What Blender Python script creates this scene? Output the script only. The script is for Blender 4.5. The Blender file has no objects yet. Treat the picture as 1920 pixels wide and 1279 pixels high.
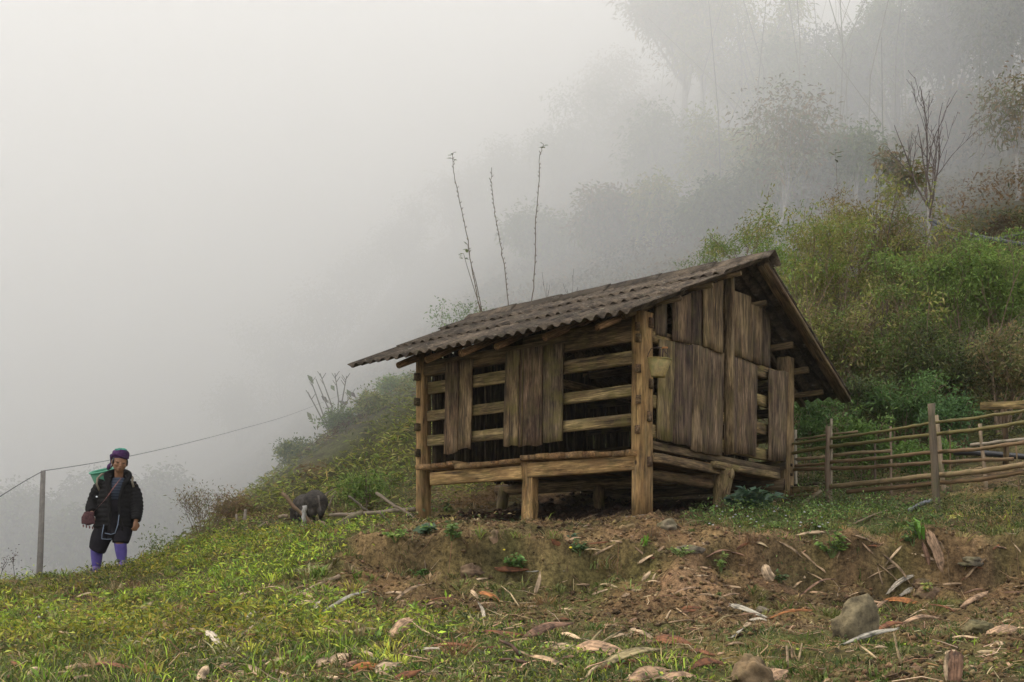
import bpy, math, random
import numpy as np
from mathutils import Vector, Matrix, noise as mnoise

SC = bpy.context.scene
COL = SC.collection

# ------------------------------------------------------------------ camera, world, sun, exposure
F, HZ = 2280.0, 1110.0            # focal length and horizon line of the photograph in its own pixels (1920 wide)
cam_data = bpy.data.cameras.new("camera")
cam = bpy.data.objects.new("camera", cam_data)
COL.objects.link(cam)
cam.location = (0, 0, 0)
cam.rotation_euler = (math.radians(90), 0, 0)
cam_data.sensor_width = 36.0
cam_data.lens = 36.0 * F / 1920.0
cam_data.shift_y = (HZ - 639.5) / 1920.0
cam_data.clip_start = 0.05
cam_data.clip_end = 2000
SC.camera = cam

SUN_EL, SUN_AZ = math.radians(54), math.radians(279)     # compass bearing of the veiled sun: high up on the left
world = bpy.data.worlds.new("World")
SC.world = world
world.use_nodes = True
wn = world.node_tree
wn.nodes.clear()
wo = wn.nodes.new('ShaderNodeOutputWorld')
bg = wn.nodes.new('ShaderNodeBackground')
sky = wn.nodes.new('ShaderNodeTexSky')
sky.sky_type = 'NISHITA'
sky.sun_disc = False
sky.sun_elevation = SUN_EL
sky.sun_rotation = SUN_AZ
sky.dust_density = 6.0
sky.air_density = 1.0
hsv = wn.nodes.new('ShaderNodeHueSaturation')
hsv.inputs['Saturation'].default_value = 0.10
hsv.inputs['Value'].default_value = 1.0
mixw = wn.nodes.new('ShaderNodeMixRGB')          # overcast: most of the sky is one even cloud deck
mixw.inputs[0].default_value = 0.72
mixw.inputs[2].default_value = (17.9, 18.4, 19.7, 1)
wn.links.new(sky.outputs[0], hsv.inputs['Color'])
wn.links.new(hsv.outputs[0], mixw.inputs[1])
wn.links.new(mixw.outputs[0], bg.inputs['Color'])
bg.inputs['Strength'].default_value = 0.10
wn.links.new(bg.outputs[0], wo.inputs['Surface'])

sun_data = bpy.data.lights.new("sun", 'SUN')
sun_data.energy = 4.0
sun_data.angle = math.radians(14)
sun_data.color = (1.0, 0.90, 0.74)
sun = bpy.data.objects.new("sun", sun_data)
COL.objects.link(sun)
sd = Vector((math.sin(SUN_AZ) * math.cos(SUN_EL), math.cos(SUN_AZ) * math.cos(SUN_EL), math.sin(SUN_EL)))
sun.rotation_euler = sd.to_track_quat('Z', 'Y').to_euler()

SC.view_settings.view_transform = 'Standard'
SC.view_settings.look = 'None'
SC.view_settings.exposure = 0.0
SC.view_settings.gamma = 1.0
SC.view_settings.use_curve_mapping = False
cy = SC.cycles
cy.max_bounces = 12
cy.diffuse_bounces = 3
cy.glossy_bounces = 2
cy.volume_bounces = 10
cy.transparent_max_bounces = 8
cy.use_denoising = True
cy.denoiser = 'OPENIMAGEDENOISE'
cy.use_adaptive_sampling = True
cy.adaptive_threshold = 0.008

random.seed(11)
RNG = np.random.default_rng(7)

# ------------------------------------------------------------------ placing helpers
def P(px, py, Y):
    """the point at distance Y ahead that the photograph shows at (px, py)"""
    return Vector(((px - 960) / F * Y, Y, (HZ - py) / F * Y))

def vnoise(x, y, seed=0):
    x = np.asarray(x, float); y = np.asarray(y, float)
    xi = np.floor(x).astype(np.int64); yi = np.floor(y).astype(np.int64)
    xf = x - xi; yf = y - yi
    def h(a, b):
        n = (a * 374761393 + b * 668265263 + seed * 974634777) & 0xFFFFFFFF
        n = ((n ^ (n >> 13)) * 1274126177) & 0xFFFFFFFF
        return ((n ^ (n >> 16)) & 0xFFFF) / 65535.0
    u = xf * xf * (3 - 2 * xf); v = yf * yf * (3 - 2 * yf)
    return (h(xi, yi) * (1 - u) + h(xi + 1, yi) * u) * (1 - v) + (h(xi, yi + 1) * (1 - u) + h(xi + 1, yi + 1) * u) * v

def fbm(x, y, seed=0, octaves=4):
    s = 0; a = 0.5
    for k in range(octaves):
        s = s + a * (vnoise(x * 2 ** k, y * 2 ** k, seed + k * 17) - 0.5)
        a *= 0.5
    return s * 2            # about -1..1

# ------------------------------------------------------------------ terrain height
CTRL = [  # (px, py, Y): where the ground shows in the photograph and how far it is
    (0,1279,6.2),(250,1279,6.0),(500,1279,5.8),(1000,1279,5.6),(1500,1279,5.6),(1920,1279,5.5),
    (0,1190,9.0),(250,1185,8.4),(500,1185,7.9),(750,1185,7.7),(1000,1180,7.6),(1250,1185,7.6),(1500,1185,7.5),(1920,1180,7.4),
    (0,1130,11.5),(150,1110,12.2),(300,1105,11.8),(450,1080,11.2),(560,1100,10.2),
    (640,1113,9.9),(740,1104,10.4),(850,1092,10.5),(950,1088,10.5),(1050,1092,10.45),(1130,1096,10.35),(1250,1118,9.7),(1330,1120,9.8),(1400,1108,10.25),(1500,1100,10.3),(1600,1108,10.25),(1680,1104,10.3),(1750,1094,10.25),(1840,1088,10.2),(1920,1080,10.2),
    (600,1022,11.6),(660,1016,11.2),(740,1010,11.0),(850,1004,10.9),(950,1002,10.85),(1050,1010,10.8),(1150,1022,10.7),(1230,1034,10.6),(1300,1036,10.5),(1360,1016,10.65),(1450,1004,10.7),(1600,1001,10.65),(1750,1000,10.6),(1920,1003,10.5),
    (560,1050,11.4),(520,1020,12.6),(460,1030,12.8),
    (380,1040,13.6),(300,1052,14.2),(240,1068,14.9),(170,1079,15.0),(60,1088,14.6),(0,1094,14.2),(-200,1110,13.5),
    (1205,968,12.0),(987,990,12.75),(793,980,13.81),(1100,985,12.0),(900,988,12.9),(1477,940,14.56),(1350,970,13.1),(1550,946,14.0),(1757,962,12.3),(1920,965,11.3),(1650,955,13.0),
    (1000,945,15.5),(1200,950,15.0),(1300,940,15.5),
    (700,985,15.2),(620,1000,15.3),(520,1004,15.6),(450,1000,16.0),(570,984,17.0),
    (650,962,18.5),(540,955,19.0),(450,975,18.0),(380,1000,17.0),(330,1030,16.6),
    (700,885,19.6),(780,840,20.0),(640,850,20.6),(560,900,19.8),(790,722,23.0),(720,768,22.6),(650,805,22.4),(590,850,21.6),(520,893,20.8),(440,960,19.8),(840,690,24),
    (900,890,18.0),(1100,890,18.5),(1000,760,23),(1000,690,25.5),(1200,800,20),
    (1500,905,16.0),(1600,890,17),(1800,868,16.5),(1920,845,15.5),(1500,780,20),(1700,750,20),(1900,720,19.5),
    (1500,640,25),(1700,610,25),(1900,580,24),(1700,500,31),(1900,440,31),(1500,520,31),(1350,560,30),
    (1300,450,42),(1100,520,42),(1300,330,55),(1500,350,42),(1700,350,42),(1900,250,44),(1500,220,58),(1700,190,60),(1900,60,62),(1250,170,75),(1500,110,85),(1100,320,62),(900,560,45),(950,470,55),(850,560,60),(1050,260,85),
    (700,760,40),(600,860,40),(700,650,60),(760,520,80),(560,780,65),(480,900,50),
    (400,1010,30),(420,960,45),(380,900,75),
    (200,1180,20),(0,1180,20),(200,1165,28),(0,1150,28),(100,1090,42),(-200,1150,30),(100,1000,60),(250,980,60),(100,940,90),(300,880,100),(-400,1000,60),(-300,930,90),
    (2100,1279,5.5),(2200,1000,10.5),(2300,930,13),(2300,700,22),(2300,300,40),(2300,-100,62),(-300,1279,6.5),(-300,1180,10),
]
XYZ = [tuple(P(*c)) for c in CTRL] + [(0,0,-1.0),(0,3,-.72),(-4,0,-1.1),(4,0,-1.0),(-5,3.5,-.9),(5,3.5,-.7),(0,-12,-2.0),(-40,-10,-3.5),(40,-10,1.0),
    (-30,15,-3.0),(30,12,6.0),(-60,40,-3.0),(-60,100,7.0),(70,60,38.0),(60,25,20.0),(0,125,30.0),(-40,125,12.0),(60,125,40.0),(75,90,41.0),(-70,-10,-6)]
_C = np.array(XYZ)
def _warp(x, y):
    # distances count less the farther they are, so that near detail stays local
    r = np.hypot(x, y + 6.0); k = np.log1p(r / 6.0) * 6.0 / np.maximum(r, 1e-6)
    return x * k, (y + 6.0) * k
_cx, _cy = _warp(_C[:, 0], _C[:, 1])
_n = len(_C)
_d = np.hypot(_cx[:, None] - _cx, _cy[:, None] - _cy)
_A = np.zeros((_n + 3, _n + 3)); _A[:_n, :_n] = -_d - np.eye(_n) * -0.004
_A[:_n, _n] = 1; _A[:_n, _n + 1] = _C[:, 0]; _A[:_n, _n + 2] = _C[:, 1]
_A[_n, :_n] = 1; _A[_n + 1, :_n] = _C[:, 0]; _A[_n + 2, :_n] = _C[:, 1]
_W = np.linalg.solve(_A, np.r_[_C[:, 2], 0, 0, 0])

def base_height(x, y):
    x = np.atleast_1d(np.asarray(x, float)); y = np.atleast_1d(np.asarray(y, float)); sh = x.shape
    x = x.ravel(); y = y.ravel(); out = np.empty(len(x))
    for s in range(0, len(x), 60000):
        wx, wy = _warp(x[s:s + 60000], y[s:s + 60000])
        d = np.hypot(wx[:, None] - _cx, wy[:, None] - _cy)
        out[s:s + 60000] = -d @ _W[:_n] + _W[_n] + _W[_n + 1] * x[s:s + 60000] + _W[_n + 2] * y[s:s + 60000]
    return out.reshape(sh)

# vegetation cover, 0 bare soil .. 1 green
VEG = [(0,1250,1),(190,1128,.25),(150,1150,.45),(235,1108,.4),(60,1105,.5),(20,1120,.6),(330,1165,.7),(200,1180,1),(400,1100,1.1),(300,1060,1),(520,1060,1),(600,1030,.9),(600,1150,.9),(450,1240,1),(700,1230,.85),(900,1240,.85),(1000,1260,.8),(1200,1250,.7),(780,1180,.8),
    (700,1100,.1),(680,1050,.1),(800,1060,.12),(860,1080,.1),(950,1050,.35),(1100,1060,.35),(1050,1130,.35),(950,1120,.4),(1200,1100,.05),(1300,1070,-.3),(1260,1110,-.3),(1250,1150,.05),(1150,1170,.35),(1400,1060,.1),(1600,1050,.15),(1800,1050,.12),
    (1850,1090,.1),(1480,1110,.15),(1700,1150,.3),(1450,1200,.5),(1600,1240,.35),(1850,1200,.4),(1900,1270,.4),(1400,1260,.5),(1330,1190,.3),
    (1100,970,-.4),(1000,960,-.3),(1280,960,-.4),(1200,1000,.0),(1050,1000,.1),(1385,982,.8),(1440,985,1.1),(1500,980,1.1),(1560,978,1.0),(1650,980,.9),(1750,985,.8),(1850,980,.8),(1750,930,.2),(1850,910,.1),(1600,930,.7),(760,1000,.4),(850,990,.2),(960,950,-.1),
    (650,990,.7),(550,1000,.7),(450,1000,.6),(600,930,.75),(700,900,.85),(500,960,.5),(780,800,.9),(100,1060,.7),(1000,860,.8),(1500,850,.9),(1800,800,.9)]
_V = None
def vegmask(x, y):
    d2 = (x[..., None] - _V[:, 0]) ** 2 + (y[..., None] - _V[:, 1]) ** 2 * 0.45 + 0.02
    w = d2 ** -1.6
    return (w * _V[:, 2]).sum(-1) / w.sum(-1)

# terrain grid: even cells near the camera, growing ones farther off
def axis(lo, a, b, hi, step, grow):
    mid = list(np.arange(a, b + step / 2, step)); s = step; v = b; up = []
    while v < hi: s *= grow; v += s; up.append(v)
    s = step; v = a; dn = []
    while v > lo: s *= grow; v -= s; dn.append(v)
    return np.array(dn[::-1] + mid + up)
GX = axis(-75, -4.8, 5.6, 75, 0.027, 1.04)
GY = axis(-12, 5.2, 13.4, 130, 0.027, 1.026)
_gx, _gy = np.meshgrid(GX, GY)
_gz = base_height(_gx, _gy)

def _sample(Z, x, y):
    i = np.clip(np.searchsorted(GX, x) - 1, 0, len(GX) - 2); j = np.clip(np.searchsorted(GY, y) - 1, 0, len(GY) - 2)
    u = (x - GX[i]) / (GX[i + 1] - GX[i]); v = (y - GY[j]) / (GY[j + 1] - GY[j])
    u = np.clip(u, 0, 1); v = np.clip(v, 0, 1)
    return (Z[j, i] * (1 - u) + Z[j, i + 1] * u) * (1 - v) + (Z[j + 1, i] * (1 - u) + Z[j + 1, i + 1] * u) * v
def gz(x, y):
    return _sample(_gz, np.asarray(x, float), np.asarray(y, float))
_ts = 4.5 * 1.0025 ** np.arange(1250)
def hit(px, py):
    """ray from the camera through photo pixels -> where it meets the ground"""
    px = np.atleast_1d(np.asarray(px, float)); py = np.atleast_1d(np.asarray(py, float))
    Y = _ts[None, :]; X = (px[:, None] - 960) / F * Y; Z = (HZ - py[:, None]) / F * Y
    g = gz(X, np.broadcast_to(Y, X.shape)) - Z
    k = np.argmax(g > 0, axis=1); k = np.where((g > 0).any(1), k, len(_ts) - 1)
    Yh = _ts[k]
    return np.stack([(px - 960) / F * Yh, Yh, gz((px - 960) / F * Yh, Yh)], -1)
def H1(px, py):
    return Vector(hit(px, py)[0])

_V = hit([v[0] for v in VEG], [v[1] for v in VEG]); _V[:, 2] = [v[2] for v in VEG]

# relief: clods and lumps on bare soil, softer under grass
_veg = np.empty_like(_gx)
for s in range(0, _gx.shape[0], 40):
    _veg[s:s + 40] = vegmask(_gx[s:s + 40], _gy[s:s + 40])
_near = np.clip((22 - _gy) / 8, 0, 1) * np.clip(_gy - 3.5, 0, 1)
_bare = np.clip(1.1 - _veg, 0.25, 1.2)
_rel = 0.05 * fbm(_gx * 2.6, _gy * 2.6, 5) + 0.065 * _bare * fbm(_gx * 6, _gy * 6, 9, 4) + 0.050 * _bare * np.abs(fbm(_gx * 11, _gy * 11, 31, 3)) - 0.030 * _bare * np.abs(fbm(_gx * 15, _gy * 15, 32, 2))
_rel += 0.02 * _bare * fbm(_gx * 14 + 5 * fbm(_gx, _gy, 3), _gy * 4, 77, 3)
_slope_y, _slope_x = np.gradient(_gz, GY, GX)
_bank = np.clip((np.hypot(_slope_x, _slope_y) - 0.3) / 0.35, 0, 1) * _near
_rel += _bank * (0.07 * fbm(_gx * 5, _gz * 5 + _gy * 2, 14, 3) + 0.035 * fbm(_gx * 16, _gy * 9, 15, 3))
# the sharp lip of the bank: the earth drops straight down there before it slopes on
_lx = np.array([-1.7, -1.4, -1.0, -.53, -.05, .42, .9, 1.28, 1.60, 1.87, 2.3, 3.0, 3.7, 4.42, 5.5, 8.0])
_ly = np.array([11.6, 11.2, 11.0, 10.9, 10.85, 10.8, 10.7, 10.6, 10.5, 10.65, 10.7, 10.65, 10.6, 10.5, 10.4, 10.3])
_ylip = np.interp(_gx, _lx, _ly) + .10 * fbm(_gx * 2.1, _gx * 0 + .5, 71, 4) + .05 * fbm(_gx * 9, _gy * 3, 72, 3) + .02
_amp = np.clip((_gx + 1.7) / .5, 0, 1) * (1 - .92 * np.exp(-((_gx - 1.45) / .30) ** 2)) * (.75 + .5 * vnoise(_gx * 2.3, _gx * 0, 73))
_t = _ylip - _gy
_cut = np.where(_t > 0, np.clip(_t / .035, 0, 1) * np.exp(-np.maximum(_t - .04, 0) / .38), 0) * _amp
_gz = _gz - .34 * _cut + .035 * np.exp(-(_t / .14) ** 2) * (_t < 0) * _amp
_gz = _gz + _rel * _near + 0.5 * fbm(_gx / 5, _gy / 5, 44) * np.clip((_gy - 19) / 12, 0, 1)

# ------------------------------------------------------------------ mesh helpers
def new_mesh(name, V, faces_n, idx, smooth=False, colors=None, uv=None):
    """V (n,3); idx flat loop vertex indices; faces_n corner counts per face"""
    me = bpy.data.meshes.new(name)
    V = np.asarray(V, np.float32); idx = np.asarray(idx, np.int32).ravel(); fn = np.asarray(faces_n, np.int32)
    me.vertices.add(len(V)); me.vertices.foreach_set('co', V.ravel())
    me.loops.add(len(idx)); me.loops.foreach_set('vertex_index', idx)
    me.polygons.add(len(fn))
    st = np.zeros(len(fn), np.int32); st[1:] = np.cumsum(fn)[:-1]
    me.polygons.foreach_set('loop_start', st)
    try: me.polygons.foreach_set('loop_total', fn)
    except Exception: pass
    if smooth: me.polygons.foreach_set('use_smooth', np.ones(len(fn), bool))
    if colors is not None:
        a = me.color_attributes.new('tint', 'FLOAT_COLOR', 'POINT')
        c = np.ones((len(V), 4), np.float32); c[:, :3] = colors
        a.data.foreach_set('color', c.ravel())
    me.update(calc_edges=True)
    return me

WM = {}
def link(name, me, mat=None, M=None, parent=None, color=None, kind=None):
    o = bpy.data.objects.new(name, me)
    COL.objects.link(o)
    M = M or Matrix.Identity(4)
    if parent is not None:
        o.parent = parent
        o.matrix_local = WM[parent.name].inverted() @ M
    else:
        o.matrix_local = M
    WM[o.name] = M.copy()
    if mat is not None and me is not None and not me.materials: me.materials.append(mat)
    if color is not None: o.color = (*color, 1)
    if kind: o['kind'] = kind
    return o
def thing(name, label, cat, loc, group=None):
    o = link(name, None, M=Matrix.Translation(Vector(loc)))
    o.empty_display_size = 0.1
    return tag(o, label, cat, group)
def tag(o, label, cat, group=None):
    o['label'] = label; o['category'] = cat
    if group: o['group'] = group
    return o

def frame(p0, p1, side=None):
    """matrix at p0 with local z along p0->p1"""
    p0 = Vector(p0); z = (Vector(p1) - p0).normalized()
    a = Vector(side) if side is not None else (Vector((0, 0, 1)) if abs(z.z) < 0.9 else Vector((0, 1, 0)))
    x = a.cross(z)
    if x.length < 1e-5: x = Vector((1, 0, 0)).cross(z)
    x.normalize(); y = z.cross(x)
    M = Matrix((x, y, z)).transposed().to_4x4(); M.translation = p0
    return M

def tube_arrays(pts, rad, sides=6, jitter=0.0, cap=True, rnd=random):
    pts = [Vector(p) for p in pts]; n = len(pts); V = []; idx = []; fn = []
    prev = None
    for i, p in enumerate(pts):
        t = (pts[min(i + 1, n - 1)] - pts[max(i - 1, 0)])
        t = t.normalized() if t.length > 1e-9 else Vector((0, 0, 1))
        if prev is None:
            a = Vector((0, 0, 1)) if abs(t.z) < 0.9 else Vector((1, 0, 0))
            x = a.cross(t).normalized()
        else:
            x = (prev - t * prev.dot(t)); x = x.normalized() if x.length > 1e-6 else Vector((1, 0, 0))
        prev = x; y = t.cross(x)
        r = rad[i] if hasattr(rad, '__len__') else rad
        for k in range(sides):
            a = 2 * math.pi * k / sides
            rr = r * (1 + (rnd.uniform(-jitter, jitter) if jitter else 0))
            V.append(p + x * (math.cos(a) * rr) + y * (math.sin(a) * rr))
    for i in range(n - 1):
        for k in range(sides):
            a = i * sides + k; b = i * sides + (k + 1) % sides
            idx += [a, b, b + sides, a + sides]; fn.append(4)
    if cap:
        idx += list(range(sides))[::-1]; fn.append(sides)
        idx += [(n - 1) * sides + k for k in range(sides)]; fn.append(sides)
    return V, idx, fn

class MB:
    def __init__(s): s.V = []; s.I = []; s.N = []; s.C = []; s.n = 0
    def add(s, V, I, N, col=None):
        V = np.array([tuple(v) for v in V] if not isinstance(V, np.ndarray) else V, float)
        s.V.append(V); s.I.append(np.asarray(I, int) + s.n); s.N.append(np.asarray(N, int)); s.n += len(V)
        if col is not None: s.C.append(np.broadcast_to(np.asarray(col, float), (len(V), 3)))
    def tube(s, pts, rad, sides=6, jitter=0.0, cap=True, col=None, rnd=random):
        s.add(*tube_arrays(pts, rad, sides, jitter, cap, rnd), col=col)
    def box(s, lo, hi, col=None):
        x0, y0, z0 = lo; x1, y1, z1 = hi
        V = [(x0,y0,z0),(x1,y0,z0),(x1,y1,z0),(x0,y1,z0),(x0,y0,z1),(x1,y0,z1),(x1,y1,z1),(x0,y1,z1)]
        s.add(V, [0,3,2,1, 4,5,6,7, 0,1,5,4, 1,2,6,5, 2,3,7,6, 3,0,4,7], [4]*6, col)
    def mesh(s, name, smooth=False):
        return new_mesh(name, np.concatenate(s.V), np.concatenate(s.N), np.concatenate(s.I), smooth, np.concatenate(s.C) if s.C else None)

def leaves(pos, direc, normal, length, width, col, fold=0.25, droop=0.0):
    """pointed leaves: 5 verts, a quad and a tri pair each; arrays (n,3),(n,3),(n,3),(n,),(n,),(n,3)"""
    n = len(pos)
    d = direc / np.linalg.norm(direc, axis=1, keepdims=True)
    s = np.cross(d, normal); s /= np.maximum(np.linalg.norm(s, axis=1, keepdims=True), 1e-6)
    up = np.cross(s, d)
    L = length[:, None]; W = width[:, None] * 0.5
    dz = np.zeros((n, 3)); dz[:, 2] = -1
    b = pos
    m1 = pos + d * L * 0.45 + s * W + up * W * fold + dz * L * droop * 0.2
    m2 = pos + d * L * 0.45 - s * W + up * W * fold + dz * L * droop * 0.2
    t = pos + d * L + dz * L * droop
    V = np.stack([b, m1, t, m2], 1).reshape(-1, 3)
    k = np.arange(n)[:, None] * 4
    idx = (k + np.array([0, 1, 2, 0, 2, 3])).ravel()
    fn = np.full(2 * n, 3)
    C = np.repeat(col, 4, axis=0)
    return V, idx, fn, C
def blades(pos, direc, length, width, col, bend):
    """grass blades: 5 verts (two at foot, two at mid, tip) bending over"""
    n = len(pos)
    d = direc / np.linalg.norm(direc, axis=1, keepdims=True)
    ang = RNG.uniform(0, 2 * np.pi, n)
    s = np.stack([np.cos(ang), np.sin(ang), np.zeros(n)], 1)
    h = d.copy(); h[:, 2] = 0; h /= np.maximum(np.linalg.norm(h, axis=1, keepdims=True), 1e-6)
    L = length[:, None]; W = width[:, None] * 0.5
    mid = pos + d * L * 0.55
    tip = mid + (d * (1 - bend[:, None]) + h * bend[:, None] * 0.9) * L * 0.5 - np.array([0, 0, 1.0]) * L * bend[:, None] * 0.2
    V = np.stack([pos - s * W * .7, pos + s * W * .7, mid + s * W, tip, mid - s * W], 1).reshape(-1, 3)
    k = np.arange(n)[:, None] * 5
    idx = (k + np.array([0, 1, 2, 4, 4, 2, 3])).ravel()
    fn = np.tile([4, 3], n)
    C = np.repeat(col, 5, axis=0)
    return V, idx, fn, C
def merge(parts):
    V = []; I = []; N = []; C = []; n = 0
    for v, i, f, c in parts:
        V.append(v); I.append(i + n); N.append(f); C.append(c); n += len(v)
    return np.concatenate(V), np.concatenate(I), np.concatenate(N), np.concatenate(C)

# ------------------------------------------------------------------ materials
class Mat:
    def __init__(s, name, rough=0.85, spec=0.3):
        s.m = bpy.data.materials.new(name); s.m.use_nodes = True
        s.t = s.m.node_tree; s.t.nodes.clear()
        s.out = s.N('ShaderNodeOutputMaterial'); s.b = s.N('ShaderNodeBsdfPrincipled')
        s.b.inputs['Roughness'].default_value = rough
        s.b.inputs['Specular IOR Level'].default_value = spec
        s.L(s.b.outputs[0], s.out.inputs['Surface'])
    def N(s, t, **kw):
        n = s.t.nodes.new(t)
        for k, v in kw.items(): setattr(n, k, v)
        return n
    def L(s, a, b): s.t.links.new(a, b)
    def coord(s, which='Object', scale=(1, 1, 1), rand=False):
        tc = s.N('ShaderNodeTexCoord'); mp = s.N('ShaderNodeMapping'); mp.inputs['Scale'].default_value = scale
        s.L(tc.outputs[which], mp.inputs['Vector'])
        if rand:
            oi = s.N('ShaderNodeObjectInfo'); mu = s.N('ShaderNodeMath', operation='MULTIPLY'); mu.inputs[1].default_value = 37.0
            s.L(oi.outputs['Random'], mu.inputs[0]); s.L(mu.outputs[0], mp.inputs['Location'])
        return mp.outputs[0]
    def noise(s, vec, scale, detail=5, rough=0.6, dist=0.0):
        n = s.N('ShaderNodeTexNoise'); n.inputs['Scale'].default_value = scale; n.inputs['Detail'].default_value = detail
        n.inputs['Roughness'].default_value = rough; n.inputs['Distortion'].default_value = dist
        s.L(vec, n.inputs['Vector']); return n.outputs['Fac']
    def ramp(s, fac, stops, interp='LINEAR'):
        r = s.N('ShaderNodeValToRGB'); cr = r.color_ramp; cr.interpolation = interp
        while len(cr.elements) < len(stops): cr.elements.new(0.5)
        for e, (p, c) in zip(cr.elements, stops):
            e.position = p; e.color = (*c, 1) if hasattr(c, '__len__') else (c, c, c, 1)
        s.L(fac, r.inputs[0]); return r.outputs[0]
    def mix(s, fac, a, b, mode='MIX'):
        n = s.N('ShaderNodeMixRGB', blend_type=mode)
        for i, v in ((0, fac), (1, a), (2, b)):
            if hasattr(v, 'is_linked') or hasattr(v, 'node'): s.L(v, n.inputs[i])
            elif i == 0: n.inputs[0].default_value = v
            else: n.inputs[i].default_value = (*v, 1) if hasattr(v, '__len__') else (v, v, v, 1)
        return n.outputs[0]
    def color(s, c):
        if hasattr(c, 'node'): s.L(c, s.b.inputs['Base Color'])
        else: s.b.inputs['Base Color'].default_value = (*c, 1)
        return s
    def bump(s, h, strength=0.4, dist=0.01):
        b = s.N('ShaderNodeBump'); b.inputs['Strength'].default_value = strength; b.inputs['Distance'].default_value = dist
        s.L(h, b.inputs['Height']); s.L(b.outputs[0], s.b.inputs['Normal']); return s

def wood_material(name, moss=0.25, stain=0.0):
    m = Mat(name, 0.88, 0.25)
    oi = m.N('ShaderNodeObjectInfo')
    g = m.coord(scale=(1, 1, 0.085), rand=True)
    grain = m.noise(g, 42, 8, 0.62, 0.5)
    fine = m.noise(m.coord(scale=(1, 1, 0.05), rand=True), 130, 3, 0.6)
    wide = m.noise(m.coord(scale=(1, 1, 0.12), rand=True), 13, 4, 0.6, 0.6)
    blot = m.noise(m.coord(scale=(1, 1, 0.35), rand=True), 5.5, 7, 0.65, 0.4)
    c = m.mix(1.0, oi.outputs['Color'], m.ramp(grain, [(0.30, 0.45), (0.5, 0.95), (0.70, 1.35)]), 'MULTIPLY')
    c = m.mix(1.0, c, m.ramp(fine, [(0.36, 0.45), (0.5, 1.0), (0.62, 1.5)]), 'MULTIPLY')
    c = m.mix(1.0, c, m.ramp(wide, [(0.32, 0.38), (0.5, 0.95), (0.68, 1.5)]), 'MULTIPLY')
    c = m.mix(m.ramp(blot, [(0.44, 0.0), (0.58, 0.9)]), c, m.mix(1.0, c, (0.42, 0.37, 0.37), 'MULTIPLY'))
    gy = m.noise(m.coord(scale=(1, 1, 0.09), rand=True), 22, 6, 0.7, 0.2)
    c = m.mix(m.ramp(gy, [(0.52, 0.0), (0.68, 0.6)]), c, (0.215, 0.180, 0.130))
    dk = m.noise(m.coord(scale=(1, 1, 0.04), rand=True), 34, 3, 0.5)
    c = m.mix(m.ramp(dk, [(0.30, 0.9), (0.38, 0.0)]), c, (0.030, 0.022, 0.017))
    vk = m.N('ShaderNodeTexVoronoi'); vk.inputs['Scale'].default_value = 4.2; m.L(m.coord(scale=(1, 1, .55), rand=True), vk.inputs['Vector'])
    c = m.mix(m.ramp(vk.outputs['Distance'], [(0.035, 0.9), (0.075, 0.0)]), c, (0.028, 0.018, 0.012))
    mo = m.noise(m.coord(rand=True), 6, 5, 0.65)
    mo2 = m.mix(1.0, m.ramp(mo, [(0.46, 0.0), (0.64, 1.0)]), (moss, moss, moss), 'MULTIPLY')
    c = m.mix(mo2, c, (0.125, 0.118, 0.035))
    c = m.mix(1.0, c, (0.98, 0.87, 0.69), 'MULTIPLY')
    if stain:
        st = m.noise(m.coord(scale=(1, 1, 0.6), rand=True), 7.5, 4, 0.6)
        c = m.mix(m.mix(1.0, m.ramp(st, [(0.45, 0.0), (0.6, 1.0)]), (stain,) * 3, 'MULTIPLY'), c, (0.30, 0.17, 0.065))
    m.color(c)
    m.bump(m.mix(0.5, grain, wide), 0.75, 0.006)
    return m.m
WOOD = wood_material('weathered_wood', 0.22)
WOODM = wood_material('mossy_wood', 0.55)
WOODS = wood_material('stained_wood', 0.3, 0.4)

m = Mat('soil_and_moss', 0.95, 0.15)
att = m.N('ShaderNodeAttribute', attribute_name='tint')
n1 = m.noise(m.coord(), 3.0, 8, 0.7); n2 = m.noise(m.coord(), 28, 8, 0.75)
c = m.mix(1.0, att.outputs['Color'], m.ramp(n1, [(0.36, 0.45), (0.5, 1.0), (0.64, 1.5)]), 'MULTIPLY')
c = m.mix(1.0, c, m.ramp(n2, [(0.36, 0.35), (0.5, 1.0), (0.66, 1.7)]), 'MULTIPLY')
m.color(c); m.bump(n2, 1.0, 0.03); SOIL = m.m

def leaf_material(name, trans=0.35, rough=0.6):
    m = Mat(name, rough, 0.25)
    att = m.N('ShaderNodeAttribute', attribute_name='tint')
    m.color(att.outputs['Color'])
    tr = m.N('ShaderNodeBsdfTranslucent'); m.L(att.outputs['Color'], tr.inputs['Color'])
    mx = m.N('ShaderNodeMixShader'); mx.inputs[0].default_value = trans
    m.L(m.b.outputs[0], mx.inputs[1]); m.L(tr.outputs[0], mx.inputs[2]); m.L(mx.outputs[0], m.out.inputs['Surface'])
    return m.m
LEAF = leaf_material('leaf')
BARK_T = Mat('bark', 0.9, 0.2)
_a = BARK_T.N('ShaderNodeAttribute', attribute_name='tint')
_nn = BARK_T.noise(BARK_T.coord(), 16, 6, 0.7)
BARK_T.color(BARK_T.mix(1.0, _a.outputs['Color'], BARK_T.ramp(_nn, [(0.3, 0.5), (0.5, 1.0), (0.7, 1.4)]), 'MULTIPLY'))
BARK_T.bump(_nn, 0.6, 0.01)
BARK = BARK_T.m

def plain(name, col, rough=0.8, spec=0.3, ns=12, amt=0.35, bump=0.3, metal=0.0):
    m = Mat(name, rough, spec); n = m.noise(m.coord(), ns, 6, 0.65)
    m.color(m.mix(1.0, col, m.ramp(n, [(0.3, 1 - amt), (0.7, 1 + amt)]), 'MULTIPLY')); m.bump(n, bump, 0.006)
    m.b.inputs['Metallic'].default_value = metal
    return m.m

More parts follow.
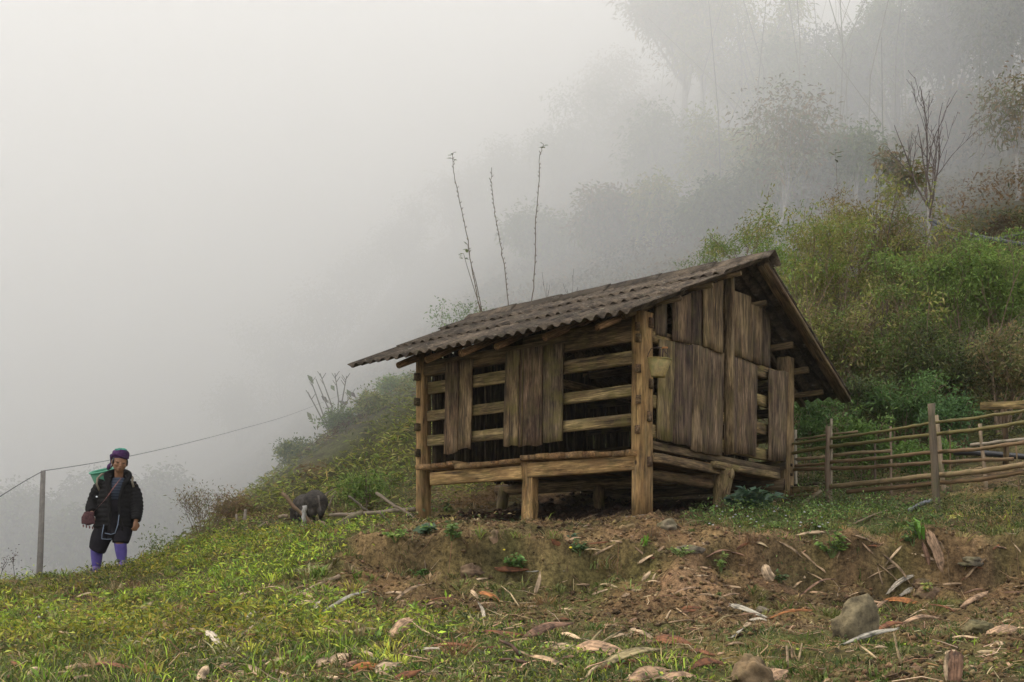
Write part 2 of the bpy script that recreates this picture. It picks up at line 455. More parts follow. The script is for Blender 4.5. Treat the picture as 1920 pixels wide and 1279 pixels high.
# ------------------------------------------------------------------ haze and fog
def volume_mat(name, density, col):
    m = bpy.data.materials.new(name); m.use_nodes = True; t = m.node_tree; t.nodes.clear()
    o = t.nodes.new('ShaderNodeOutputMaterial'); v = t.nodes.new('ShaderNodeVolumePrincipled')
    v.inputs['Color'].default_value = (*col, 1); v.inputs['Density'].default_value = density; v.inputs['Anisotropy'].default_value = 0.0
    t.links.new(v.outputs[0], o.inputs['Volume']); return m
mb = MB(); mb.box((-90, -14, -12), (90, 150, 62))
link('haze', mb.mesh('haze'), volume_mat('thin_haze', 0.0004, (0.97, 0.96, 0.94)), kind='stuff')
def prism(poly, z0, z1):
    mb = MB(); n = len(poly)
    V = [(x, y, z0) for x, y in poly] + [(x, y, z1) for x, y in poly]
    I = list(range(n))[::-1] + [n + k for k in range(n)]; N = [n, n]
    for k in range(n): I += [k, (k + 1) % n, n + (k + 1) % n, n + k]; N.append(4)
    mb.add(V, I, N); return mb
link('fog_bank', prism([(-80, 12), (-7, 16.6), (-3, 19.5), (1, 24.0), (6, 27.3), (16, 35.0), (30, 46), (80, 90), (80, 140), (-80, 140)], -11, 46).mesh('fog_bank'),
     volume_mat('fog', 0.055, (0.985, 0.979, 0.966)), kind='stuff')

# ------------------------------------------------------------------ the ground sheet
ny, nx = _gx.shape
k = np.arange(nx * ny).reshape(ny, nx)
quads = np.stack([k[:-1, :-1], k[:-1, 1:], k[1:, 1:], k[1:, :-1]], -1).reshape(-1, 4)
vg = np.clip(_veg + 0.55 * fbm(_gx * 1.7, _gy * 1.7, 61), 0, 1)[..., None]
soil = np.array([0.175, 0.108, 0.045]); dark = np.array([0.060, 0.035, 0.020]); turf = np.array([0.070, 0.075, 0.022]); pale = np.array([0.27, 0.165, 0.085])
t1 = np.clip(0.5 + 1.0 * fbm(_gx * 2.2, _gy * 2.2, 91), 0, 1)[..., None]
_ms = np.clip(2.2 * fbm(_gx * 1.9, _gy * 1.9, 171) + .15, 0, .85)[..., None]
gc = (soil * (1 - t1) + dark * 1.6 * t1); gc = gc * (1 - _ms) + np.array([.085, .080, .022]) * _ms
gc = gc * (1 - vg) + turf * vg
_pp = np.clip(-_veg * 3.0, 0, 1)[..., None] * np.clip(11.3 - _gy, 0, 1)[..., None]
gc = gc * (1 - _pp) + pale * _pp
_lb = (np.exp(-((_t + .16) / .16) ** 2) * _amp * np.clip(.55 + 1.6 * fbm(_gx * 1.3, _gy * .5, 88), 0, 1))[..., None]
gc = gc * (1 - _lb) + pale * .95 * _lb
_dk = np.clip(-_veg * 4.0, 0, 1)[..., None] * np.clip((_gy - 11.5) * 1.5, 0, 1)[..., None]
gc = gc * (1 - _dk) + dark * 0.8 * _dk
_fr = np.clip((_gy - 17) / 8, 0, 1)[..., None]
gc = gc * (1 - _fr) + np.array([0.075, 0.070, 0.030]) * _fr
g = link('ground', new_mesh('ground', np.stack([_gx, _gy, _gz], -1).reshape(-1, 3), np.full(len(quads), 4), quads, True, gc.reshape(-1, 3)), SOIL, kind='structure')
# ------------------------------------------------------------------ the shed
UF = Vector((-0.7870, 0.6170, 0)); NF = Vector((-0.6170, -0.7870, 0))      # front wall: along, outward
UE = Vector((-0.6170, -0.7870, 0)); NE = Vector((0.7870, -0.6170, 0))      # gable wall: along (towards the near corner), outward
ZZ = Vector((0, 0, 1))
CORNER = P(1206, 968, 12.0)
WF = 2.94; WE = 3.25        # lengths of the two walls
def ray_plane(px, py, p0, n):
    d = Vector(((px - 960) / F, 1, (HZ - py) / F))
    return d * (p0.dot(n) / d.dot(n))
FRONT = (CORNER, UF, NF); GABLE = (CORNER, UE, NE)
DEPTH = -UE                  # from the front wall to the back wall

shed = thing('wooden_shed', 'weathered plank shed on posts with a corrugated roof, standing on the slope', 'shed', CORNER)

def board(name, plane, quad, off, th, color, mat=None, ragged=0.012, parent=None, top_rag=0.0):
    """upright plank whose outer face fills the four photo points bl, br, tr, tl of a wall plane moved out by off"""
    p0, u, n = plane
    q0 = p0 + n * off
    c = [ray_plane(x, y, q0, n) for x, y in quad]
    cu = [(v - q0).dot(u) for v in c]; cz = [v.z for v in c]
    if cu[0] > cu[1]: cu = [cu[1], cu[0], cu[3], cu[2]]; cz = [cz[1], cz[0], cz[3], cz[2]]
    return board_uv(name, q0, u, n, cu, cz, th, color, mat, ragged, parent, top_rag)
def board_uv(name, q0, u, n, cu, cz, th, color, mat=None, ragged=0.012, parent=None, top_rag=0.0):
    cu = [cu[0] + .004, cu[1] - .004, cu[2] - .004, cu[3] + .004]
    o = q0 + u * cu[0]; o = Vector((o.x, o.y, min(cz[0], cz[1])))
    M = Matrix((u, n, ZZ)).transposed().to_4x4(); M.translation = o
    nxs, nzs = 5, 9; rnd = random.Random(int(abs(cu[0] * 7919 + cz[0] * 104729)))
    V = []
    el = [rnd.uniform(-.004, .004) for _ in range(nzs)]; er = [rnd.uniform(-.004, .004) for _ in range(nzs)]
    wob = rnd.uniform(-.006, .006)
    for side in (0, 1):
        for j in range(nzs):
            t = j / (nzs - 1)
            for i in range(nxs):
                s = i / (nxs - 1)
                xb = cu[0] + (cu[1] - cu[0]) * s; xt = cu[3] + (cu[2] - cu[3]) * s
                zb = cz[0] + (cz[1] - cz[0]) * s; zt = cz[3] + (cz[2] - cz[3]) * s
                x = xb * (1 - t) + xt * t - cu[0] + (el[j] if i == 0 else er[j] if i == nxs - 1 else 0)
                z = zb * (1 - t) + zt * t - o.z
                if j == 0: z += random.Random(i * 31 + int(cu[0] * 5000)).uniform(-ragged, ragged)
                if j == nzs - 1: z += random.Random(i * 57 + int(cu[0] * 5000)).uniform(-1, 1) * max(top_rag, .003)
                y = -th * side + wob * math.sin(t * 3) + (0.004 * math.cos(s * 3.1) if side == 0 else 0)
                V.append((x, y, z))
    I = []; N = []; K = nxs * nzs
    for j in range(nzs - 1):
        for i in range(nxs - 1):
            a = j * nxs + i
            I += [a, a + nxs, a + nxs + 1, a + 1]; N.append(4)
            I += [K + a, K + a + 1, K + a + nxs + 1, K + a + nxs]; N.append(4)
    for j in range(nzs - 1):
        a = j * nxs; I += [a, K + a, K + a + nxs, a + nxs]; N.append(4)
        a = j * nxs + nxs - 1; I += [a, a + nxs, K + a + nxs, K + a]; N.append(4)
    for i in range(nxs - 1):
        a = i; I += [a, a + 1, K + a + 1, K + a]; N.append(4)
        a = (nzs - 1) * nxs + i; I += [a, K + a, K + a + 1, a + 1]; N.append(4)
    return link(name, new_mesh(name, V, N, I), mat or WOOD, M, parent or shed, color)

def beam(name, p0, p1, w, h, color, mat=None, side=None, parent=None, wobble=0.004, seg=7, taper=1.0):
    """squared timber from p0 to p1; w across `side`, h the other way; softened arrises"""
    M = frame(p0, p1, side); L = (Vector(p1) - Vector(p0)).length
    rnd = random.Random(int(abs(Vector(p0).x * 9973 + Vector(p0).z * 7919 + L * 100)))
    V = []; I = []; N = []; ch = min(w, h) * 0.10
    prof = [(-w/2+ch, -h/2), (w/2-ch, -h/2), (w/2, -h/2+ch), (w/2, h/2-ch), (w/2-ch, h/2), (-w/2+ch, h/2), (-w/2, h/2-ch), (-w/2, -h/2+ch)]
    for j in range(seg):
        t = j / (seg - 1); k = 1 + (taper - 1) * t
        ox, oy = rnd.uniform(-wobble, wobble), rnd.uniform(-wobble, wobble)
        for a, b in prof:
            V.append((a * k + ox + rnd.uniform(-wobble, wobble) * .6, b * k + oy + rnd.uniform(-wobble, wobble) * .6, t * L + (rnd.uniform(-.004, .004) if j in (0, seg - 1) else 0)))
    for j in range(seg - 1):
        for i in range(8):
            a = j * 8 + i; b = j * 8 + (i + 1) % 8; I += [a, b, b + 8, a + 8]; N.append(4)
    I += list(range(8))[::-1]; N.append(8); I += [(seg - 1) * 8 + i for i in range(8)]; N.append(8)
    return link(name, new_mesh(name, V, N, I), mat or WOOD, M, parent or shed, color)
def log(name, p0, p1, r0, r1, color, mat=None, parent=None, bend=0.02, sides=9, seg=8, jit=0.06, bend_dir=None):
    M = frame(p0, p1); L = (Vector(p1) - Vector(p0)).length
    rnd = random.Random(int(abs(Vector(p0).x * 9973 + Vector(p0).z * 7919 + Vector(p1).x * 131)))
    bx, by = (rnd.uniform(-bend, bend), rnd.uniform(-bend, bend))
    pts = []; rad = []
    for j in range(seg):
        t = j / (seg - 1); k = math.sin(t * math.pi)
        pts.append((bx * k + rnd.uniform(-1, 1) * bend * .1, by * k + rnd.uniform(-1, 1) * bend * .1, t * L)); rad.append((r0 + (r1 - r0) * t) * (1 + rnd.uniform(-.07, .07)))
    mb = MB(); mb.tube(pts, rad, sides, jit, rnd=rnd)
    return link(name, mb.mesh(name, True), mat or WOOD, M, parent or shed, color)

GREY = (0.150, 0.115, 0.078); TAN = (0.235, 0.178, 0.098); PURP = (0.105, 0.074, 0.056); OLIVE = (0.205, 0.168, 0.082); BARKC = (0.100, 0.070, 0.045); DARKW = (0.060, 0.043, 0.030); OCHRE = (0.30, 0.195, 0.085)

def post_box(name, corner_px, base_py, top_z, Y, wf, we, color, mat, inner_f=True):
    """corner post: near arris at corner_px; wf along the front wall to the left, we back along the gable"""
    p = P(corner_px, base_py, Y)
    c = p + UF * (wf / 2) - UE * (we / 2)
    return beam(name, c, Vector((c.x, c.y, top_z)), wf, we, color, mat, side=-NF, wobble=0.003, seg=10)
def top_front(s):      # underside of the roof above the gable, s metres back from the front wall
    return roof_z(s)
# roof corners
RA = P(1187, 586, 11.30); RB = P(657, 690, 13.6); RD = P(890, 597, 16.09); RE = P(1437, 484, 13.48); RR = P(1594, 742, 15.26)
RL = RR + (RD - RE) + Vector((0, 0, 0.02))
def patch(c0, c1, c2, c3, a, b):     # a: right..left, b: eave..ridge
    return c0 * (1 - a) * (1 - b) + c1 * a * (1 - b) + c2 * a * b + c3 * (1 - a) * b
def Sf(a, b): return patch(RA, RB, RD, RE, a, b)
def Sb(a, b): return patch(RR, RL, RD, RE, a, b)
def roof_z(s):
    """height of the roof's underside over a point of the gable wall"""
    q = CORNER + DEPTH * s
    sf = (RA - CORNER).dot(DEPTH); se = (RE - CORNER).dot(DEPTH); sr = (RR - CORNER).dot(DEPTH)
    if s <= se: t = (s - sf) / (se - sf); return RA.z + (RE.z - RA.z) * t - 0.10
    t = (s - se) / (sr - se); return RE.z + (RR.z - RE.z) * t - 0.10

post_box('corner_post', 1206, 969, roof_z(0.0) + .02, 12.0, .145, .195, (0.31, 0.215, 0.105), WOODS)
post_box('corner_post', 792, 982, 2.72, 13.81, .108, .16, (0.30, 0.21, 0.11), WOODS)
post_box('corner_post', 1477, 942, P(1480, 668, 14.56).z, 14.56, .15, .19, (0.215, 0.160, 0.095), WOOD)
pc = CORNER + UF * 2.94 + DEPTH * 3.25
log('corner_post', Vector((pc.x, pc.y, 1.05)), Vector((pc.x, pc.y, 2.7)), .075, .07, (0.24, 0.22, 0.19), WOOD)
# the leg at mid front, its tenon coming up past the sill
lp0 = ray_plane(986, 992, CORNER, NF)
beam('leg', lp0 - NF * .065 - ZZ * .06, lp0 - NF * .065 + ZZ * (ray_plane(985, 866, CORNER, NF).z - lp0.z), .155, .13, (0.34, 0.235, 0.115), WOODS, side=-NF, wobble=.011, seg=9, taper=.88)
# sill, two lengths
def rail_front(name, pts, h, th, off, color, mat=WOODM, wob=.004):
    (x0, y0), (x1, y1) = pts
    q = CORNER + NF * off
    a = ray_plane(x0, y0, q, NF) - NF * th / 2; b = ray_plane(x1, y1, q, NF) - NF * th / 2
    return beam(name, a, b, th, h, color, mat, side=ZZ, wobble=wob)
rail_front('sill', ((976, 885), (806, 898)), .145, .09, .012, (0.42, 0.30, 0.15), WOODS)
rail_front('sill', ((1188, 867), (988, 881.5)), .150, .10, .010, (0.42, 0.30, 0.15), WOODS)
# wall rails of the front
for (a, b), h in zip((((1187, 669), (802, 728)), ((1187, 731), (801, 780)), ((1187, 786), (801, 827))), (.135, .115, .120)):
    rail_front('rail', (a, b), h, .045, -.035, (0.255, 0.205, 0.110))
rail_front('wall_plate', ((1190, 622), (790, 693)), .16, .10, -.02, (0.135, 0.10, 0.06), WOOD, .006)
rail_front('wall_plate', ((1188, 601), (980, 640)), .09, .09, -.05, (0.11, 0.08, 0.05), WOOD, .006)
# front boards
for q, col, mt, rg in [
    ([(831, 851), (857, 848), (860, 676), (834, 681)], (0.150, 0.105, 0.070), WOOD, .012),
    ([(857.5, 842), (882, 840), (885, 672), (861, 676)], (0.20, 0.150, 0.095), WOOD, .018),
    ([(942, 837), (971, 836), (975, 655), (947, 660)], (0.190, 0.145, 0.090), WOODM, .010),
    ([(971.5, 836), (1015, 835), (1018, 648), (975.5, 655)], (0.155, 0.110, 0.080), WOOD, .014),
    ([(1016, 830), (1053, 828), (1057, 644), (1018.5, 648)], (0.140, 0.110, 0.078), WOODM, .010)]:
    board('wall_board', FRONT, q, .022, .022, col, mt, rg)
board('wall_board', FRONT, [(975, 834), (978, 834), (982, 655), (979, 655)], .030, .006, OLIVE, WOODM, .004)

# gable rails
def gable_s(px, off=0.0):
    v = ray_plane(px, 800, CORNER + NE * off, NE); return (v - CORNER).dot(DEPTH)
for z, s0, s1 in ((2.555, .15, 3.1), (2.215, .15, 3.1), (1.895, .15, 3.1), (1.60, .15, 3.1)):
    a = CORNER + DEPTH * s0 - NE * .05; b = CORNER + DEPTH * s1 - NE * .05
    beam('rail', Vector((a.x, a.y, z + .02)), Vector((b.x, b.y, z)), .05, .13, (0.235, 0.180, 0.095), WOODM, side=ZZ)
# lower gable boards: bl, br, tr, tl
low = [([(1233, 821), (1261, 829), (1266, 641), (1238, 634)], (0.19, 0.155, 0.085), WOODM, .004),
       ([(1262, 830), (1296, 837), (1300, 646), (1266, 641)], (0.095, 0.068, 0.055), WOOD, .004),
       ([(1297, 843), (1324, 850), (1328, 653), (1300.5, 646)], (0.165, 0.125, 0.085), WOOD, .004),
       ([(1324.5, 852), (1354, 853), (1358, 661), (1328.5, 653)], (0.150, 0.112, 0.082), WOOD, .004),
       ([(1369, 848), (1380, 848), (1384, 669), (1372, 665)], (0.135, 0.10, 0.078), WOOD, .004),
       ([(1381, 848), (1417, 855), (1420, 685), (1384.5, 669)], (0.160, 0.118, 0.085), WOOD, .004),
       ([(1443, 863), (1473, 866), (1478, 698), (1443, 692)], (0.145, 0.110, 0.080), WOOD, .028)]
for q, col, mt, off in low:
    board('wall_board', GABLE, q, off + .004 * random.random(), .022, col, mt, .010, top_rag=.01)
def gtop(px, extra=0.0):
    return None
def upper(x0, x1, yb0, yb1, col, off, yt0=None, yt1=None, mt=WOOD):
    """upper gable board running up under the roof"""
    q0 = CORNER + NE * off
    us = []
    for x in (x0, x1):
        v = ray_plane(x, 600, q0, NE); us.append((v - q0).dot(UE))
    zb = [ray_plane(x, y, q0, NE).z for x, y in ((x0, yb0), (x1, yb1))]
    zt = [roof_z(-us[0]) if yt0 is None else ray_plane(x0, yt0, q0, NE).z, roof_z(-us[1]) if yt1 is None else ray_plane(x1, yt1, q0, NE).z]
    # order along u: the far one (x1) has the smaller u
    cu = [us[1], us[0], us[0], us[1]]; cz = [zb[1], zb[0], zt[0], zt[1]]
    return board_uv('wall_board', q0, UE, NE, cu, cz, .022, col, mt, .008)
upper(1229, 1250, 628, 633, DARKW, -.020)
upper(1262, 1295, 639, 645, (0.165, 0.120, 0.085), .022)
upper(1295, 1321, 648, 654, (0.085, 0.062, 0.050), -.016)
upper(1320, 1356, 648, 663, (0.195, 0.148, 0.090), .024)
upper(1371, 1408, 664, 677, (0.180, 0.138, 0.088), .024, 543, 556)
upper(1408, 1428, 677, 684, (0.160, 0.120, 0.078), .018, 570, 577)
upper(1429, 1444, 684, 690, (0.075, 0.058, 0.045), -.020)
# the upright in the middle of the gable
sg = gable_s(1363)
g0 = CORNER + DEPTH * sg + NE * .03
beam('gable_post', Vector((g0.x, g0.y, ray_plane(1362, 852, CORNER, NE).z)), Vector((g0.x, g0.y, roof_z(sg))), .105, .055, (0.205, 0.158, 0.100), WOOD, side=UE, wobble=.004, seg=9)
# gable sills: near length, far length on the mid post
a = CORNER + DEPTH * .15 + NE * .0; b = CORNER + DEPTH * 1.55
beam('sill', Vector((a.x, a.y, 1.345)), Vector((b.x, b.y, 1.315)), .08, .09, (0.17, 0.125, 0.075), WOOD, side=ZZ)
a = ray_plane(1338, 871, CORNER + NE * .06, NE); b = ray_plane(1458, 893, CORNER + NE * .06, NE)
beam('sill', a, b, .07, .075, (0.22, 0.175, 0.10), WOODM, side=ZZ)
a = CORNER + DEPTH * .2 + NE * -.06; b = CORNER + DEPTH * 3.1 - NE * .06
beam('wall_sill', Vector((a.x, a.y, 1.475)), Vector((b.x, b.y, 1.44)), .06, .08, (0.10, 0.075, 0.05), WOOD, side=ZZ)

# floor planks, running back from the front sill
ends = [(779, 806, 875), (808, 835, 872), (835, 851, 868), (851, 899, 871), (901, 934, 868), (935, 973, 863.5), (974, 1002, 856.5), (1003, 1029, 855), (1030, 1057, 853.5), (1058, 1090, 852), (1091, 1114, 851.5), (1114, 1145, 850), (1146, 1172, 848.5), (1172, 1187, 847)]
for i, (x0, x1, yy) in enumerate(ends):
    q = CORNER + NF * (.05 + .03 * random.random())
    p0 = ray_plane(x0, yy + 1.5, q, NF); p1 = ray_plane(x1, yy + .5, q, NF)
    w = (p1 - p0).length - .008; c = (p0 + p1) / 2
    ln = 3.3 + random.uniform(-.05, .05)
    o = beam('floor_plank', c, c + DEPTH * ln + ZZ * (-.02), w, .052 + random.uniform(-.008, .01), (0.27, 0.165, 0.085) if i % 3 else (0.23, 0.15, 0.085), WOODS, side=ZZ, wobble=.006, seg=5)
    # side=ZZ makes local x horizontal
# logs and legs under the floor
mid0 = CORNER + DEPTH * 1.62
l0 = mid0 + NE * .12; l0.z = P(1370, 889, 13.2).z; l1 = mid0 + UF * 3.15; l1.z = l0.z - .005
log('joist', l0, l1, .062, .070, (0.22, 0.165, 0.095), WOOD, bend=.015)
def leg(px, base, top, Y, r, name='leg', col=(0.20, 0.155, 0.09), r2=None, lean=0):
    a = P(px, base, Y); b = Vector((a.x + lean, a.y, (HZ - top) / F * Y))
    return log(name, a - ZZ * .05, b, r, r2 or r, col, WOODM, bend=.02)
leg(1352, 970, 878, 13.25, .085, r2=.105, lean=.04)
leg(939, 978, 915, 15.15, .060, col=(0.13, 0.11, 0.075), r2=.075, lean=.05)
leg(1125, 955, 912, 14.2, .07, col=(0.12, 0.085, 0.05))
a = CORNER + DEPTH * 3.15; b = a + UF * 2.9
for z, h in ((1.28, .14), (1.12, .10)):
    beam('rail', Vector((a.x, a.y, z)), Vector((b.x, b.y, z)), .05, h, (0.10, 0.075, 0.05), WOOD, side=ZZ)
a = CORNER + DEPTH * .25 - NE * .25; b = CORNER + DEPTH * 1.6 - NE * .1
log('joist', Vector((a.x, a.y, 1.21)), Vector((b.x, b.y, 1.17)), .05, .06, (0.14, 0.10, 0.06), WOOD)
# back wall and far wall, boarded; board colour darkened to paint the shade inside
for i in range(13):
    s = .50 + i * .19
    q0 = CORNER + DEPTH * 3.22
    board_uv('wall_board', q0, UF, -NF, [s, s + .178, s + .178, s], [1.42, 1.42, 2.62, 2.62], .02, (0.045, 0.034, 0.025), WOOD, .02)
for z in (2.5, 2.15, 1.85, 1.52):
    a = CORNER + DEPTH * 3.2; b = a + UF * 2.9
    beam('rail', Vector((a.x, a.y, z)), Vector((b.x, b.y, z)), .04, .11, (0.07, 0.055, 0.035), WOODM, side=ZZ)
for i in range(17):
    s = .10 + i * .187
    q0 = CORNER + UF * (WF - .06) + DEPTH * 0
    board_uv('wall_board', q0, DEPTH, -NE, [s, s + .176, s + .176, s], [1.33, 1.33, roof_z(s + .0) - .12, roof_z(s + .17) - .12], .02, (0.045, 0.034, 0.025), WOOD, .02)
# a beam across inside, seen through the openings
a = CORNER + UF * 1.45 + DEPTH * .1; b = a + DEPTH * 3.0
log('tie_beam', Vector((a.x, a.y, 2.30)), Vector((b.x, b.y, 2.30)), .05, .05, (0.2, 0.15, 0.09), WOOD)

# wedges and tenon ends on the posts
def peg(px, py, plane, w, h, d, col=(0.15, 0.10, 0.065)):
    p0, u, n = plane
    c = ray_plane(px, py, p0 + n * .006, n)
    if n == NE and False: pass
    return beam('tenon', c - n * .02, c + n * d, w, h, col, WOOD, side=ZZ, wobble=.003, seg=3)
for px, py in ((1196, 612), (1198, 634), (1197.5, 691), (1197.5, 749), (1196, 806)):
    peg(px, py, FRONT, .05, .085, .022)
for px, py in ((1220, 605), (1220, 720), (1217, 781), (1217, 866)):
    peg(px, py, GABLE, .06, .10, .018)
for px, py in ((785, 707), (784.5, 754), (785.5, 801), (785.5, 850)):
    p = ray_plane(px, py, CORNER, NF)
    beam('tenon', p - NF * .02, p + NF * .05, .055, .085, (0.06, 0.045, 0.03), WOOD, side=ZZ, wobble=.004, seg=3)
for py in (872, 890, 913):
    c = ray_plane(1484, py, CORNER + UE * -WE * 0 + NE * .002, NE)
    beam('tenon', c - NE * .01, c + NE * .004, .05, .035, (0.03, 0.022, 0.015), WOOD, side=ZZ, wobble=.001, seg=3)

# ------------------------------------------------------------------ roof
m = Mat('fibre_cement_sheet', 0.93, 0.2)
nb = m.noise(m.coord('Generated', (3, 3, 3), True), 2.2, 6, 0.65); nf = m.noise(m.coord(), 38, 7, 0.75); nm = m.noise(m.coord('Object', (1, 1, 1), True), 5.5, 6, 0.7)
c = m.mix(m.ramp(nm, [(0.38, 0.0), (0.62, 1.0)]), (0.026, 0.019, 0.013), (0.115, 0.086, 0.058))
c = m.mix(1.0, c, m.ramp(nf, [(0.3, 0.45), (0.5, 1.0), (0.7, 1.6)]), 'MULTIPLY')
oi = m.N('ShaderNodeObjectInfo')
c = m.mix(1.0, c, m.ramp(oi.outputs['Random'], [(0.0, 0.62), (1.0, 1.35)]), 'MULTIPLY')
nl = m.noise(m.coord(), 11, 5, 0.7); c = m.mix(m.ramp(nl, [(0.60, 0.0), (0.68, 0.8)]), c, (0.20, 0.175, 0.135)); c = m.mix(m.ramp(nl, [(0.30, 0.85), (0.38, 0.0)]), c, (0.012, 0.010, 0.008))
c = m.mix(m.ramp(nb, [(0.55, 0.0), (0.75, 0.5)]), c, (0.075, 0.075, 0.035))
m.color(c); m.bump(nf, 0.9, 0.008); ROOF = m.m

def sheet(S, a0, a1, b0, b1, up, waves, seed, jag=0.0, flip=False):
    rnd = random.Random(seed)
    na = max(8, int(round(waves * (a1 - a0) * 8))); nbb = 5
    db0 = rnd.uniform(-.010, .006); lift = rnd.uniform(0.0, .006); sk = rnd.uniform(-.006, .006)
    nrm = (S(0.5, 0) - S(0.5, 1)).cross(S(0, .5) - S(1, .5)).normalized()
    if nrm.z < 0: nrm = -nrm
    V = []; th = .009
    for side in (0, 1):
        for j in range(nbb):
            t = j / (nbb - 1)
            for i in range(na + 1):
                a = a0 + (a1 - a0) * i / na
                b = b0 + (b1 - b0) * t + (db0 + sk * (i / na) ) * (1 - t)
                if j == 0 and jag: b += rnd.choice([0, 0, 0, jag, jag * .4]) * (1 if rnd.random() < .5 else .3)
                wv = .020 * math.cos(2 * math.pi * waves * a) * (1 + .25 * math.sin(a * 23 + seed))
                off = wv + up + .022 * (1 - t) + lift - th * side
                V.append(S(a, b) + nrm * off)
    M = Matrix.Translation(V[0]); V = [v - V[0] for v in V]
    I = []; N = []; r = na + 1; K = r * nbb
    for j in range(nbb - 1):
        for i in range(na):
            q = j * r + i
            I += [q, q + 1, q + r + 1, q + r]; N.append(4); I += [K + q, K + q + r, K + q + r + 1, K + q + 1]; N.append(4)
    for j in range(nbb - 1):
        for q in (j * r, j * r + na): I += [q, q + r, K + q + r, K + q]; N.append(4)
    for i in range(na):
        for q in (i, (nbb - 1) * r + i): I += [q, K + q, K + q + 1, q + 1]; N.append(4)
    return link('roof_sheet', new_mesh('roof_sheet', V, N, I, True), ROOF, M, shed)
WAVES = 28
cuts = [0, 7.3 / 28, 14.3 / 28, 21.3 / 28, 1.0]
rows = [(-.005, .37), (.34, .70), (.67, 1.0)]
for slope, S in enumerate((Sf, Sb)):
    for r_, (b0, b1) in enumerate(rows):
        for k_ in range(4):
            sheet(S, cuts[k_] - (.004 if k_ else 0), cuts[k_ + 1] + (.012 if k_ < 3 else 0), b0, b1, .0 + .004 * (k_ % 2), WAVES, 100 * slope + 10 * r_ + k_, jag=.010 if (slope == 0 and k_ == 3 and r_ == 0) else .003)
# ridge caps
nr = 6
for i in range(nr):
    a0 = -.025 + (1.03) * i / nr; a1 = -.025 + 1.03 * (i + 1) / nr + .022
    rnd = random.Random(i + 50); V = []; L = 6; prof = [(-.17, .004), (-.09, .036), (-.03, .062), (0, .070), (.03, .062), (.09, .036), (.17, .004)]
    for j in range(L):
        a = a0 + (a1 - a0) * j / (L - 1)
        a_c = a
        top = RE * (1 - a_c) + RD * a_c
        df = (RA - RE).normalized() * (1 - a_c) + (RB - RD).normalized() * a_c; dr = (RR - RE).normalized()
        for (s, hh) in prof:
            p = top + (df * abs(s) if s < 0 else dr * abs(s)) + ZZ * (hh * .8 + .012 + .012 * (1 - j / (L - 1)) + rnd.uniform(-.004, .006))
            V.append(p)
    n7 = len(prof); K = len(V); V = V + [v - ZZ * .014 for v in V]
    M = Matrix.Translation(V[0]); V = [v - M.translation for v in V]; I = []; N = []
    for j in range(L - 1):
        for q in range(n7 - 1):
            a_ = j * n7 + q; I += [a_, a_ + 1, a_ + n7 + 1, a_ + n7]; N.append(4); I += [K + a_, K + a_ + n7, K + a_ + n7 + 1, K + a_ + 1]; N.append(4)
        for a_ in (j * n7, j * n7 + n7 - 1): I += [a_, a_ + n7, K + a_ + n7, K + a_]; N.append(4)
    for q in range(n7 - 1):
        for a_ in (q, (L - 1) * n7 + q): I += [a_, K + a_, K + a_ + 1, a_ + 1]; N.append(4)
    link('ridge_cap', new_mesh('ridge_cap', V, N, I), ROOF, M, shed)
# rafters on the front slope (their sawn ends show under the eave)
def eave_a(px):
    lo, hi = 0.0, 1.0
    for _ in range(40):
        mid = (lo + hi) / 2; p = Sf(mid, .10)
        if 960 + p.x / p.y * F > px: lo = mid
        else: hi = mid
    return lo
for px, r in ((744, .040), (797, .038), (861, .042), (928, .036), (1019, .042), (1117, .036)):
    a_ = eave_a(px)
    dn = (Sf(a_, 0) - Sf(a_, 1)).cross(Sf(0, .5) - Sf(1, .5)).normalized()
    if dn.z < 0: dn = -dn
    p0 = Sf(a_, .095) - dn * .105; p1 = Sf(a_, .97) - dn * .085
    log('rafter', p0, p1, r, r * .9, (0.34, 0.225, 0.14), WOOD, bend=.012)
# purlin ends and verge rafters
dn = ZZ
for b_ in (.38, .62, .85):
    p0 = Sf(-.0, b_) - ZZ * .07 ; p1 = Sf(1.0, b_) - ZZ * .07
    log('purlin', p0 + (p0 - p1).normalized() * -.10, p1, .028, .028, (0.26, 0.20, 0.13), WOOD, bend=.01)
for b_, r in ((.80, .034), (.50, .045), (.31, .042), (.13, .034)):
    p0 = Sb(.055, b_) - ZZ * .13; p1 = Sb(.98, b_) - ZZ * .13
    beam('purlin', p0, p1, r * 1.3, r * 1.7, (0.155, 0.115, 0.07), WOOD, side=ZZ, wobble=.006)
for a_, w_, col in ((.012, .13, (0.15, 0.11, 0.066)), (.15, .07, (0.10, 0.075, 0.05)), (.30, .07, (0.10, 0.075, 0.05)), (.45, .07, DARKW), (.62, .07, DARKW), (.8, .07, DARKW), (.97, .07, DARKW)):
    beam('rafter', Sb(a_, .0) - ZZ * .062, Sb(a_, 1) - ZZ * .062, w_, .045, col, WOOD, side=ZZ, wobble=.005)
beam('rafter', Sf(.105, .17) - ZZ * .075, Sf(.10, 1) - ZZ * .075, .06, .05, (0.10, 0.075, 0.05), WOOD, side=ZZ, wobble=.005)
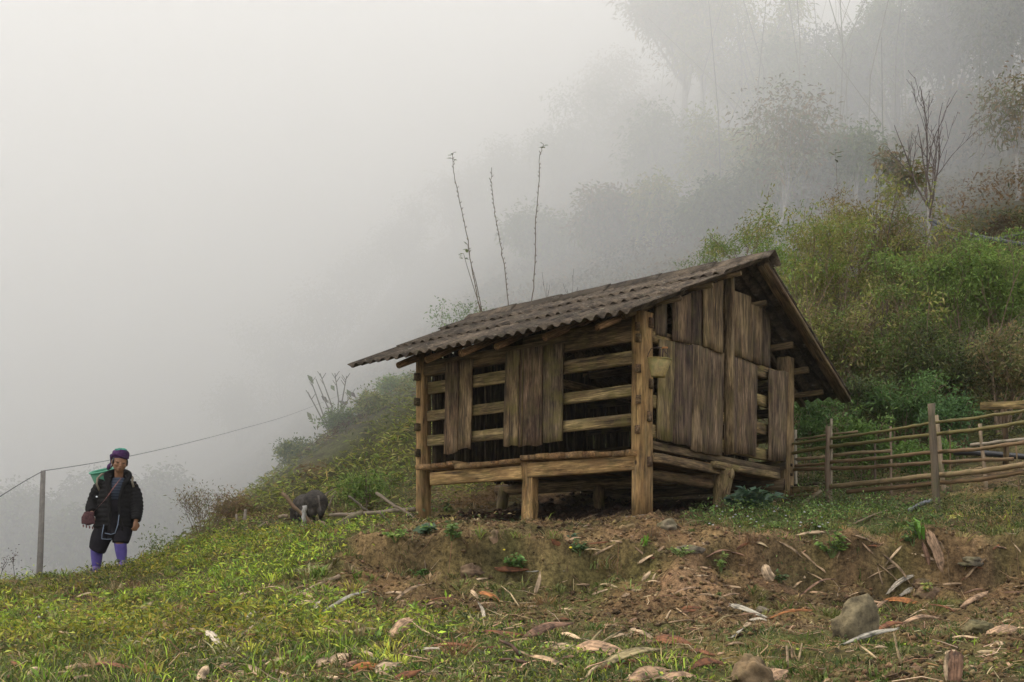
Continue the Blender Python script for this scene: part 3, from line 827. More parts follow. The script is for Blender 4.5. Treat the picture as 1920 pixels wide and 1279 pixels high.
# ------------------------------------------------------------------ ground cover (nobody could count it)
def veg_at(x, y):
    return _sample(_veg, x, y)
def scatter(n, x0, x1, y0, y1, power=1.0, fan=0.47):
    """points on the ground, thicker towards the camera; the width grows with distance"""
    y = y0 + (y1 - y0) * RNG.random(n) ** power
    x = RNG.uniform(-1, 1, n) * (fan * y + 0.8)
    k = (x > x0) & (x < x1)
    return x[k], y[k]
def under_shed(x, y):
    rx = x - CORNER.x; ry = y - CORNER.y
    a = rx * UF.x + ry * UF.y; b = rx * DEPTH.x + ry * DEPTH.y
    return (a > -.1) & (a < WF + .1) & (b > -.1) & (b < WE)
def palette(cols, n, jitter=0.25):
    cols = np.array(cols); c = cols[RNG.integers(0, len(cols), n)]
    c = c * (1 + RNG.normal(0, jitter, (n, 1))) * (1 + RNG.normal(0, 0.06, (n, 3)))
    return np.clip(c, 0.004, 0.9)
def rand_dirs(n, up=1.0, spread=0.6):
    d = RNG.normal(0, spread, (n, 3)); d[:, 2] = np.abs(d[:, 2]) * 0.4 + up
    return d / np.linalg.norm(d, axis=1, keepdims=True)

# short turf
def turf(n, y0, y1, power, L, W, cols, thr, seed, patch=2.3, extra=None, jitter=.28, bendr=(.2, .8)):
    x, y = scatter(n, -9, 9, y0, y1, power)
    v = veg_at(x, y) + 0.75 * fbm(x * patch, y * patch, seed, 4)
    k = (v > thr + RNG.random(len(x)) * 0.55) & ~under_shed(x, y)
    if extra is not None: k &= extra(x, y)
    x = x[k]; y = y[k]; m_ = len(x); z = gz(x, y) - .004
    clump = 0.4 + 1.2 * vnoise(x * 5, y * 5, seed + 5) ** 1.5
    ln = RNG.uniform(*L, m_) * clump * (.5 + vnoise(x * .8, y * .8, 91)); wd = RNG.uniform(*W, m_)
    col = palette(cols, m_, jitter) * (0.75 + 0.5 * vnoise(x * 1.3, y * 1.3, seed + 9))[:, None]
    return blades(np.stack([x, y, z], 1), rand_dirs(m_, 1.0, .55), ln, wd, col, RNG.uniform(*bendr, m_))
G_DARK = [(.050, .085, .020), (.075, .110, .022), (.095, .125, .030), (.12, .125, .035)]
G_LIME = [(.25, .33, .036), (.32, .40, .045), (.17, .26, .034), (.38, .39, .06), (.12, .19, .03)]
G_DRY = [(.30, .22, .10), (.24, .16, .07), (.36, .28, .15), (.17, .11, .05)]
leftness = lambda x, y: RNG.random(len(x)) < np.clip((-.02 - x / y) / .14, 0, 1) * np.clip((y - 6.4) / 2.2, 0, 1)
parts = [turf(230000, 5.0, 15.8, 1.25, (.018, .050), (.004, .008), G_DARK, .38, 101),
         turf(60000, 5.0, 15.8, 1.0, (.05, .13), (.004, .008), G_DARK[1:] + G_LIME[:2] + G_DRY[:1], .48, 131, patch=1.3),
         turf(42000, 5.0, 15.5, 1.1, (.03, .09), (.002, .005), G_DRY, .05, 161, extra=lambda x, y: veg_at(x, y) < .95)]
V, I, N, C = merge(parts)
link('grass', new_mesh('grass', V, N, I, False, C), LEAF, kind='stuff')
# broad leaved bright cover on the left of the slope and on the terrace by the fence
def herbs(n, y0, y1, power, L, W, cols, thr, seed, extra, rise=(.02, .08), patch=2.0):
    x, y = scatter(n, -9, 9, y0, y1, power)
    v = veg_at(x, y) + 0.8 * fbm(x * patch, y * patch, seed, 4)
    k = (v > thr + RNG.random(len(x)) * 0.4) & ~under_shed(x, y) & extra(x, y)
    x = x[k]; y = y[k]; m_ = len(x)
    hump = vnoise(x * 4.5, y * 4.5, seed + 3)
    z = gz(x, y) + RNG.uniform(*rise, m_) * hump * 1.6
    d = RNG.normal(0, 1, (m_, 3)); d[:, 2] = np.abs(d[:, 2]) * .55 + .25
    nr_ = RNG.normal(0, .5, (m_, 3)); nr_[:, 2] += 1
    col = palette(cols, m_, .25) * (.45 + .95 * hump)[:, None] ** .9
    lo_ = vnoise(x * .9, y * .9, 777)[:, None]; col = col * (.55 + .9 * lo_) * np.where(lo_ < .42, np.array([1.12, .88, 1.0]), np.array([1.0, 1.0, 1.0]))
    return leaves(np.stack([x, y, z], 1), d, nr_, RNG.uniform(*L, m_), RNG.uniform(*W, m_), col, .25, .15)
right_terrace = lambda x, y: (x > 1.6) & (y > 11.2)
V, I, N, C = merge([herbs(80000, 6.0, 16.0, .9, (.035, .085), (.010, .022), G_LIME, .42, 201, leftness, (.01, .13), patch=1.1),
                    herbs(45000, 6.0, 16.0, .9, (.03, .075), (.006, .014), G_LIME[:2] + G_DARK[1:] + G_DRY[1:2], .40, 209, leftness, (.01, .10), patch=1.7),
                    herbs(30000, 5.2, 10.2, 1.1, (.02, .045), (.010, .020), G_DARK + G_LIME[:1], .45, 231, lambda x, y: x / y > -.3, (.0, .03))])
def tussocks(nc, y0, y1, cond, L, cols, seed, nb=(12, 34), rad=.05):
    x, y = scatter(nc, -9, 9, y0, y1, 1.0); k = cond(x, y) & ~under_shed(x, y); x = x[k]; y = y[k]
    cnt = RNG.integers(*nb, len(x)); xi = np.repeat(x, cnt) ; yi = np.repeat(y, cnt); n = len(xi)
    s_ = np.repeat(RNG.uniform(.5, 1.25, len(x)), cnt)
    a = RNG.uniform(0, 6.28, n); r = rad * s_ * np.sqrt(RNG.random(n)); px_ = xi + np.cos(a) * r; py_ = yi + np.sin(a) * r
    d = np.stack([np.cos(a) * r / rad * .75, np.sin(a) * r / rad * .75, np.full(n, .8)], 1) + RNG.normal(0, .15, (n, 3))
    cc = np.repeat(palette(cols, len(x), .22), cnt, axis=0) * RNG.uniform(.6, 1.35, (n, 1))
    return blades(np.stack([px_, py_, gz(px_, py_) - .005], 1), d, RNG.uniform(*L, n) * s_, RNG.uniform(.006, .013, n), cc, RNG.uniform(.2, .9, n))
V2, I2, N2, C2 = merge([tussocks(1500, 6.0, 15.8, lambda x, y: (x / y < -.06 + .06 * fbm(x, y, 3)) & (fbm(x * 1.1, y * 1.1, 411) > -.12), (.06, .15), G_LIME + G_DARK[2:], 401),
    tussocks(350, 6.0, 15.5, lambda x, y: x / y < -.02, (.06, .17), G_DRY + [(.16, .13, .04)], 403),
    tussocks(560, 5.2, 10.4, lambda x, y: (veg_at(x, y) > .25), (.03, .08), G_DARK + [(.13, .16, .035)], 405, (14, 40), .06),
    tussocks(420, 9.6, 11.2, lambda x, y: veg_at(x, y) + .7 * fbm(x * 1.6, y * 1.6, 407) > .22, (.05, .14), G_DRY[:2] + G_DARK[2:] + [(.17, .19, .05)], 406),
    tussocks(500, 10.8, 14, lambda x, y: (x > 1.5), (.03, .08), G_DARK + G_DRY[:1], 408)])
link('grass_tussocks', new_mesh('grass_tussocks', V2, N2, I2, False, C2), LEAF, kind='stuff')
link('leafy_ground_cover', new_mesh('leafy_ground_cover', V, N, I, False, C), LEAF, kind='stuff')
G_DEEP = [(.060, .095, .024), (.080, .13, .03), (.045, .075, .022), (.11, .15, .04)]
V, I, N, C = merge([herbs(90000, 10.6, 17, .9, (.02, .05), (.010, .020), G_DEEP + [(.13, .20, .05)], .30, 261, lambda x, y: x > 1.5, (.01, .15)),
                    herbs(16000, 11.8, 17, .9, (.03, .07), (.012, .024), G_DEEP + G_DRY[:1], .3, 281, lambda x, y: (x < .2) & (x > -5), (.01, .12))])
link('terrace_weeds', new_mesh('terrace_weeds', V, N, I, False, C), LEAF, kind='stuff')

# clods and small stones on the bare bank
def lumps(n, y0, y1, size, cols, cond, seed):
    x, y = scatter(n, -6, 6.5, y0, y1, 1.0); k = cond(x, y); x = x[k]; y = y[k]; m_ = len(x)
    s = RNG.uniform(*size, m_) * RNG.random(m_) ** 1.2 + .006
    base = np.array([(1,0,0),(0,1,0),(-1,0,0),(0,-1,0),(0,0,1),(0,0,-1)], float)
    V = np.repeat(base[None], m_, 0) * RNG.uniform(.55, 1.25, (m_, 6, 1)) * s[:, None, None]
    V[:, :, 2] *= .75; a = RNG.uniform(0, 6.28, m_)[:, None]
    vx = V[:, :, 0] * np.cos(a) - V[:, :, 1] * np.sin(a); vy = V[:, :, 0] * np.sin(a) + V[:, :, 1] * np.cos(a)
    V[:, :, 0] = vx + x[:, None]; V[:, :, 1] = vy + y[:, None]; V[:, :, 2] += (gz(x, y) + s * .25)[:, None]
    F8 = np.array([0,1,4, 1,2,4, 2,3,4, 3,0,4, 1,0,5, 2,1,5, 3,2,5, 0,3,5])
    idx = (np.arange(m_)[:, None] * 6 + F8).ravel()
    return V.reshape(-1, 3), idx, np.full(8 * m_, 3), np.repeat(palette(cols, m_, .25), 6, 0)
S_COL = [(.155, .102, .046), (.13, .085, .040), (.19, .13, .065), (.11, .07, .034)]
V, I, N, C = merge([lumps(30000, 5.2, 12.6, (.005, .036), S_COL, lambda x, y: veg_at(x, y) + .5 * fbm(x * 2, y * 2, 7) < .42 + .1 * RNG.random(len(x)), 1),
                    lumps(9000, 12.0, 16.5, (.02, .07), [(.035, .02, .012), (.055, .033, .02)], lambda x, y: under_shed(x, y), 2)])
link('soil_clods', new_mesh('soil_clods', V, N, I, False, C), SOIL, kind='stuff')

# straw, roots and scraps lying about
def sticks(n, y0, y1, L, r, cols, cond, lift=.01, steep=.25, hang=None):
    x, y = scatter(n, -6, 6.5, y0, y1, 1.15); k = cond(x, y); x = x[k]; y = y[k]; m_ = len(x)
    a = RNG.uniform(0, np.pi, m_); ln = RNG.uniform(*L, m_) * (.4 + RNG.random(m_) ** 2); rr = RNG.uniform(*r, m_)
    d = np.stack([np.cos(a), np.sin(a) * .8, RNG.normal(0, steep, m_)], 1)
    if hang is not None: d = d * .5 + np.array(hang); 
    d /= np.linalg.norm(d, axis=1, keepdims=True)
    p0 = np.stack([x, y, gz(x, y) + lift], 1); mid = p0 + d * ln[:, None] * .5 + RNG.normal(0, .12, (m_, 3)) * ln[:, None]; p1 = p0 + d * ln[:, None]
    for q in (mid, p1): q[:, 2] = np.maximum(q[:, 2], gz(q[:, 0], q[:, 1]) + .003 + rr)
    s = np.cross(d, [0, 0, 1.0]); s /= np.maximum(np.linalg.norm(s, axis=1, keepdims=True), 1e-6); u = np.cross(s, d)
    ring = []
    for q, f in ((p0, 1), (mid, 1), (p1, .5)):
        for ang in (0, 2.09, 4.19):
            ring.append(q + (s * math.cos(ang) + u * math.sin(ang)) * (rr * f)[:, None])
    V = np.stack(ring, 1).reshape(-1, 3)
    f4 = []
    for j in (0, 3):
        for i in range(3): f4 += [j + i, j + (i + 1) % 3, j + 3 + (i + 1) % 3, j + 3 + i]
    idx = (np.arange(m_)[:, None] * 9 + np.array(f4)).ravel()
    return V, idx, np.full(6 * m_, 4), np.repeat(palette(cols, m_, .25), 9, 0)
P_STRAW = [(.42, .30, .17), (.34, .22, .12), (.50, .38, .25), (.22, .13, .07), (.16, .085, .045)]
V, I, N, C = merge([sticks(5200, 5.2, 11.5, (.03, .20), (.0012, .0035), P_STRAW, lambda x, y: (x / y > -.30) | (RNG.random(len(x)) < .25)),
                    sticks(2600, 9.6, 12.4, (.05, .22), (.001, .0025), [(.20, .12, .06), (.28, .18, .10), (.12, .07, .04)], lambda x, y: veg_at(x, y) < .5, .03, .3, hang=(0, -.35, -.5)),
                    sticks(1800, 12, 19, (.05, .30), (.002, .005), P_STRAW[:3], lambda x, y: (x < -.9) | (x > 2.0))])
link('straw_litter', new_mesh('straw_litter', V, N, I, False, C), LEAF, kind='stuff')

# rank growth over the hillsides behind
def hillside(n, y0, y1, L, W, cols, seed, rise, cond=None, power=.8, fan=.5, dens=.0, droop=.3):
    x, y = scatter(n, -40, 40, y0, y1, power, fan)
    hump = np.clip(.5 + .9 * fbm(x / 1.6, y / 1.6, seed, 4), 0, 1)
    k = RNG.random(len(x)) < dens + hump
    if cond is not None: k &= cond(x, y)
    x = x[k]; y = y[k]; hump = hump[k]; m_ = len(x)
    h = hump * rise * np.where(y > 31, np.clip((x + 4) / 14, .28, 1), 1)
    z = gz(x, y) + h * RNG.random(m_) ** .6
    d = RNG.normal(0, 1, (m_, 3)); d[:, 2] = d[:, 2] * .6 + .25
    nr_ = RNG.normal(0, .7, (m_, 3)); nr_[:, 2] += 1
    sc = 1 + np.clip(y - 25, 0, 60) / 30
    tn = vnoise(x / 1.1, y / 1.1, seed + 8)[:, None]; c2 = palette(cols, m_, .28)
    brown = np.array([.20, .125, .055]) * RNG.uniform(.7, 1.2, (m_, 1))
    col = np.where(tn > .66, brown, c2) * (.6 + .6 * vnoise(x / 2.7, y / 2.7, seed + 4))[:, None]
    if y1 == 34: col = col * np.where(x > 1.2, .48, 1.0)[:, None]      # leaf colour darkened on the right: painted shade for gaps between the shrubs
    return leaves(np.stack([x, y, z], 1), d, nr_, RNG.uniform(*L, m_) * sc, RNG.uniform(*W, m_) * sc, col, .25, droop)
G_HILL = [(.26, .29, .06), (.33, .33, .08), (.18, .21, .05), (.38, .32, .12), (.27, .31, .07)]
notshed = lambda x, y: ~under_shed(x, y)
V, I, N, C = merge([hillside(170000, 16.5, 34, (.07, .17), (.016, .035), G_HILL, 301, .42, lambda x, y: notshed(x, y) & ~((y < 18.2) & (x < -1.0) & (x > -5.5) & (RNG.random(len(x)) > .10)), .8),
                    hillside(26000, 14.9, 18.8, (.04, .11), (.010, .022), G_HILL + G_DRY, 331, .12, lambda x, y: (x < .2) & notshed(x, y) & ((x + 2.95) ** 2 / .6 + (y - 16.5) ** 2 / 1.2 > 1))])
link('hillside_growth', new_mesh('hillside_growth', V, N, I, False, C), LEAF, kind='stuff')
V, I, N, C = hillside(300000, 31, 112, (.06, .14), (.03, .06), [(.15, .13, .055), (.20, .155, .07), (.09, .095, .04), (.22, .16, .08)], 361, 1.7, None, .9, .55, .35, .5)
link('far_undergrowth', new_mesh('far_undergrowth', V, N, I, False, C), LEAF, kind='stuff')
# ------------------------------------------------------------------ trees, shrubs and saplings, each its own thing
def grow(rnd, base, direc, length, r0, depth, spread=.5, nseg=6, up=.15, kids=(2, 4), shrink=.6, out=None, tips=None, wig=.12, start=.35):
    """a branching skeleton: list of (points, radii); tips get the ends"""
    if out is None: out = []; tips = []
    pts = [Vector(base)]; d = Vector(direc).normalized(); seg = length / nseg; rad = [r0]
    for i in range(nseg):
        d = (d + Vector((rnd.gauss(0, wig), rnd.gauss(0, wig), rnd.gauss(0, wig * .6) + up * .3))).normalized()
        pts.append(pts[-1] + d * seg); rad.append(r0 * (1 - .75 * (i + 1) / nseg))
    out.append((pts, rad))
    if depth > 0:
        for k in range(rnd.randint(*kids)):
            t = rnd.uniform(start, .95); i = min(nseg - 1, int(t * nseg)); p = pts[i] + (pts[i + 1] - pts[i]) * (t * nseg - i)
            ax = Vector((rnd.gauss(0, 1), rnd.gauss(0, 1), rnd.gauss(0, .35))).normalized()
            nd = (pts[min(i + 1, nseg)] - pts[i]).normalized() + ax * spread
            grow(rnd, p, nd, length * shrink * rnd.uniform(.7, 1.15) * (1.15 - .5 * t), max(rad[i] * .6, .002), depth - 1, spread, max(3, nseg - 1), up, kids, shrink, out, tips, wig, start=.2)
    else: pass
    tips.append((pts[-1], (pts[-1] - pts[-2]).normalized()))
    return out, tips
def stems_mesh(name, skel, col, sides=5, minr=.0015):
    mb = MB()
    for pts, rad in skel:
        mb.tube(pts, [max(r, minr) for r in rad], sides if rad[0] > .01 else 3, .05, cap=False, col=col)
    return mb.mesh(name, True)
def leaf_cloud(centers, radii, n, L, W, cols, seed_rng, droop=.2, flat=.6, updir=.2, fold=.25):
    centers = np.array([tuple(c) for c in centers]); radii = np.asarray(radii, float)
    pick = seed_rng.choice(len(centers), n, p=radii ** 2 / (radii ** 2).sum())
    q = seed_rng.normal(0, 1, (n, 3)); q /= np.linalg.norm(q, axis=1, keepdims=True); q *= (seed_rng.random((n, 1)) ** .45)
    q[:, 2] *= flat
    pos = centers[pick] + q * radii[pick][:, None]
    d = q * .6 + seed_rng.normal(0, .6, (n, 3)); d[:, 2] += updir
    nr_ = seed_rng.normal(0, .7, (n, 3)); nr_[:, 2] += 1
    cl = np.array(cols)
    # each clump leans to one of the colours
    base = cl[(pick * 7 + seed_rng.integers(0, 2, n)) % len(cl)] * (1 + seed_rng.normal(0, .22, (n, 1)))
    return leaves(pos, d, nr_, seed_rng.uniform(*L, n), seed_rng.uniform(*W, n), np.clip(base, .005, .9), fold, droop)

def put(name, label, cat, base, skel, bark, crown=None, group=None, stem_name='stem', crown_name='foliage', sides=5, minr=.0015, moss=None):
    t = thing(name, label, cat, base, group)
    b = Vector(base); M = Matrix.Translation(b)
    me = stems_mesh(stem_name, [([p - b for p in pts], rad) for pts, rad in skel], bark, sides, minr)
    link(stem_name, me, BARK, M, t)
    if crown is not None:
        V, I, N, C = crown
        link(crown_name, new_mesh(crown_name, V - np.array(b), N, I, False, C), LEAF, M, t)
    return t

def shrub(px, base_py, top_py, Y, width_px, label, nstem=6, nleaf=5000, L=(.035, .075), W=(.010, .020), cols=None, bark=(.22, .155, .10), seed=1, cat='shrub', name='shrub', group=None, lean=0, spread=.45, kids=(2, 4), depth=2, flat=.7, crad=.16, droop=.2, tree=False, minr=.002, r0=.018, sunk=.1, hfac=1.0, start=.35):
    rnd = random.Random(seed); rg = np.random.default_rng(seed)
    b = P(px, base_py, Y); b.z = float(gz(b.x, b.y)) - sunk * .3
    h = max(.3, (HZ - top_py) / F * Y - b.z); w = width_px / F * Y
    skel = []; tips = []
    for i in range(nstem):
        a = 2 * math.pi * i / max(nstem, 1) + rnd.uniform(-.4, .4)
        off = Vector((math.cos(a), math.sin(a), 0)) * rnd.uniform(.02, .12) * (0 if nstem == 1 else 1)
        out = Vector((math.cos(a) * w * .5 / h * rnd.uniform(.3, 1) * (0 if nstem == 1 else 1) + lean, math.sin(a) * w * .5 / h * rnd.uniform(.2, .8) * (0 if nstem == 1 else 1), 1))
        grow(rnd, b + off, out, h * rnd.uniform(.72, 1.0) * hfac, r0, depth, spread, 7, .12, kids, .5, skel, tips, start=start)
    crown = None
    if nleaf:
        cen = [t[0] for t in tips]; rad = [crad * rnd.uniform(.6, 1.35) * (Y / 18) for _ in cen]
        for pts, rr_ in skel:
            for q in pts[3::2]:
                if rnd.random() < .75: cen.append(q + Vector((rnd.gauss(0, .1), rnd.gauss(0, .1), rnd.gauss(0, .1)))); rad.append(crad * rnd.uniform(.5, 1.1) * (Y / 18))
        nleaf = int(nleaf * 1.15)
        crown = leaf_cloud(cen, rad, nleaf, L, W, cols, rg, droop, flat)
    return put(name, label, cat, b, skel, bark, crown, group, minr=minr, stem_name='trunk' if tree else 'stem', crown_name='crown' if tree else 'foliage')

FRESH = [(.17, .26, .05), (.21, .30, .06), (.13, .21, .045), (.25, .30, .08)]
MIDG = [(.12, .17, .04), (.15, .20, .05), (.10, .14, .035), (.19, .20, .06)]
YELG = [(.30, .30, .07), (.24, .27, .06), (.34, .29, .10), (.19, .22, .05)]
BRNG = [(.21, .165, .07), (.26, .18, .08), (.17, .16, .055), (.15, .17, .05)]
DEEP = [(.060, .085, .028), (.09, .115, .035), (.055, .065, .025), (.12, .12, .04)]
# near thicket right of the shed
SHR = [
 (1500, 735, 438, 20.5, 150, 'tall bushy shrub with yellow-green sprays, rising just right of the roof ridge', 7, 9000, YELG + FRESH[:1]),
 (1590, 740, 420, 21.5, 170, 'tall loose shrub with fine yellow-green leaves and thin brown stems behind the bare spray', 8, 9000, YELG + BRNG[:2]),
 (1690, 745, 440, 22.0, 150, 'dull olive shrub with many upright stems below the white barked bare tree', 8, 8000, BRNG + MIDG[:1]),
 (1560, 760, 600, 18.6, 150, 'brownish green thicket shrub close against the right roof eave', 8, 7500, BRNG + YELG[:2]),
 (1790, 735, 480, 19.5, 170, 'fresh green feathery shrub with a rounded top, left of the two by the right edge', 7, 9500, FRESH + MIDG[:2]),
 (1865, 730, 465, 19.0, 150, 'fresh green feathery shrub with a rounded top, nearest the right edge', 7, 9500, FRESH + MIDG[:1]),
 (1660, 770, 610, 18.2, 160, 'mid green shrub tangle with arching twigs behind the fence', 8, 8000, MIDG + BRNG[:1]),
 (1770, 790, 640, 17.6, 150, 'deep green leafy shrub standing directly behind the tall fence post', 8, 8500, DEEP[1:] + MIDG[:1]),
 (1880, 780, 640, 17.2, 150, 'brownish shrub of dense thin stems above the split fence plank', 9, 7000, BRNG + DEEP[:1]),
 (1620, 790, 710, 17.0, 130, 'low dark green shrub beneath the far roof eave and behind the fence', 7, 6000, DEEP + MIDG[:1]),
 (1700, 800, 715, 16.7, 120, 'low bright fern-like shrub behind the middle of the fence', 6, 5000, [(.10, .18, .05), (.13, .21, .055), (.08, .14, .04)]),
 (1510, 815, 745, 16.2, 70, 'small bright green bush between the shed end post and the first fence post', 5, 3200, [(.10, .18, .05), (.13, .21, .055), (.08, .14, .04)]),
 (1620, 850, 800, 15.6, 110, 'low heart-leaved green vine clump tangled in the rear fence rails', 6, 3000, [(.11, .19, .04), (.15, .23, .05), (.08, .13, .03)]),
 (1745, 880, 835, 15.0, 90, 'low green vine clump under the lower rails beside the tall post', 6, 2200, [(.11, .19, .04), (.15, .23, .05), (.08, .13, .03)]),
 (1795, 790, 752, 16.2, 60, 'small fern-like bush right of the tall fence post top', 5, 2200, [(.08, .15, .05), (.10, .18, .055)]),
]
for i, (px, bp, tp, Y, w, lab, ns, nl, cl) in enumerate(SHR):
    low = tp > 735
    shrub(px, bp, tp, Y, w, lab, ns, nl, cols=cl, seed=500 + i, L=(.05, .10) if not low else (.04, .08), W=(.013, .026) if not low else (.018, .035), kids=(3, 5) if not low else (2, 3), crad=.17 if not low else .13, r0=.020 if not low else .008, minr=.005)
for i, (px, bp, tp, Y, w, lab) in enumerate([
 (1475, 640, 425, 21.0, 40, 'wispy sapling with few leaves just behind the ridge end'), (1525, 660, 400, 21.6, 50, 'wispy thin stemmed sapling right of the one behind the ridge end'),
 (1590, 640, 385, 22.4, 50, 'wispy sapling under the slender stem with the leaf sprig'), (1705, 640, 405, 22.6, 46, 'wispy sapling left of the white trunk of the bare tree'),
 (1790, 640, 430, 21.0, 50, 'wispy sapling right of the white trunk of the bare tree'), (1850, 640, 420, 20.6, 50, 'wispy sapling under the thick black cable'), (1560, 760, 520, 18.4, 60, 'thin brown stemmed sapling close behind the rear roof eave'), (1730, 760, 560, 18.0, 60, 'thin brown stemmed sapling rising behind the tall fence post')]):
    shrub(px, bp, tp, Y, w, lab, 5, 420, cols=YELG + FRESH[:1], seed=660 + i, L=(.06, .12), W=(.018, .034), kids=(2, 3), spread=.28, minr=.005, r0=.014, depth=1, crad=.12, name='sapling', cat='sapling', bark=(.20, .14, .09))
# shrubs on the left slope
SHL = [
 (745, 800, 735, 24.5, 60, 'fresh green bush at the top of the slope beside the left shed post', 6, 3500, FRESH + YELG[:1]),
 (700, 840, 790, 23, 70, 'low yellow-green bush on the slope left of the shed', 6, 3000, YELG + MIDG[:1]),
 (640, 880, 822, 23, 70, 'hazy green bush on the slope crest below the bare canes', 6, 3000, MIDG + FRESH[:1]),
 (560, 920, 868, 22.5, 70, 'pale green bush fading into fog where the slope drops off', 6, 3000, MIDG + YELG[:1]),
 (685, 960, 895, 17.6, 90, 'leafy green bush around a thin upright stem left of the shed', 7, 1100, FRESH[1:] + MIDG[:1]),
 (850, 660, 575, 24.5, 30, 'light green leafy sapling peeping over the left end of the roof', 3, 500, [(.16, .24, .08), (.20, .28, .09)]),
 (912, 640, 583, 24.5, 28, 'second light green sapling top, right behind the roof beside the forked stalk', 3, 400, [(.16, .24, .08), (.20, .28, .09)]),
 (1330, 560, 455, 27, 60, 'small green sapling top showing over the roof ridge', 4, 2000, [(.16, .22, .06), (.20, .26, .07)]),
 (1425, 530, 440, 25, 50, 'bright green sapling crown just left of the ridge end', 4, 2400, FRESH),
]
for i, (px, bp, tp, Y, w, lab, ns, nl, cl) in enumerate(SHL):
    shrub(px, bp, tp, Y, w, lab, ns, nl, cols=cl, seed=560 + i, L=(.05, .10), W=(.018, .035), kids=(2, 3), crad=.16, r0=.010)
# dry twiggy bushes
shrub(380, 1012, 925, 16.9, 110, 'bare twiggy bush on the slope edge right of the walking person', 14, 500, cols=BRNG, seed=601, bark=(.17, .12, .085), kids=(3, 5), spread=.6, minr=.0022, r0=.006)
shrub(440, 985, 940, 18.5, 70, 'low dry brown bush left of the grazing pig', 12, 2600, cols=[(.30, .19, .10), (.24, .16, .08), (.2, .17, .08)], seed=602, bark=(.20, .13, .085), kids=(2, 4), spread=.6, minr=.002, r0=.005)
shrub(1055, 600, 522, 24, 60, 'small bare twiggy sapling showing above the middle of the roof ridge', 3, 0, seed=603, bark=(.13, .11, .09), kids=(3, 5), spread=.5, minr=.003, r0=.007, depth=2)
shrub(15, 1085, 1040, 14.3, 14, 'dark dry weed stalk at the left edge of the slope', 2, 60, cols=[(.07, .04, .025)], seed=604, bark=(.07, .045, .03), kids=(2, 3), minr=.003, r0=.006, L=(.02, .05), depth=1)
shrub(300, 1055, 1018, 14.6, 36, 'small grey-green weed on the crest right of the person', 5, 260, cols=MIDG, seed=605, bark=(.16, .12, .07), kids=(2, 3), minr=.002, r0=.004, L=(.03, .06), depth=1)

# the tall thin stalks behind the roof
def stalk(points, Y, label, tipleaves=0, r=(.011, .005), group='tall thin stalks standing behind the roof', side=None, seed=1, col=(.15, .115, .075), bumps=True, leafsize=.13):
    rnd = random.Random(seed)
    pts = [P(x, y, Y) for x, y in points]
    fine = []
    for i in range(len(pts) - 1):
        for k in range(6): fine.append(pts[i].lerp(pts[i + 1], k / 6) + Vector((rnd.gauss(0, .006), 0, 0)))
    fine.append(pts[-1]); n = len(fine)
    skel = [(fine, [r[0] + (r[1] - r[0]) * i / (n - 1) for i in range(n)])]
    if bumps:
        for i in range(6, n - 2):
            if rnd.random() < .85:
                a = rnd.choice([-1, 1]); p = fine[i]
                skel.append(([p, p + Vector((a * .022, rnd.uniform(-.03, .03), .026)), p + Vector((a * .026, 0, .045))], [.007, .006, .004]))
    if side: skel += [([P(x, y, Y) for x, y in s_], list(np.linspace(.010, .004, len(s_)))) for s_ in side]
    crown = None
    if tipleaves:
        ends = [fine[-1]] + ([P(*s_[-1], Y) for s_ in side] if side else [])
        pos = []; d = []
        for e in ends:
            for k in range(tipleaves):
                a = rnd.uniform(0, 6.28); pos.append(e + Vector((rnd.gauss(0, .02), rnd.gauss(0, .02), rnd.uniform(-.12, .03)))); d.append((math.cos(a), math.sin(a) * .6, rnd.uniform(-.1, .6)))
        m_ = len(pos); rg = np.random.default_rng(seed)
        crown = leaves(np.array([tuple(p) for p in pos]), np.array(d), np.tile([0, -.5, 1.0], (m_, 1)), rg.uniform(.6, 1.1, m_) * leafsize, rg.uniform(.4, .6, m_) * leafsize, palette([(.10, .12, .03), (.13, .15, .04)], m_), .2, .2)
    return put('tall_stalk', label, 'stalk', pts[0], skel, col, crown, group, sides=5)
stalk([(912, 640), (898, 570), (885, 505), (875, 440), (860, 370), (850, 320), (848, 288)], 22.6, 'leftmost tall stalk behind the roof, leaf tuft on top and two thin side shoots', 5, side=[[(905, 590), (890, 545), (876, 500), (869, 475)], [(905, 590), (893, 530), (882, 490), (877, 462)]], seed=1)
stalk([(960, 620), (953, 565), (947, 505), (937, 450), (928, 400), (922, 350), (922, 314)], 23.2, 'middle tall bare stalk behind the roof, with no leaves on its tip', 0, seed=2)
stalk([(990, 620), (1000, 540), (1004, 470), (1005, 410), (1011, 340), (1012, 295), (1019, 270)], 23.6, 'rightmost tall stalk behind the roof, with a spread leaf tuft on top', 6, seed=3)
stalk([(1568, 700), (1572, 560), (1575, 420), (1569, 330), (1567, 285)], 21.0, 'slender stem with one leaf sprig standing high over the thicket', 7, r=(.006, .003), group=None, bumps=False, seed=4)
stalk([(685, 985), (687, 950), (688, 910), (686, 878)], 17.4, 'thin upright dead stem in the bush left of the shed', 0, r=(.012, .006), group=None, seed=5)

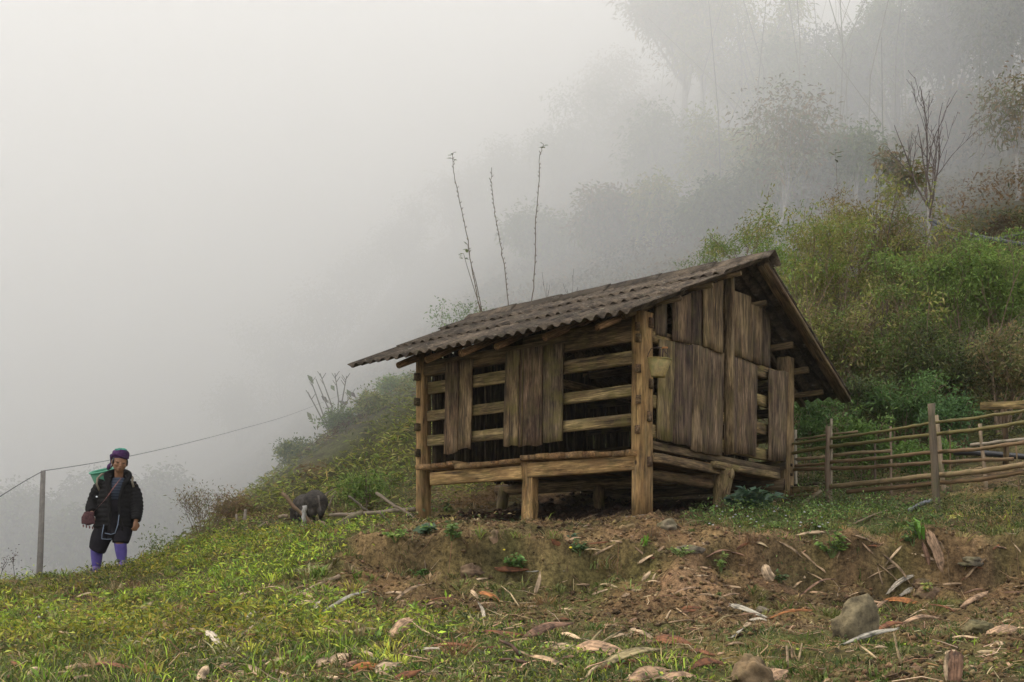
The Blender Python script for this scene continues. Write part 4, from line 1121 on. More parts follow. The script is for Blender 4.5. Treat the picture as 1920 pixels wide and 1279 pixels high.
# bare canes above the left slope
rnd = random.Random(5)
b0 = P(628, 820, 24.5); b0.z = float(gz(b0.x, b0.y)) - .1
sk = []
for pts in ([(627, 815), (605, 775), (580, 705)], [(628, 815), (615, 765), (592, 710)], [(630, 815), (622, 760), (600, 700)], [(632, 815), (635, 750), (628, 700)], [(634, 815), (642, 750), (650, 705)], [(633, 815), (640, 770), (662, 735)], [(627, 818), (598, 775), (577, 735)]):
    p = [P(x, y, 24.5 + rnd.uniform(-.2, .2)) for x, y in pts]; p[0] = b0.copy()
    sk.append((p, [.022, .015, .008]))
    for k in range(5):
        t = rnd.uniform(.3, .9); q = p[1].lerp(p[2], t) if t > .5 else p[0].lerp(p[1], t * 2)
        sk.append(([q, q + Vector((rnd.choice([-.08, .08]), 0, .12))], [.010, .006]))
pos = [P(x, y, 24.5) for x, y in ((577, 703), (602, 742), (620, 722), (575, 772), (645, 760), (656, 735), (634, 752), (650, 730), (600, 788))]
m_ = len(pos)
put('cane_clump', 'fan of bare upright canes on the foggy slope crest left of the shed', 'canes', b0, sk, (.17, .15, .11),
    leaves(np.array([tuple(p) for p in pos]), np.tile([.4, 0, -.5], (m_, 1)) * RNG.uniform(.3, 1, (m_, 1)) + RNG.normal(0, .3, (m_, 3)), np.tile([0, -1, .3], (m_, 1)), np.full(m_, .19), np.full(m_, .09), palette([(.13, .15, .05), (.10, .08, .05)], m_), .1, .2))

# bare spray and white barked trees over the thicket
shrub(1650, 740, 300, 21.0, 210, 'tall leafless spray of thin dark branches rising out of the thicket', 6, 260, cols=YELG, seed=621, bark=(.12, .085, .06), kids=(1, 3), spread=.28, minr=.004, r0=.020, depth=1, L=(.06, .12), W=(.03, .05), start=.45)
def bare_tree(px, bp, Y, fork_py, top_py, w_px, label, r, bark_low, seed, nbr=7, group=None, leaf=0, cols=None, lean=0, L=(.12, .25), W=(.04, .08), crad=.5, bark_hi=None, name='tree', kids=(2, 4), droop=.4, spread=.35, bushy=False, up=.25, wig=.08, osp=1.0):
    rnd = random.Random(seed); rg = np.random.default_rng(seed)
    b = P(px, bp, Y); b.z = float(gz(b.x, b.y)) - .1
    zf = (HZ - fork_py) / F * Y; h = (HZ - top_py) / F * Y - zf; w = w_px / F * Y
    fk = Vector((b.x + lean * (zf - b.z), b.y, zf))
    tr = [b.lerp(fk, k / 5) + Vector((rnd.gauss(0, r * .5), 0, 0)) * (k not in (0, 5)) for k in range(6)]
    low = [(tr, [r * (1 - .25 * k / 5) for k in range(6)])]
    br = []; tips = []
    for i in range(nbr):
        a = 2 * math.pi * i / nbr + rnd.uniform(-.3, .3); o = w * .5 / h
        st = tr[-1].lerp(tr[-2], rnd.uniform(0, 1.0)) if not bushy else tr[-1].lerp(tr[1], rnd.random() ** 1.3)
        grow(rnd, st, Vector((math.cos(a) * o * osp * rnd.uniform(.3, 1.1) + lean, math.sin(a) * o * osp, 1)), h * rnd.uniform(.7, 1.05), r * .5, 2, spread, 7, up, kids, .45, br, tips, wig=wig)
    t = thing(name, label, 'tree', b, group); M = Matrix.Translation(b)
    me = MB()
    for pts, rad in low: me.tube([p - b for p in pts], rad, 8, .05, col=bark_low)
    for pts, rad in br: me.tube([p - b for p in pts], [max(q, .0045 * Y / 25) for q in rad], 4, .05, cap=False, col=bark_hi or bark_low)
    link('trunk', me.mesh('trunk', True), BARK, M, t)
    if leaf:
        cen = [q[0] for q in tips]
        if bushy or leaf > 1000: cen += [p for pts, _r in br for p in pts[3::3]]
        V, I, N, C = leaf_cloud(cen, [crad * rnd.uniform(.45, 1.35) for _ in cen], leaf, L, W, cols, rg, droop, .8)
        link('crown', new_mesh('crown', V - np.array(b), N, I, False, C), LEAF, M, t)
    return t
WHITE = (.30, .28, .24); DK = (.12, .09, .07)
bare_tree(1741, 490, 28.5, 385, 170, 110, 'bare winter tree with a white trunk and upswept leafless branches', .050, WHITE, 31, 7, bark_hi=(.13, .10, .085), kids=(2, 4), up=.12, wig=.10, osp=1.5, spread=.5)
bare_tree(1688, 470, 31, 375, 300, 70, 'slim white trunk with a shaggy bark, left of the bare winter tree', .075, WHITE, 32, 3, leaf=900, cols=BRNG, crad=.4)
bare_tree(1607, 440, 36, 345, 250, 70, 'thin pale trunk with drooping leaves above the leafless spray', .06, WHITE, 33, 3, leaf=1600, cols=MIDG, crad=.7)
bare_tree(1455, 470, 36, 385, 200, 100, 'leaning slender tree with white flecked trunk, right of the ridge end', .06, WHITE, 34, 4, leaf=2600, cols=BRNG, crad=1.1, lean=.18, bark_hi=WHITE)
bare_tree(1432, 470, 38, 400, 300, 60, 'faint pale trunk left of the leaning white flecked tree', .05, WHITE, 35, 3, leaf=1500, cols=MIDG, crad=.7, lean=-.1)
bare_tree(1905, 400, 35, 290, 170, 120, 'pale forked tree with drooping leaves at the right edge', .07, WHITE, 36, 4, leaf=1300, cols=BRNG, crad=1.0, bark_hi=(.3, .28, .25))
# foggy trees of the upper slope
TREES = [  # px, base_py, Y, fork_py, top_py, width, leaves, colours, trunk r, nbr, label
 (1290, 330, 52, 150, -60, 330, 7000, BRNG, .16, 7, 'broad spreading tree whose twin trunks fade into the fog, its left trunk', -.02),
 (1313, 330, 52.5, 150, -80, 300, 7000, BRNG, .15, 7, 'broad spreading tree beside its twin, the right one of the two pale trunks', .03),
 (1420, 330, 50, 200, 10, 150, 6500, YELG, .12, 5, 'tall leafy tree with drooping leaves just right of the twin trunks', .0),
 (1500, 330, 47, 210, 70, 150, 6500, MIDG, .12, 5, 'rounded leafy tree in the haze below the gap of sky', .0),
 (1590, 300, 47, 180, 30, 130, 5000, DEEP, .11, 5, 'dark tree with hanging leaf clusters standing against the gap of sky', .05),
 (1690, 290, 46, 160, -60, 190, 7500, MIDG, .13, 6, 'tall foggy tree with two leaning slim trunks right of the sky gap', -.12),
 (1790, 330, 44, 150, -80, 160, 7000, DEEP, .14, 6, 'dark dense tree in the upper right fog, left of the one at the edge', .0),
 (1880, 340, 42, 160, -100, 160, 8000, DEEP, .15, 6, 'dark dense tree filling the top right corner', .0),
 (1350, 420, 44, 340, 230, 150, 5500, YELG, .09, 5, 'yellowish leafy tree low on the misty slope above the roof', .0),
 (1240, 440, 50, 330, 220, 130, 4500, MIDG, .10, 5, 'misty round tree left of the yellowish one above the roof', .0),
 (1140, 380, 66, 260, 140, 130, 3500, BRNG, .10, 4, 'thin ghostly tree on the fog line left of the twin trunks', .0),
 (1060, 480, 62, 410, 230, 160, 4500, MIDG, .10, 4, 'ghostly tree straight above the rightmost tall stalk', .0),
 (960, 520, 66, 450, 280, 160, 4500, MIDG, .10, 4, 'ghostly tree in dense fog behind the middle stalk', .0),
 (860, 560, 70, 490, 320, 160, 4500, BRNG, .10, 4, 'ghostly tree in dense fog above the leftmost stalk', .0),
 (760, 620, 72, 560, 400, 150, 3500, MIDG, .10, 4, 'ghostly tree in dense fog above the left end of the roof', .0),
 (680, 680, 76, 620, 460, 150, 3000, MIDG, .10, 4, 'faint tree in the fog left of the roof corner', .0),
 (610, 760, 70, 700, 540, 130, 3000, BRNG, .09, 4, 'faint tree in the fog behind the fan of canes', .0),
 (530, 830, 72, 780, 620, 140, 3000, MIDG, .09, 4, 'faint tree silhouette in the fog left of the canes', .0),
 (450, 900, 70, 850, 700, 140, 3000, MIDG, .09, 4, 'faint low tree silhouette where the slope runs into the valley', .0),
 (1450, 430, 40, 340, 250, 120, 4500, YELG, .07, 4, 'light leafed bushy tree in the mist right above the ridge end', .0),
 (1560, 420, 40, 330, 240, 130, 4500, MIDG, .07, 4, 'hazy bushy tree behind the slender stem with the sprig', .0),
 (1130, 500, 42, 420, 370, 130, 4500, BRNG, .07, 5, 'low brownish bushy tree in the mist over the middle of the roof ridge', .0),
 (1235, 500, 41, 420, 360, 140, 4500, YELG, .07, 5, 'low yellowish bushy tree in the mist right of the brownish one over the ridge', .0),
 (1335, 480, 39, 420, 350, 130, 4500, MIDG, .07, 5, 'low green bushy tree in the mist between the two pale trunks and the ridge', .0),
 (1010, 520, 46, 450, 390, 130, 4000, MIDG, .07, 5, 'low misty bushy tree behind the rightmost tall stalk', .0),
 (1400, 260, 56, 180, 90, 170, 5500, BRNG, .10, 5, 'dim brownish tree on the upper slope between the twin trunks and the sky gap', .0),
 (1200, 330, 58, 250, 180, 150, 4500, BRNG, .10, 5, 'dim brownish tree in the fog just left of the twin trunks', .0),
 (1660, 400, 40, 330, 260, 130, 4500, BRNG, .07, 5, 'brownish bushy tree behind the bare winter tree on its left', .0),
 (1750, 360, 44, 290, 200, 150, 5500, BRNG, .08, 5, 'brownish leafy tree in the haze straight behind the bare winter tree', .0),
 (1830, 400, 43, 330, 200, 130, 5500, BRNG, .07, 5, 'dark bushy tree behind the sagging black cables', .0),
]
for i, (px, bp, Y, fk, tp, w, nl, cl, r, nb, lab, ln) in enumerate(TREES):
    twin = i < 2; fk = fk if twin else bp - (bp - tp) * .30
    bare_tree(px, bp, Y, fk, tp + (0 if twin else 12), w * (1 if twin else 1.25), lab, r, (.24, .21, .17), 700 + i, nb + (0 if twin else 3), leaf=int(nl * 1.5), bushy=not twin, spread=.35 if twin else .6, cols=cl, lean=ln, L=(.14, .30), W=(.05, .10), crad=.75 * Y / 50, bark_hi=(.13, .11, .09), group='fogbound trees on the upper slope', name='foggy_tree')
# trees of the valley below, seen past the person's legs
for i, (px, tp, Y, w, lab) in enumerate([(60, 960, 40, 120, 'dim tree crown in the valley fog behind the utility pole'), (150, 985, 37, 110, 'dim tree crown in the valley fog behind the person'), (250, 960, 40, 120, 'dim tree crown in the valley fog right of the person'),
        (320, 930, 43, 120, 'dim tree crown in the valley fog behind the bare twiggy bush'), (-10, 930, 44, 120, 'dim tree crown in the valley fog at the left edge'), (190, 925, 46, 110, 'farther dim tree crown in the valley fog straight behind the person')]):
    bare_tree(px, 1100, Y, 1060, tp, w, lab, .12, (.14, .12, .10), 760 + i, 6, leaf=9000, cols=DEEP + MIDG[:2], L=(.14, .30), W=(.06, .12), crad=.75, name='valley_tree', group='trees in the valley fog')
# thin upright bamboo stems in the upper right wood
mb = MB(); rnd = random.Random(9)
for k in range(130):
    x = rnd.uniform(7, 30); y = rnd.uniform(38, 62)
    z = float(gz(x, y)); h = rnd.uniform(5, 11)
    mb.tube([(x, y, z - .2), (x + rnd.gauss(0, .15), y, z + h * .5), (x + rnd.gauss(0, 1.3), y, z + h)], [.026, .020, .008], 4, 0, False, col=np.array((.16, .15, .10)) * rnd.uniform(.6, 1.8))
link('bamboo_thicket', mb.mesh('bamboo_thicket', True), BARK, kind='stuff')
# ------------------------------------------------------------------ bamboo fences
CANE = plain('cane_wood', (.235, .165, .095), .75, .3, 14, .5, .4)
m = Mat('cane', .7, .3); oi = m.N('ShaderNodeObjectInfo'); gn = m.noise(m.coord(scale=(1, 1, .08), rand=True), 60, 5, .7); bl = m.noise(m.coord(rand=True), 7, 5, .7)
c = m.mix(1.0, oi.outputs['Color'], m.ramp(gn, [(.3, .55), (.7, 1.35)]), 'MULTIPLY')
c = m.mix(m.ramp(bl, [(.5, 0.0), (.68, .7)]), c, (.085, .085, .03)); c = m.mix(m.ramp(bl, [(.25, .65), (.4, 0.0)]), c, (.07, .05, .035))
m.color(c); m.bump(gn, .5, .004); CANE = m.m
def culm(name, pts, r0, r1, color, parent, node=.28, sides=8, mat=None, k_=.86):
    r0 *= k_; r1 *= k_
    """a bamboo culm or stick through several points with swollen joints"""
    pts = [Vector(p) for p in pts]
    M = frame(pts[0], pts[-1]); Mi = M.inverted(); lp = [Mi @ p for p in pts]
    L = sum((lp[i + 1] - lp[i]).length for i in range(len(lp) - 1)); n = max(6, int(L / node) * 3)
    rnd = random.Random(int(abs(pts[0].x * 9973 + pts[0].z * 7919)))
    out = []; rad = []
    for i in range(n + 1):
        t = i / n * (len(lp) - 1); k = min(int(t), len(lp) - 2); p = lp[k].lerp(lp[k + 1], t - k)
        out.append(p + Vector((rnd.gauss(0, .0022), rnd.gauss(0, .0022), 0)))
        rad.append((r0 + (r1 - r0) * i / n) * (1.16 if i % 3 == 0 else 1.0 + rnd.uniform(-.05, .05)))
    mb = MB(); mb.tube(out, rad, sides, .06, rnd=rnd)
    return link(name, mb.mesh(name, True), mat or CANE, M, parent, color)
def fence_Y(px):       # the fence line nears the camera towards the right
    f = (px - 960) / F
    k = (14 * f - 3.62) / (.68 + 1.7 * f); return 14 - 1.7 * k
def fpts(lst, dy=0): return [P(x, y, fence_Y(x) + dy) for x, y in lst]
fb = P(1757, 962, fence_Y(1757))
fence = thing('bamboo_fence', 'rustic bamboo pole fence running from the shed end post to the right edge', 'fence', fb)
BR = (.160, .098, .048); BM = (.135, .108, .036); BG = (.21, .145, .072); BDK = (.07, .048, .03)
def fpost(px, bp_, tpx, tpy, r, col, dy=0, parent=None, nm='post'):
    a = P(px, bp_, fence_Y(px) + dy); b = P(tpx, tpy, fence_Y(px) + dy); a.z = min(a.z, float(gz(a.x, a.y))) - .08
    return culm(nm, [a, b], r, r * .85, col, parent or fence, .35)
fpost(1551, 948, 1553, 800, .037, (.14, .095, .058)); fpost(1558, 940, 1559, 785, .018, (.26, .21, .14), .09)
fpost(1758, 962, 1746, 757, .046, (.105, .078, .048), -.07)
for lst, r, col, dy in [
    ([(1478, 834), (1560, 822), (1650, 810), (1743, 794), (1830, 784), (1925, 769)], .019, BM, .05),
    ([(1478, 851), (1548, 838), (1650, 827), (1745, 815), (1830, 806), (1925, 791)], .024, BM, .05),
    ([(1556, 867), (1650, 859), (1745, 848), (1830, 843), (1925, 829)], .023, BR, .05),
    ([(1492, 874), (1550, 869)], .020, BR, .06),
    ([(1482, 881), (1550, 879), (1620, 877), (1680, 872)], .026, BR, .10),
    ([(1555, 913), (1650, 903), (1750, 892), (1830, 885), (1925, 871)], .033, BG, .05),
    ([(1590, 922), (1680, 914), (1750, 906), (1830, 900), (1925, 884)], .028, BR, .09)]:
    culm('rail', fpts(lst, dy), r, r * .9, col, fence)
a, b = fpts([(1484, 918), (1534, 919)], .05); beam('rail', a, b, .03, .075, (.19, .145, .08), WOODM, side=ZZ, parent=fence)
culm('rail', fpts([(1484, 932), (1530, 926)], .0), .022, .02, BR, fence)
culm('brace', [P(1494, 952, 14.0), P(1541, 921, 13.9)], .028, .026, (.20, .15, .09), fence)
rf = P(1770, 884, 14.4); rf.z = float(gz(rf.x, rf.y))
rear = thing('bamboo_fence', 'second, lower bamboo fence standing in the greenery behind the first one', 'fence', rf)
def rp(lst): return [P(x, y, 15.3 - (x - 1480) / 440 * 2.0) for x, y in lst]
for x0, y0, x1, y1, r, col in [(1771, 888, 1755, 779, .034, (.27, .20, .12)), (1851, 880, 1837, 795, .027, (.25, .18, .11)), (1671, 865, 1670, 800, .016, (.22, .15, .1)), (1492, 905, 1491, 806, .028, (.30, .25, .17)), (1783, 885, 1781, 805, .010, BR), (1912, 870, 1905, 835, .012, BR), (1641, 885, 1640, 825, .018, BDK)]:
    a, b = rp([(x0, y0), (x1, y1)]); a.z = min(a.z, float(gz(a.x, a.y))) - .05; culm('post', [a, b], r, r * .85, col, rear, .35)
for lst, r, col in [([(1490, 824), (1520, 821), (1562, 814), (1608, 809)], .015, BG), ([(1491, 862), (1546, 857)], .024, BG), ([(1562, 854), (1610, 849), (1672, 845)], .024, BG),
        ([(1675, 873), (1745, 868), (1820, 864), (1900, 861)], .026, BR), ([(1820, 835), (1870, 829), (1925, 823)], .024, (.27, .22, .16)), ([(1489, 910), (1560, 905)], .018, BDK)]:
    culm('rail', rp(lst), r, r * .9, col, rear)
a, b = rp([(1839, 761), (1925, 759)]); beam('plank', a, b, .03, .085, (.24, .19, .10), WOODM, side=ZZ, parent=rear)
beam('post', P(1886, 870, 13.6), P(1884, 765, 13.6), .05, .05, BDK, WOOD, parent=rear)

# ------------------------------------------------------------------ hoses, cables, utility pole
BLK = plain('black_rubber', (.028, .028, .030), .5, .4, 9, .3, .1)
def cable(pts, r, label, name='cable', cat='cable', mat=BLK, group=None, n=10):
    pts = [Vector(p) for p in pts]; fine = []
    for i in range(len(pts) - 1):
        p0 = pts[max(i - 1, 0)]; p1 = pts[i]; p2 = pts[i + 1]; p3 = pts[min(i + 2, len(pts) - 1)]
        for k in range(n):
            t = k / n
            fine.append(0.5 * ((2 * p1) + (p2 - p0) * t + (2 * p0 - 5 * p1 + 4 * p2 - p3) * t * t + (3 * p1 - p0 - 3 * p2 + p3) * t ** 3))
    fine.append(pts[-1]); o = fine[0]
    mb = MB(); mb.tube([p - o for p in fine], r, 6, 0)
    return tag(link(name, mb.mesh(name, True), mat, Matrix.Translation(o)), label, cat, group)
cable([P(1790, 849, 14.3), P(1830, 849, 14.1), P(1880, 853, 13.9), P(1925, 857, 13.7)], .038, 'thick black hose lying behind the right end of the fence', 'hose', 'hose')
cable([H1(1706, 962) + ZZ * .03, P(1712, 953, 12.5), P(1730, 944, 12.6), P(1752, 938, 12.7)], .024, 'short bent black pipe sticking out of the bank by the tall fence post', 'pipe', 'pipe', mat=plain('grey_pipe', (.10, .10, .105), .45, .5))
GC = plain('grey_cable', (.10, .10, .10), .6, .3)
cable([P(1742, 412, 28.2), P(1775, 425, 28), P(1820, 440, 27.6), P(1870, 450, 27.3), P(1930, 460, 27)], .045, 'thick black cable sagging right from the white barked bare tree, the uppermost of the three', mat=GC)
cable([P(1744, 416, 28.2), P(1765, 432, 28), P(1790, 448, 27.8), P(1830, 450, 27.5), P(1880, 446, 27.3), P(1930, 434, 27)], .035, 'black cable that dips right of the bare tree and rises to the right edge', mat=GC)
cable([P(1560, 474, 29), P(1640, 470, 28.8), P(1740, 464, 28.3), P(1800, 452, 27.9)], .020, 'thin grey cable running level to the left of the bare tree', mat=GC)
cable([P(1672, 480, 28), P(1700, 470, 28), P(1728, 464, 27.9), P(1760, 476, 27.7), P(1792, 497, 27.4)], .022, 'thin dark cable arching over the thicket under the bare tree', mat=GC)
cable([P(1880, 525, 26), P(1905, 532, 25.8), P(1935, 540, 25.6)], .03, 'short stretch of dark cable at the right edge below the others', mat=GC)
cable([P(1180, 458, 45), P(1400, 462, 36), P(1560, 473, 29.5)], .018, 'hair thin cable in the mist over the roof ridge', mat=GC)
pb = P(68, 1086, 17.5); pt = P(81, 883, 17.5); pb.z = min(pb.z, float(gz(pb.x, pb.y))) - .3
mb = MB(); mb.tube([Vector((0, 0, 0)), (pt - pb) * .5 + Vector((.01, 0, 0)), pt - pb], [.046, .042, .034], 10, .02)
tag(link('utility_pole', mb.mesh('utility_pole', True), plain('concrete', (.17, .15, .125), .9, .2, 20, .3), Matrix.Translation(pb)), 'thin grey leaning utility pole on the slope edge at the far left', 'pole')
wire = plain('wire', (.10, .10, .10), .6, .3)
cable([pt, P(200, 864, 20), P(330, 836, 23), P(450, 805, 27), P(560, 772, 31), P(700, 715, 38)], .006, 'thin wire running right from the utility pole up into the fog', 'wire', 'wire', wire)
cable([P(-60, 968, 15.5), P(0, 931, 16.2), P(45, 903, 17), pt], .006, 'thin wire coming in from the left edge to the pole top', 'wire', 'wire', wire)

# ------------------------------------------------------------------ the old bucket on the corner post
m = Mat('old_galvanised', .55, .4); n1 = m.noise(m.coord(), 14, 6, .7); n2 = m.noise(m.coord(), 6, 4, .6)
c = m.mix(m.ramp(n1, [(.35, 0.0), (.65, 1.0)]), (.32, .23, .075), (.15, .105, .036)); c = m.mix(m.ramp(n2, [(.5, 0.0), (.66, .75)]), c, (.15, .16, .035))
m.color(c); m.bump(n1, .4, .004); m.b.inputs['Metallic'].default_value = .05; ZINC = m.m
RUST = plain('rusty_wire', (.06, .035, .022), .7, .4)
BY = 11.80; k_ = BY / F
bc = P(1236, 673, BY)
bk = thing('bucket', 'dented yellowish old metal bucket hanging by its handle on the shed corner post', 'bucket', bc + ZZ * .15)
def lathe(profile, seg=28, wob=0.0, seed=1):
    rnd = random.Random(seed); V = []; I = []; N = []
    ph = rnd.uniform(0, 6)
    for r, z in profile:
        for i in range(seg):
            a = 2 * math.pi * i / seg; rr = r * (1 + wob * math.sin(2 * a + ph) + wob * .5 * math.sin(3 * a + ph * 2))
            V.append((math.cos(a) * rr, math.sin(a) * rr, z))
    for j in range(len(profile) - 1):
        for i in range(seg):
            a = j * seg + i; b = j * seg + (i + 1) % seg; I += [a, b, b + seg, a + seg]; N.append(4)
    return V, I, N
tilt = Matrix.Translation(bc) @ Matrix.Rotation(math.radians(3), 4, 'Y') @ Matrix.Rotation(math.radians(4), 4, 'X')
R0, R1, HB = .116, .066, .175
V, I, N = lathe([(0, -HB + .012), (R1 * .95, -HB + .012), (R1, -HB), (R1 * 1.03, -HB), (R1 * 1.04, -HB + .012), (R0 * .98, -.004), (R0 * .96, -.002), (R1 * .98, -HB + .02), (0, -HB + .018)], 28, .03)
link('bucket_body', new_mesh('bucket_body', V, N, I, True), ZINC, tilt, bk)
V, I, N = lathe([(R0 * .955, -.004), (R0 * .955, .006), (R0 * 1.03, .006), (R0 * 1.03, -.005), (R0 * .955, -.004)], 28, .03)
link('rim', new_mesh('rim', V, N, I), ZINC, tilt, bk)
mb = MB(); mb.tube([(-R0, 0, 0), (-R0 * .9, 0, .05), (-R0 * .72, -.005, .095), (-R0 * .1, 0, .112), (R0 * .3, .01, .108)], .005, 6); mb.tube([(R0, 0, 0), (R0 * .8, .01, .035), (R0 * .45, .01, .075), (R0 * .3, .01, .108)], .005, 6)
mb.tube([(R0 * .05, .02, .02), (R0 * .05, .01, .10)], .009, 5); mb.tube([(R0 * .3, .02, .02), (R0 * .28, .01, .10)], .009, 5)
link('handle', mb.mesh('handle', True), RUST, tilt, bk)
mb = MB(); mb.tube([(.02, 0, .108), (.06, 0, .112), (.075, -.005, .11)], .010, 6)
link('grip', mb.mesh('grip', True), plain('worn_grip', (.30, .13, .04), .7), tilt, bk)
hk = bc + ZZ * .105
q = ray_plane(1236, 640, CORNER + NE * .02, NE)
beam('hook', hk + ZZ * .0, Vector((q.x, q.y, hk.z + .03)), .018, .018, (.10, .07, .04), WOOD, parent=bk, wobble=.001, seg=3)

# ------------------------------------------------------------------ stones
STONE = Mat('stone', .9, .25); oi = STONE.N('ShaderNodeObjectInfo'); n1 = STONE.noise(STONE.coord(rand=True), 9, 8, .7); n2 = STONE.noise(STONE.coord(rand=True), 3, 4, .6)
c = STONE.mix(1.0, oi.outputs['Color'], STONE.ramp(n1, [(.36, .35), (.64, 1.7)]), 'MULTIPLY'); c = STONE.mix(STONE.ramp(n2, [(.5, 0.0), (.65, .6)]), c, (.085, .08, .03)); STONE.color(c); STONE.bump(n1, .9, .015); STONE = STONE.m
import bmesh
def stone(px, base_py, w, h, color, label, seed, depth=.8, lean=0.0, name='stone', taper=0.0, Y=None, group=None):
    g = H1(px, base_py) if Y is None else P(px, base_py, Y)
    k = g.y / F; sx, sy, sz = w * k / 2, w * k / 2 * depth, h * k * .70
    bm = bmesh.new(); bmesh.ops.create_icosphere(bm, subdivisions=4, radius=1)
    for v in bm.verts:
        n = v.co.copy()
        f = 1 + .38 * mnoise.noise(n * 1.3 + Vector((seed, 0, 0))) + .24 * mnoise.noise(n * 3.0 + Vector((0, seed, 0))) + .13 * mnoise.noise(n * 7 + Vector((seed, seed, 0))) + .08 * mnoise.noise(n * 15)
        v.co = n * f
        # flatten facets
        for q in range(5):
            r_ = random.Random(seed * 10 + q); d = Vector((r_.gauss(0, 1), r_.gauss(0, 1), r_.gauss(0, .7))).normalized(); e = v.co.dot(d) - .72
            if e > 0: v.co -= d * e * .85
        tz = (v.co.z + 1) / 2
        v.co.x = v.co.x * (1 - taper * tz) + lean * tz; v.co = Vector((v.co.x * sx, v.co.y * sy, v.co.z * sz))
    me = bpy.data.meshes.new(name); bm.to_mesh(me); bm.free()
    me.polygons.foreach_set('use_smooth', np.ones(len(me.polygons), bool))
    M = Matrix.Translation(g + ZZ * (sz * .36) + Vector((0, sy * .6, 0)))
    return tag(link(name, me, STONE, M, None, color), label, 'stone', group)
GR = (.13, .105, .075); BW = (.125, .080, .046)
stone(1600, 1206, 84, 104, (.125, .100, .056), 'big grey-green boulder leaning on the slope right of the bare path', 23, .7, .42, 'boulder', .18)
stone(1412, 1290, 80, 58, (.125, .085, .045), 'squat brown boulder at the bottom edge of the ground', 25, .8, -.2, 'boulder', .05)
stone(1834, 1111, 66, 17, GR, 'flat grey stone lying right of the standing sheath', 7, .8, 0)
stone(1742, 1124, 56, 20, BW, 'low brown stone beneath the white torn sheath', 8, .8)
stone(1733, 1103, 44, 18, BW, 'small earthy stone just above the low brown one', 9, .8)
stone(1206, 985, 66, 22, GR, 'footing stone under the near corner post of the shed', 11, .9, Y=11.75)
stone(1250, 994, 44, 24, (.16, .125, .085), 'brown wedge-shaped stone right of the footing stone', 12, .8, .2)
stone(882, 1083, 52, 26, BW, 'brown stone bedded in the bank under the mid shed leg', 13, .8)
stone(926, 1068, 28, 24, (.19, .12, .07), 'round small stone in the bank right of the bedded one', 14, .8)
stone(1300, 1037, 62, 14, GR, 'flat stone at the head of the bare earth path', 15, .8)
stone(1840, 1190, 60, 26, (.12, .10, .05), 'mossy stone left of the wide brown sheath', 16, .8)
stone(800, 990, 20, 9, GR, 'small grey stone at the foot of the far left shed post', 17, .8)
stone(1345, 1150, 20, 12, BW, 'pebble-sized stone on the bare earth path', 18, .8)
stone(1430, 1150, 26, 10, GR, 'small flat stone left of the greenish sheath', 19, .8)

# ------------------------------------------------------------------ shed bamboo sheaths, scraps and stalks
m = Mat('dry_sheath', .75, .25); oi = m.N('ShaderNodeObjectInfo'); st = m.noise(m.coord(scale=(1, 1, .05), rand=True), 90, 4, .6); bl = m.noise(m.coord(rand=True), 13, 5, .65)
c = m.mix(1.0, oi.outputs['Color'], m.ramp(st, [(.35, .45), (.65, 1.4)]), 'MULTIPLY'); c = m.mix(1.0, c, m.ramp(bl, [(.36, .28), (.52, 1.0), (.66, 1.25)]), 'MULTIPLY')
m.color(c); m.bump(st, .4, .002); SHEATH = m.m
def ends3(x0, y0, x1, y1, stand=False):
    """two photo points -> two points on (or just above) the ground; the lower one always touches it"""
    if y1 > y0: x0, y0, x1, y1 = x1, y1, x0, y0
    a = H1(x0, y0); px_len = math.hypot(x1 - x0, y1 - y0) / F * a.y
    b = H1(x1, y1)
    if stand: Yb = a.y + .02
    else:
        Yb = b.y
        lim = math.sqrt(max((1.5 * px_len) ** 2 - px_len ** 2, 1e-6))
        if Yb - a.y > lim: Yb = a.y + lim
    return a, P(x1, y1, Yb)
KINDS_ = {'pale': (.40, .285, .17), 'tan': (.29, .195, .11), 'rust': (.155, .060, .024), 'orange': (.27, .105, .030), 'white': (.42, .355, .26), 'pink': (.30, .19, .11), 'grey': (.30, .27, .21), 'brown': (.19, .105, .062), 'dark': (.075, .040, .024), 'olive': (.26, .205, .10), 'straw': (.42, .31, .17)}
